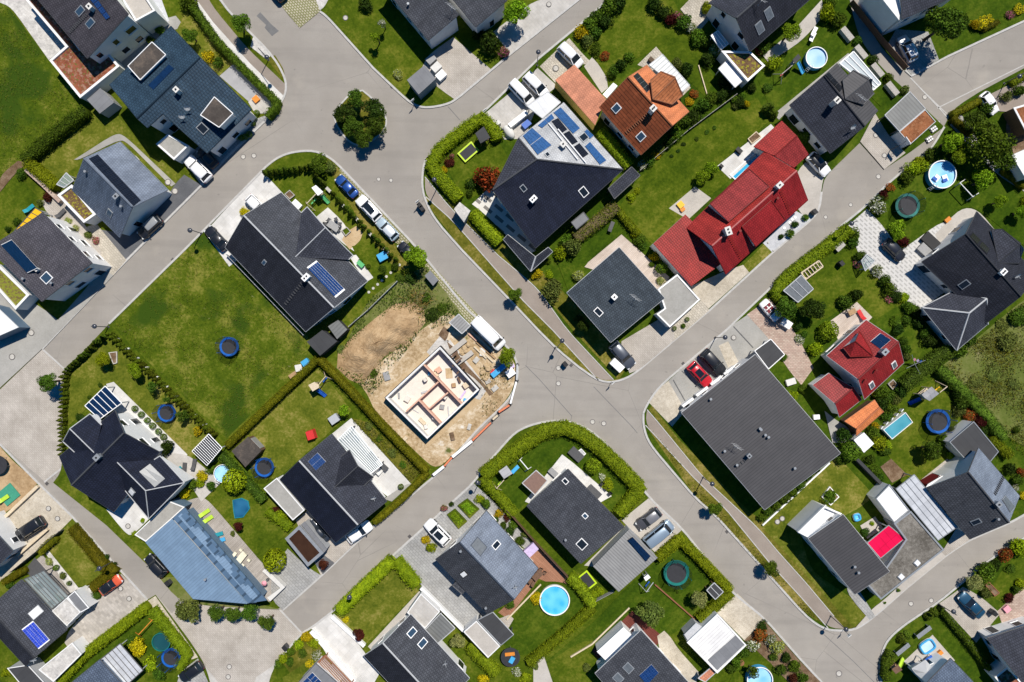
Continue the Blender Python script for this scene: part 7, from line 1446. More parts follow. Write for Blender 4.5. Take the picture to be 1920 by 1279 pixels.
stool_box(582,816,0.3,(1.3,1.5,1.2),'red','red toy playhouse on the hedged lawn','toy_house','toy house',top=0.85);stool_box(626,786,0.6,(1.4,1.2,1.0),'canopy_light','pale blue sand box with canopy beside the small palm','sandbox','sandbox');stool_box(574,682,0.6,(1.1,1.3,0.8),'blue_sky','blue barrel group at the corner of the clipped hedge','water_barrel','barrel');stool_box(560,690,0.2,(1.0,1.0,0.5),'offwhite','pale crate beside the blue barrels at the meadow edge','crate','crate');stool_box(549,703,0.6,(1.2,0.6,0.4),'wood','orange brown plank pile beside the clipped hedge','plank_pile','plank pile')
stool_box(717,481,0.5,(1.4,1.2,0.7),'blue_sky','blue covered sandbox on the small lawn below parking strip','sandbox','sandbox');stool_box(931,232+0,0.6,(1.2,0.6,1.0),'offwhite','pale grey bench box beside the lime hedge end','bench_box','bench');stool_box(987,233,0.7,(1.3,0.9,0.6),'blue','bright blue box in the white storage bay','storage_box','box');stool_box(977,240,0.75,(4.4,2.1,0.3),'offwhite','white storage bay beside the silver solar roof','storage_bay','storage bay',z0=0.12)if 0 else None
for i,(px,py)in enumerate(((808,111),(818,126),(827,141))):stool_box(px,py,0.75,(1.4,1.1,0.8),('grey','offwhite','white')[i],f"{('grey', 'cream', 'white')[i]} covered box beside the blue-walled shed",'storage_box','box','boxes beside the blue-walled shed')
for px,py,m,lb in((787,385,'grey_dark','dark wheelie bin on the road beside the footpath, upper one'),(791,391,'black','dark wheelie bin on the road beside the footpath, lower one'),(1060,683,'black','black bin at the verge below junction lamp'),(1528,397,'iron','brown bins at the edge of the red house drive'),(1865,1150,'grey_dark','dark covered grill beside the dark blue car'),(314,1094,'trim_dark','dark box beside the wall of the blue house'),(534,1215,'grey_dark','small dark post box beside the beige square'),(1582,462,'iron','grill on the lawn beside courtyard'),(1578,494,'black','black kettle grill on the lawn beside the greenhouse')):
 bin_(px,py,0.7,m,lb,lid='black')if 'grill on the lawn beside courtyard' not in lb else None
table(1573,460,0.75,1.6,1.4,'wood_grey','grey picnic table beside the roadside hedge')
t=canopy('greenhouse','small glass greenhouse beside the spotted courtyard','greenhouse',[(1615,489),(1625,477),(1640,489),(1622,508)],1.9,'glass_roof',ribs=3);t=canopy('trellis','pale wooden lattice pergola beside the roadside hedge','trellis',[(1502,512),(1535,489),(1543,500),(1511,524)],2.0,None,post='wood_pale',ribs=6,rib='wood_pale',rw=0.14)
for i,(l,fr,so,lb)in enumerate((([(533,364),(543,356),(553,366),(543,374)],'wood_grey','soil','square wooden sandbox at the corner of the long house'),([(640,432),(650,425),(658,434),(648,443)],'wood_grey','lawn','square planted box beside the sand patch'),([(1402,260),(1418,246),(1428,256),(1410,270)],'wood_pale','soil','wooden planting bed at the end of the narrow pool'),([(1511,984),(1534,966),(1551,990),(1530,1002)],'white','lawn_dry','white square planting box on the lawn'),([(1541,932),(1556,912),(1574,932),(1558,948)],'white','soil','white diamond planting bed with round bush on the dry lawn'),([(1082,847),(1090,841),(1099,851),(1091,858)],'white','gravel_grey','white square fire pit bed inside the corner hedge'),([(1847,1097),(1856,1092),(1875,1112),(1866,1119)],'trim_rust','soil','rusty planting bed on the lawn, bottom right'),([(203,661),(219,659),(219,681),(212,683)],'stone','soil','pale stone planting bed beside the lime tree on villa lawn'),([(1665,720),(1675,711),(1684,722),(1674,731)],'wood_grey','soil','small wooden bed beside the dark red house'))):boxbed(l,lb,fr,so)
for i,l in enumerate(([(838,965),(853,954),(876,978),(860,992)],[(858,948),(876,935),(899,955),(881,972)])):boxbed(l,f"{('lower', 'upper')[i]} box-hedged square flower bed in the grey paved garden",'lawn','soil',0.45,plants=('lf_bright',700),th=0.35)
for a,c,e in(((1713,1190),(1738,1171),'upper'),((1675,1222),(1698,1203),'lower')):
 p,q,L_,an=uv_axes(a,c);m_=(p+q)/2;t=thing('privacy_screen',f'{e} grey slatted screen in the verge, bottom right','screen',tuple(m_),group='grey slatted screens')
 for k in range(4):MB().box((m_.x-math.sin(an)*(k-1.5)*0.2,m_.y+math.cos(an)*(k-1.5)*0.2,0.9+0.05*k),(L_,0.15,0.05),an).build('slat',M['zinc'],t,uv=False)
 for s_ in(-1,1):MB().box((m_.x+math.cos(an)*s_*L_*0.45,m_.y+math.sin(an)*s_*L_*0.45,0.1),(0.1,0.5,0.82),an).build('post',M['zinc'],t,uv=False)
canopy('storage_shed','black topped storage shed inside the corner of the trampoline hedge','shed',[(1325,1107),(1339,1093),(1356,1110),(1341,1124)],1.9,'bitumen',ribs=2,rib='trim_light',post='wood');canopy('playhouse_roof','flat brown roofed shelter beside the anthracite house','shelter',[(979,906),(1005,882),(1026,901),(1003,928)],2.3,'roof_umber',post='wood_dark');canopy('shelter','small light roofed lean-to beside the white ribbed garage, bottom','shelter',[(1309,1272),(1335,1250),(1343,1260),(1322,1279)],2.1,'tile_salmon')
flat('utility_cabin','pale grey flat-roofed kiosk between the lime hedges','kiosk',[(851,392),(862,379),(882,395),(870,417)],2.4,'stone_rough','wall_grey',0)
rocks('rounded stone beside the slab terrace of the villa',[(305+k*3,765+k*11,3)for k in range(3)],group='stones beside the villa terrace')
rocks('pale boulder in the grey rock garden by the red house',[(1440,455,2),(1474,404,2.5),(1497,418,2.5),(1450,470,2),(1483,420,3)],group='boulders in the rock garden')
for i in range(8):tag(MB().cyl((P(692+i*8.2,548-i*7.3).x,P(692+i*8.2,548-i*7.3).y),0.22,0.1,0.17,12).build('stepping_stone',M['stone'],uv=False),'pale round stepping stone in the row behind the long house','stepping stone','stepping stones behind the long house')
for i,(x,y)in enumerate(((1490,408),(1485,412),(1480,418),(1470,428))):tag(MB().cyl((P(x,y).x,P(x,y).y),0.22,0.1,0.2,12).build('stepping_stone',M['white'],uv=False),'white round stepping stone in the grey rock garden','stepping stone','stepping stones in the rock garden')
t=thing('toy_raft','orange and blue toys lying on the black trampoline','toys',tuple(P(957,1228,0.9)));q=P(956,1226,0.95);MB().box((q.x,q.y,0.98),(1.5,0.5,0.15),0.1).build('orange_mat',M['orange'],t,uv=False);MB().box((q.x+0.3,q.y-0.9,0.98),(0.7,1.0,0.2),-0.5).build('blue_chair',M['blue_sky'],t,uv=False)
for i,(x,y,l_,w_,m,lb)in enumerate(((1276,384,0.9,0.9,'yellow','yellow toy digger on the grey patio'),(1280,393,0.7,0.5,'orange','orange toy on the grey patio'),(1762,1225,0.9,0.6,'orange','orange garden chair beside the blue table'),(937,1118,0.5,0.5,'blue','blue ball-shaped seat on the wooden deck'),(480,186,0.9,0.9,'orange','round orange fire bowl on the pale patio'),(337,878,0.45,0.45,'teal','small turquoise ball on the villa terrace'),(1777,412,0.9,0.6,'orange','orange toy on the courtyard house terrace'),(1865,1180,0.8,0.6,'lime_play','lime green chairs beside the white house, bottom right'),(1888,1142,0.9,0.9,'pink_pale','pink swim ring on the brick terrace'),(17,927,2.6,2.4,'green_tarp','green tarpaulin on the sandy ground at the left edge'))):stool_box(x,y,0.7,(l_,w_,0.35 if l_<2 else 0.12),m,lb,'toy' if 'toy' in lb else 'tarpaulin' if l_>2 else 'garden_stool','toy' if 'toy' in lb else 'tarpaulin' if l_>2 else 'seat')
lounger(8,935,0.6,'lime_play','lime slide lying on the green tarpaulin, left edge')
for i,(a,c)in enumerate((((1280,762),(1300,747)),((1306,742),(1327,726)),((1333,721),(1353,706)),((1358,702),(1378,687)))):
 gardenwall(f'{ordinal(i)} white porch wall from the lower end along the huge grey house',[a,c],4,1.3,'white','porch_wall','wall','white porch walls of the huge grey house')
t=thing('basketball_hoop','basketball hoop on a pole at the beige drive, upper right','basketball hoop',tuple(P(1668,282)));q=P(1668,282);MB().tube([q,q+Vector((0,0,3.0)),q+Vector((0.6,0.4,3.3))],0.06).build('pole',M['grey_dark'],t,uv=False);MB().box((q.x+0.75,q.y+0.5,2.9),(0.08,1.2,0.9),0.6).build('backboard',M['white'],t,uv=False);MB().ring((q.x+1.1,q.y+0.7),0.2,0.24,3.0,3.05,14).build('hoop',M['orange'],t,uv=False)
for i,(px,py)in enumerate(((1749,243),(1741,262))):
 q=P(px,py);t=thing('paving_pallet',f"{'upper' if i == 0 else 'lower'} pallet of white stones beside the rusty sedum garage",'pallet',(q.x,q.y,0),group='pallets of white stones');MB().box((q.x,q.y,0.02),(1.1,0.9,0.15),0.6).build('pallet_base',M['iron'],t,uv=False)
 for k in range(6):MB().box((q.x+(k%3-1)*0.34*0.82-(k//3-0.5)*0.4*0.56,q.y+(k%3-1)*0.34*0.56+(k//3-0.5)*0.4*0.82,0.175),(0.24,0.24,0.2),0.6).build('stone',M['white'],t,uv=False)
stool_box(1475,607,-0.6,(1.5,1.1,0.8),'white','white covered box under the trees beside the open car','storage_box','box');stool_box(1483,716,0.3,(1.4,0.9,0.5),'offwhite','pale garden table beside the small lawn of the huge house','garden_bench','bench');stool_box(1531,782,0.1,(0.9,0.7,0.5),'white','white box on the grass below the red annex','storage_box','box')
t=thing('tent','white dome tent beside the silver solar roof','tent',tuple(P(957,247)));q=P(957,247,1);MB().lathe((q.x,q.y,0.12),[(0.75,0),(0.7,0.5),(0.5,0.85),(0.1,1.0)],12).build('cloth',M['offwhite'],t,smooth=True,uv=False);MB().box((q.x-0.5,q.y-0.5,0.12),(0.5,0.1,0.7),0.8).build('door',M['grey_dark'],t,uv=False);t.rotation_euler.z=-0.9;t.scale=(1.7,1,1)
gardenwall('white wall of the storage bay beside the silver solar roof',[(955,236),(988,210)],8,1.2,'white')
for i,(x,y)in enumerate(((238,783),(252,797),(263,812),(280,824))):boxbed([(x-9,y-4),(x-4,y-9),(x+9,y+4),(x+4,y+9)],f'{ordinal(i)} white planter box from the top on the stepped villa terrace','white','soil',0.5,'planter_box','planter','white planter boxes on the villa terrace')
for i,(x,y,l_,m_,lb)in enumerate(((1080,852,2.2,'grey_dark','upper dark slab step beside the brown roofed shelter'),(1037,886,1.4,'grey','grey slab steps beside the brown roofed shelter'),(1386,282,1.0,'black','dark lounger pad on the narrow pool terrace'),(1353,311,0.6,'black','dark mat near the end of the narrow pool'),(540,384,1.2,'grey','grey slab bench beside the square wooden sandbox'),(557,383,1.4,'white','white box seats at the corner of the cross gable'),(676,495,1.1,'green_play','green toy on the white terrace of the long house'),(720,877,1.2,'grey_dark','dark terrace box beside the pale lounger'),(668,822,1.0,'white','white chest on the glass-roofed terrace'),(1745,452,2.6,'black','black covered grill on the courtyard house terrace'),(1735,470,2.2,'grey','grey counter beside the black covered grill'),(1222,113,1.0,'bark','dark planter above the white cloth awning'),(1440,60,1.0,'white','x'))):
 if lb!='x':stool_box(x,y,-0.75,(l_,l_*0.6,0.6),m_,lb,'terrace_box','terrace box')
# hedges
HD=[('dark conifer hedge between the meadow and dry lawn, upper left',[(163,206),(105,250),(45,302)],20,2.0,'lf_thuja'),('yellow-green conifer hedge beside the brown garden wall, far left',[(52,303),(106,352)],20,1.8,'lf_hedgelime'),('dark hedge curving along the white footpath, top left',[(362,14),(405,75),(455,128),(505,178),(520,192),(516,204),(500,220)],13,1.7,'lf_thuja'),('lime hedge around the corner garden with lime-edged trampoline',[(935,262),(924,240),(903,220),(878,238),(848,260),(820,285),(808,312),(832,342),(862,374)],22,1.6,'lf_hedgelime'),('lime hedge between the kiosk and porch of the hipped house',[(886,398),(912,428),(938,455)],22,1.7,'lf_hedgelime'),('mixed texture hedge below the hipped house',[(1078,447),(1112,422),(1157,386)],22,1.8,'lf_hedgemix'),('low green hedge between the slate house garden and lawn',[(1153,388),(1175,415),(1198,440)],12,1.3,'lf_hedgebright'),('green roadside hedge opposite the red house',[(1468,562),(1456,548),(1468,528),(1500,500),(1540,470),(1592,428)],22,1.6,'lf_hedgebright'),('long olive clipped hedge between the meadow and play tower garden',[(426,836),(510,755),(597,672)],13,1.8,'lf_hedge'),('long olive clipped hedge between play tower garden and building site',[(598,672),(660,735),(720,800),(801,884)],13,1.8,'lf_hedge'),('short olive clipped hedge along the street below the navy house',[(801,886),(755,935),(702,980)],12,1.5,'lf_hedge'),('wide curved hedge around the corner garden at the central junction',[(905,892),(935,868),(985,832),(1020,808),(1060,801),(1090,814),(1125,840),(1165,878),(1200,915),(1185,935),(1160,965)],25,1.7,'lf_hedgebright'),('green hedge on the inner side of the corner garden',[(903,895),(930,925),(965,965)],18,1.6,'lf_hedgebright'),('lime hedge on the street side of the dry lawn, bottom',[(634,1148),(670,1112),(738,1048)],23,1.5,'lf_hedgelime'),('lime hedge beside the grey paved drive, bottom',[(742,1050),(782,1098)],22,1.5,'lf_hedgelime'),('green hedge on the upper side of the pool lawn',[(1068,1080),(1095,1108),(1113,1136)],20,1.5,'lf_hedgebright'),('green hedge on the lower side of the pool lawn',[(1113,1138),(1055,1190),(990,1244)],17,1.5,'lf_hedgebright'),('green hedge below the white flat garage, bottom',[(880,1208),(905,1236),(932,1264)],21,1.6,'lf_hedgebright'),('lime hedge around the upper side of the trampoline lawn',[(1232,1048),(1275,1010),(1320,1055),(1370,1108)],17,1.6,'lf_hedgelime'),('green hedge around the lower side of the trampoline lawn',[(1370,1110),(1340,1138),(1310,1163)],19,1.5,'lf_hedgebright'),('lime hedge along the street beside the small lawn, bottom left',[(134,988),(165,1025),(195,1062),(213,1070),(192,1088),(172,1103)],19,1.4,'lf_hedge'),('short lime hedge above the small lawn, bottom left',[(106,1008),(88,1022),(76,1036)],14,1.3,'lf_hedge'),('thin green hedge at the far left, bottom left',[(48,1068),(30,1078),(6,1092)],12,1.2,'lf_hedge'),('long lime hedge along the patterned driveway, bottom left',[(277,1136),(210,1188),(155,1230),(112,1278)],18,1.6,'lf_hedgelime'),('green hedge along the street beside the covered pool',[(284,1142),(318,1185),(352,1228),(336,1252)],17,1.4,'lf_hedgebright'),('dense dark hedge between the dryer and play tower lawns',[(1692,726),(1715,708),(1745,680),(1780,655)],24,2.0,'lf_ivy'),('dark hedge along the wild meadow, right',[(1760,690),(1800,728),(1850,780),(1882,822)],18,1.7,'lf_ivy'),('bright green hedge beside the black flat garage, right',[(1858,822),(1878,840),(1895,856)],16,1.4,'lf_hedgebright'),('clipped dark hedge along the beige driveway, bottom right',[(1762,1140),(1812,1200),(1858,1258)],10,1.2,'lf_thuja'),('dark bushy hedge along the curve, bottom right',[(1672,1222),(1662,1240),(1660,1275)],14,1.4,'lf_thuja'),('olive hedge along the parking lane, upper right',[(1784,215),(1812,202),(1838,188)],12,1.1,'lf_hedge'),('olive hedge running down beside the dark trees, upper right',[(1786,220),(1805,238),(1822,252)],12,1.2,'lf_hedge'),('olive hedge at the right edge beside white roof garage',[(1880,318),(1905,335),(1922,352)],13,1.2,'lf_hedge'),('low olive hedge along the upper right street',[(1842,56),(1872,41)],9,0.9,'lf_hedge'),('low hedge at the right edge above the parking lane',[(1895,158),(1925,140)],12,1.0,'lf_hedgebright'),('green shrubby hedge at the end of the navy house annex',[(500,958),(520,972),(545,990)],16,1.2,'lf_hedgebright'),('ivy covered hedge behind the small pale pool',[(412,850),(440,880),(470,910),(495,940)],15,1.4,'lf_ivy'),('green hedge between terracotta house and hipped house',[(1125,245),(1150,275),(1180,312)],18,1.6,'lf_hedgebright')]
for lb,ln,wp,h,m in HD:hedge(lb,ln,wp,h,m,rough=0.05 if m=='lf_hedge' else 0.10,dens=110 if m=='lf_hedge' else 62)
# rows of conifers around the villa garden
def row(a,b,n,r,h,kind,where,lean=1.0):
 for i in range(n):
  t_=i/max(1,n-1);shrub(a[0]+(b[0]-a[0])*t_+R.uniform(-1,1),a[1]+(b[1]-a[1])*t_+R.uniform(-1,1),r*R.uniform(0.88,1.1),'thuja',kind,f'{ordinal(i)} small pointed conifer from the top {where}','conifers '+where,'conifer','conifer',h)
row((207,627),(402,815),30,5.3,0.95,'lf_thujalight','in the row along the meadow');row((196,631),(127,697),14,5.6,0.85,'lf_thuja','in the street-side row of the villa');row((124,706),(118,850),19,4.8,1.05,'lf_thujalight','in the row beside the beige square')
row((592,327),(607,345),4,5.5,1.0,'lf_thuja','in the upper row behind the parked blue car');row((624,364),(742,487),15,5.0,1.0,'lf_thuja','in the row beside the parking strip');row((500,326),(584,314),10,5.5,1.0,'lf_thuja','along the curved corner above the white driveway')
for i,(x,y)in enumerate([(219+k*18.2,636+k*17.8)for k in range(10)]):stool_box(x,y,0.1,(0.75,0.22,0.4),'white',f'{ordinal(i)} white fence stone from the top in the villa conifer row','fence_stone','stone','white fence stones in the conifer row')
for i,(x,y)in enumerate([(616,356),(641,383),(668,410),(696,441),(724,470)]):stool_box(x,y,-0.8,(0.9,0.45,0.6),'stone',f'{ordinal(i)} stone gabion from the top between the conifers by the parking strip','gabion','gabion','gabions between the conifers')
# trees and shrubs
plants('on the tree island in the junction',[(668,188,21,'TM',4.2),(699,206,24,'TD',4.4),(647,212,22,'TD',4.0),(705,236,23,'TM',4.4),(662,238,22,'TM',4.2),(684,260,19,'TM',3.8),(640,232,9,'m'),(716,215,9,'m')])
plants('along the streets',[(451,43,20,'T',4.8,(458,60)),(967,551,16,'T',3.8,(966,560)),(1342,953,16,'T',3.8,(1336,950)),(1448,1066,17,'T',4.0,(1440,1060))])
plants('beside the building site',[(953,670,20,'TB',4.5)]);plants('at the end of the parking strip',[(779,483,24,'TB',5.2)]);plants('in front of the villa square',[(90,717,20,'TM',4.8,(112,714))]);plants('below the split dark house',[(968,22,26,'TB',5.5)])
plants('below the blue metal roof',[(353,1144,27,'TO',4.2),(405,1150,17,'TM',4.2),(435,1152,17,'TM',4.2),(467,1148,18,'TM',4.2),(500,1168,18,'TM',4.2)])
plants('on the lawn of the split house',[(718,42,10,'LW',3),(706,68,13,'LB',3.5),(746,140,10,'va',0.6),(920,78,22,'d',1.2),(900,62,14,'d'),(945,100,12,'pk'),(685,8,14,'d')])
plants('beside the dark blue house',[(478,222,5,'b'),(482,212,5,'b'),(475,232,5,'b'),(468,252,5,'b'),(461,257,5,'b'),(453,259,5,'b'),(445,257,5,'b'),(356,65,16,'T',3.5),(392,105,12,'y'),(410,118,12,'m'),(299,57,10,'g'),(281,75,9,'g'),(283,20,8,'y'),(352,5,17,'g',1.2)])
plants('around the left terraces',[(40,325,10,'m'),(55,315,6,'o'),(75,380,7,'o'),(88,368,10,'bu'),(165,440,8,'o',0.7),(178,452,8,'pk',0.6),(128,415,8,'va',0.5),(140,428,8,'va',0.5),(30,415,8,'m'),(15,430,6,'d')])
plants('at the corner of the long house driveway',[(458,397,9,'y'),(599,306,20,'T',3.6),(620,312,12,'o')]);plants('on the lawn behind the long house',[(717,505,12,'L',3),(690,500,6,'g'),(676,490,5,'g'),(740,500,9,'m')])
plants('on the villa lawn',[(194,674,15,'TL',3.4),(254,693,17,'TB',3.6),(286,725,14,'L',3.2),(341,780,15,'L',3.2),(371,806,11,'go'),(311,748,9,'L',2.6),(187,722,5,'m'),(167,744,4,'m'),(150,783,9,'d',0.6),(312,837,15,'d',1.1)])
plants('along the villa terrace wall',[(254,766,5.5,'b'),(266,777,5.5,'b'),(277,788,5.5,'b'),(287,798,5.5,'b'),(298,809,5.5,'b'),(308,819,5.5,'b')])
plants('between the villa wing and deck',[(345,925,11,'y'),(358,908,12,'g'),(378,893,11,'y'),(395,880,10,'g'),(374,905,10,'l'),(395,912,10,'m')])
plants('on the deck-side lawn',[(442,900,20,'lb',1.0),(518,1048,19,'lb',1.0),(447,986,10,'BU',2.4),(516,955,8,'bu'),(526,968,12,'l'),(540,988,10,'l'),(436,1000,6,'o',0.6),(606,1058,11,'BU',2.4)])
plants('in the play tower garden',[(644,770,14,'LB',2.8),(690,800,9,'o',0.6),(710,822,8,'m',0.5),(735,850,9,'o',0.5),(755,872,8,'m',0.5),(752,912,5,'b')])
plants('around the soil heap',[(800,560,12,'m',0.6),(812,590,14,'d',0.5),(830,575,12,'m',0.5),(672,600,10,'o',0.4),(700,700,9,'m',0.4),(750,520,10,'m',0.5),(640,655,9,'o',0.4),(770,520,14,'d',0.5)])
plants('in the hipped house garden',[(915,332,26,'re',1.1),(940,335,9,'g'),(843,305,10,'bu',0.7),(848,292,5,'pk'),(833,318,7,'y'),(885,345,12,'d'),(1062,452,14,'g'),(1050,475,14,'l',1.1),(1072,462,18,'o',1.2),(1008,512,10,'y'),(1030,514,9,'l'),(1002,516,8,'go'),(1026,488,8,'g'),(1040,544,24,'o',0.9),(1083,518,12,'va',0.9),(880,362,8,'m')])
plants('beside the slate roofed house',[(1094,610,13,'TD',3),(1240,503,10,'b'),(1240,525,9,'va'),(1222,497,6,'g'),(1228,480,9,'y'),(1200,450,12,'g'),(1205,458,10,'m'),(1192,440,8,'l'),(1210,540,6,'y'),(1085,600,9,'d'),(1288,599,4,'b'),(1281,611,5,'sp'),(1264,616,4,'b')])
plants('on the red house lawn',[(1317,334,16,'TB',2.6),(1333,318,16,'TB',2.6),(1183,369,10,'l',0.7),(1195,358,7,'l',0.7),(1388,193,11,'d'),(1380,187,9,'g'),(1400,195,8,'y'),(1392,180,8,'g'),(1378,200,7,'o')])
plants('in the grey rock garden',[(1510,408,7,'sp'),(1482,438,9,'sp'),(1491,421,7,'d'),(1465,443,6,'d')]);plants('beside the lower red wing',[(1507,256,11,'th',0.4),(1500,253,8,'m')])
plants('along the upper hedge bank',[(1090,62,14,'y'),(1105,45,16,'g'),(1122,30,15,'m'),(1140,10,18,'g'),(1160,5,17,'d'),(1100,75,13,'o'),(1118,60,14,'m'),(1135,40,14,'d'),(1120,90,12,'g'),(1135,105,10,'re',0.6),(1150,135,12,'m'),(1165,120,13,'d'),(1180,105,10,'g')])
plants('between two upper lawns',[(1245,20,15,'d'),(1258,35,12,'bu'),(1272,32,10,'pk'),(1284,40,16,'m'),(1296,52,11,'w'),(1308,70,16,'g'),(1320,78,15,'m'),(1338,95,13,'va'),(1326,110,14,'d'),(1290,130,14,'d'),(1270,118,11,'o'),(1325,16,12,'l'),(1230,5,16,'d')])
plants('behind the terracotta house',[(1320,195,15,'m'),(1335,185,14,'g'),(1350,180,12,'d'),(1362,172,13,'d'),(1300,215,16,'d'),(1286,225,14,'m'),(1270,250,14,'g'),(1255,265,12,'d'),(1240,280,10,'o',0.7),(1230,292,10,'y',0.6),(1218,300,12,'m'),(1205,310,10,'w',0.7),(1302,175,9,'re',0.7),(1293,190,9,'y',0.6),(1358,155,12,'d'),(1372,165,10,'d')])
plants('on the terracotta lawn edge',[(1282,270,5,'d',0.6),(1271,283,4,'d',0.6),(1259,293,4,'d',0.6),(1325,248,5,'m',0.6),(1340,240,5,'m',0.6),(1306,260,5,'m',0.6)])
plants('beside the black top house',[(1482,60,20,'TB',4.5),(1450,120,16,'l'),(1435,90,14,'m'),(1424,95,9,'bu'),(1550,22,18,'l',1.1),(1557,5,14,'g'),(1573,37,15,'g',1.1),(1440,165,10,'m',0.6),(1410,165,9,'d')])
plants('along the gabion footpath',[(1607,76,9,'m'),(1638,110,10,'d'),(1666,145,10,'g'),(1698,168,9,'o'),(1440,205,13,'th',0.4),(1450,215,9,'th',0.4)])
plants('in the top right gardens',[(1770,48,42,'TM',8),(1800,38,18,'m',1.2),(1838,42,14,'go',0.7),(1853,38,11,'go',0.7),(1828,45,10,'y'),(1912,18,12,'go',0.6),(1895,28,9,'pk',0.6),(1888,180,11,'o'),(1912,172,13,'m'),(1852,200,14,'m')])
plants('beside the round blue pool',[(1782,265,24,'TB',4.2),(1800,290,20,'TB',3.8),(1745,290,14,'m'),(1855,265,45,'T',7),(1830,230,26,'TM',5),(1880,300,26,'TM',5),(1725,300,10,'l'),(1710,318,16,'l'),(1702,332,14,'g'),(1728,310,13,'l'),(1800,300,12,'g')])
plants('along the lane wall',[(1842,340,23,'TB',4),(1876,378,14,'TB',3),(1915,398,16,'TB',3),(1835,325,12,'l'),(1928,380,12,'l')])
plants('at the courtyard entrance',[(1646,388,16,'w',1.0),(1658,365,11,'bu'),(1648,372,10,'d'),(1683,430,20,'TB',3.6),(1668,352,9,'re',0.6),(1695,452,12,'bu',0.7),(1600,440,13,'g'),(1602,452,13,'m'),(1584,435,9,'g')])
plants('along the courtyard border',[(1612,480,11,'m'),(1605,495,9,'pk',0.7),(1646,508,12,'w'),(1658,525,12,'m'),(1667,540,14,'g'),(1680,555,13,'d'),(1695,560,12,'l',0.8),(1705,575,13,'g'),(1718,585,12,'d'),(1670,560,10,'pk',0.6),(1725,605,12,'d'),(1700,600,10,'m')])
plants('on the timber terrace lawn',[(1474,578,24,'TM',4.2),(1522,582,25,'TD',4.2),(1585,565,15,'m'),(1605,553,13,'d'),(1552,620,17,'bb',0.8),(1530,655,14,'l'),(1680,602,11,'sp',0.7),(1500,635,10,'w',0.6),(1508,628,8,'m'),(1496,612,9,'d'),(1490,740,9,'l'),(1505,728,10,'g',0.7),(1540,575,9,'d')])
plants('along the foot of the huge grey roof',[(1470,670,7,'g'),(1515,895,10,'d'),(1500,910,11,'m'),(1487,922,10,'g'),(1472,935,11,'m'),(1458,948,10,'g'),(1440,960,10,'m'),(1428,970,9,'g'),(1530,880,9,'d'),(1575,862,11,'m'),(1593,845,17,'b',0.9)])
plants('beside the dark red house',[(1702,655,10,'m'),(1700,668,9,'o'),(1650,735,14,'g'),(1668,745,14,'m'),(1655,758,13,'d'),(1680,750,12,'o'),(1690,735,14,'d'),(1672,765,14,'g'),(1665,780,12,'m'),(1640,735,10,'y',0.7),(1685,620,12,'d'),(1695,640,9,'m')])
plants('below the orange shed',[(1640,810,14,'g'),(1650,830,15,'l',0.8),(1640,800,9,'y'),(1665,835,12,'l',0.7),(1632,860,10,'m'),(1640,880,10,'g'),(1650,895,10,'m'),(1585,815,17,'d',1.1),(1660,845,12,'m',0.7)])
plants('on the large trampoline lawn',[(1745,842,23,'TM',4),(1770,825,12,'g'),(1782,855,9,'l',0.7),(1795,735,14,'d'),(1805,755,16,'m'),(1820,775,16,'re',0.6),(1838,790,14,'bu'),(1800,770,12,'o'),(1848,805,12,'d'),(1785,720,12,'g'),(1785,805,7,'o'),(1757,688,13,'m')])
plants('at the right edge of the village',[(1895,880,12,'d'),(1908,900,11,'m'),(1915,885,9,'re'),(1902,915,8,'w',0.6),(1918,930,9,'go',0.6),(1800,660,16,'g'),(1820,640,14,'m'),(1745,640,14,'d'),(1735,625,12,'m'),(1905,805,8,'m'),(1860,700,18,'o',0.3),(1830,715,16,'o',0.3),(1890,640,20,'o',0.5),(1910,590,22,'m',0.5),(1880,610,14,'o',0.4),(1900,720,14,'o',0.4)])
plants('in the modern house gardens',[(1557,932,14,'g',0.9),(1622,998,9,'d',0.7),(1635,982,5,'l'),(1684,1107,4,'g'),(1659,1130,3,'g')])
plants('beside the lower right driveway',[(1828,1093,17,'TS',3),(1848,1112,11,'o'),(1853,1075,21,'g',1.0),(1888,1042,14,'re'),(1912,1028,20,'l',1.0),(1866,1060,13,'d'),(1895,1065,10,'m',0.6),(1893,1122,10,'bu',0.8),(1915,1095,11,'l',0.8),(1905,1105,9,'m'),(1740,1155,9,'th',0.3),(1752,1148,9,'th',0.3),(1700,1192,9,'th',0.3),(1690,1198,9,'th',0.3)])
plants('in the grey paved garden',[(833,953,7,'pk'),(846,945,5,'d'),(912,945,11,'g'),(900,938,10,'l',0.7),(935,962,9,'y',0.7),(943,985,9,'m'),(956,997,10,'d'),(965,985,11,'g',0.7),(975,1015,10,'m'),(985,1000,9,'o',0.7),(950,970,8,'bu',0.7),(930,975,8,'d'),(798,1012,9,'y',0.8),(808,1025,11,'l',0.8),(1008,1122,12,'y',0.7),(957,1133,9,'m',0.8)])
plants('in the corner hedge garden',[(1112,873,13,'bb',0.8),(1140,908,12,'l',0.6),(1130,895,8,'w',0.6),(1125,1108,9,'l',0.8),(1115,1115,8,'l',0.8),(1165,960,9,'g')])
plants('on the trampoline and beam lawn',[(1219,1148,28,'TO',4.4),(1312,1124,17,'TS',3.6),(1412,1258,15,'L',3),(1270,1110,3,'m')])
plants('beside the gravel drive border',[(1424,1190,14,'re',0.9),(1445,1198,12,'w',0.9),(1458,1212,16,'va',0.8),(1410,1212,14,'w',0.8),(1475,1235,11,'d'),(1465,1255,12,'m'),(1490,1250,12,'g'),(1505,1270,12,'m'),(1430,1175,12,'d',0.6),(1395,1225,12,'m'),(1380,1240,12,'g'),(1450,1232,9,'m'),(1488,1272,10,'bu'),(1370,1255,10,'m')])
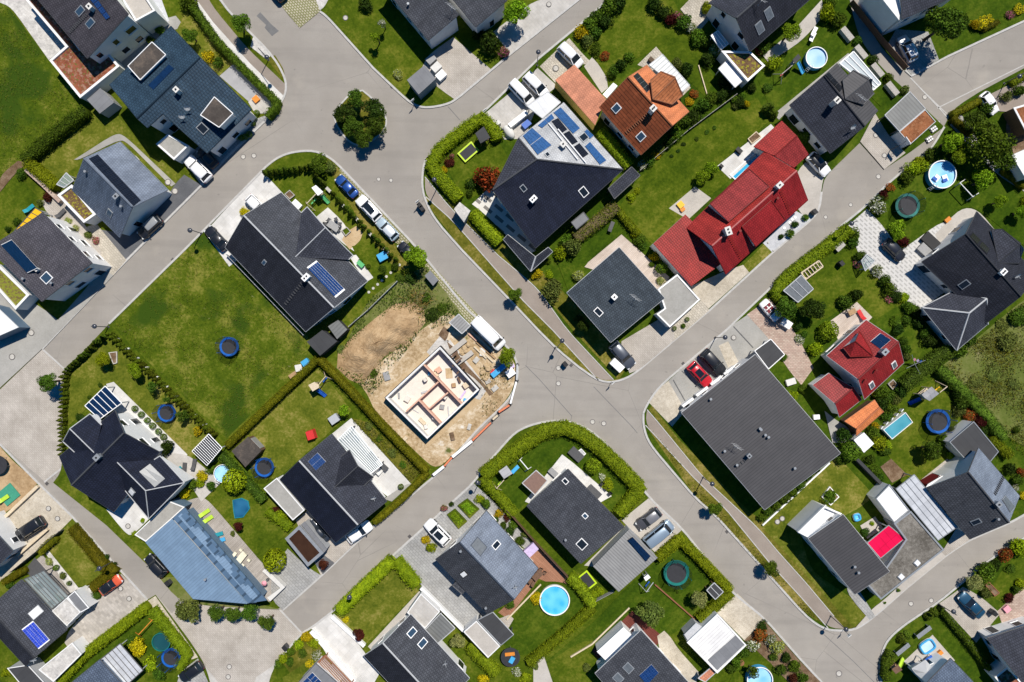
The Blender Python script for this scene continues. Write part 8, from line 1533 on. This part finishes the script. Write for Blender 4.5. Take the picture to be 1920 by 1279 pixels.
plants('in the bottom lawn gardens',[(672,1190,13,'BU',2.6),(857,1203,17,'TS',3),(648,1163,7,'y',0.8),(968,1262,10,'w',0.6),(985,1270,11,'l',0.6),(905,1275,10,'y',0.7),(1003,1248,8,'o',0.6),(1100,1252,10,'o',0.6)])
plants('in the flower bank by the beige square',[(530,1235,10,'l'),(545,1222,10,'g'),(560,1208,10,'l'),(575,1195,11,'y',0.8),(590,1205,12,'l',0.9),(545,1240,9,'m'),(568,1225,9,'m',0.7),(594,1228,10,'w',0.7),(580,1245,9,'go',0.7),(522,1245,9,'g')])
plants('around the lower left gardens',[(144,983,4,'o'),(172,1013,4,'o'),(200,1044,5,'d'),(214,1058,5,'d'),(155,1121,5,'b'),(180,1118,10,'m',0.7),(93,1052,8,'va',0.6),(106,1064,5,'b'),(116,1080,7,'o'),(131,1093,4,'b'),(15,1095,9,'m'),(257,1215,17,'y',0.9),(245,1200,10,'m'),(283,1248,14,'l',0.9),(300,1262,13,'m'),(268,976,5,'l'),(252,1000,5,'l'),(10,1262,9,'l')])
# tall grass and weeds
for nm,pl,n,m,s_ in(('meadow_grass',[(345,480),(382,446),(570,632),(585,655),(425,815),(215,612)],6000,'lf_weed',0.09),('meadow_grass',[(0,12),(15,14),(92,118),(160,205),(42,296),(0,330)],3000,'lf_weed',0.09),('wild_grass',[(1765,690),(1800,662),(1920,565),(1925,560),(1925,870),(1880,812)],5000,'lf_weed',0.15),('weeds',[(640,660),(692,560),(750,520),(800,500),(880,612),(850,605),(790,620),(700,740),(632,690)],4000,'lf_ivy',0.16),('weeds',[(660,786),(690,792),(790,885),(770,903)],1200,'lf_weed',0.13),('weeds',[(900,690),(958,676),(966,702),(930,770),(905,780)],500,'lf_weed',0.12),('weeds',[(1218,800),(1300,895),(1440,1055),(1540,1165),(1500,1140),(1302,925)],1500,'lf_weed',0.09)):weeds(nm,pl,n,M[m]and m,s_)
# prototypes that were only copied from
def drop(o):
 for ch in list(o.children):drop(ch)
 bpy.data.objects.remove(o)
for d_ in(CARS,TRAMP,CH,LG):
 for t in d_.values():drop(t)
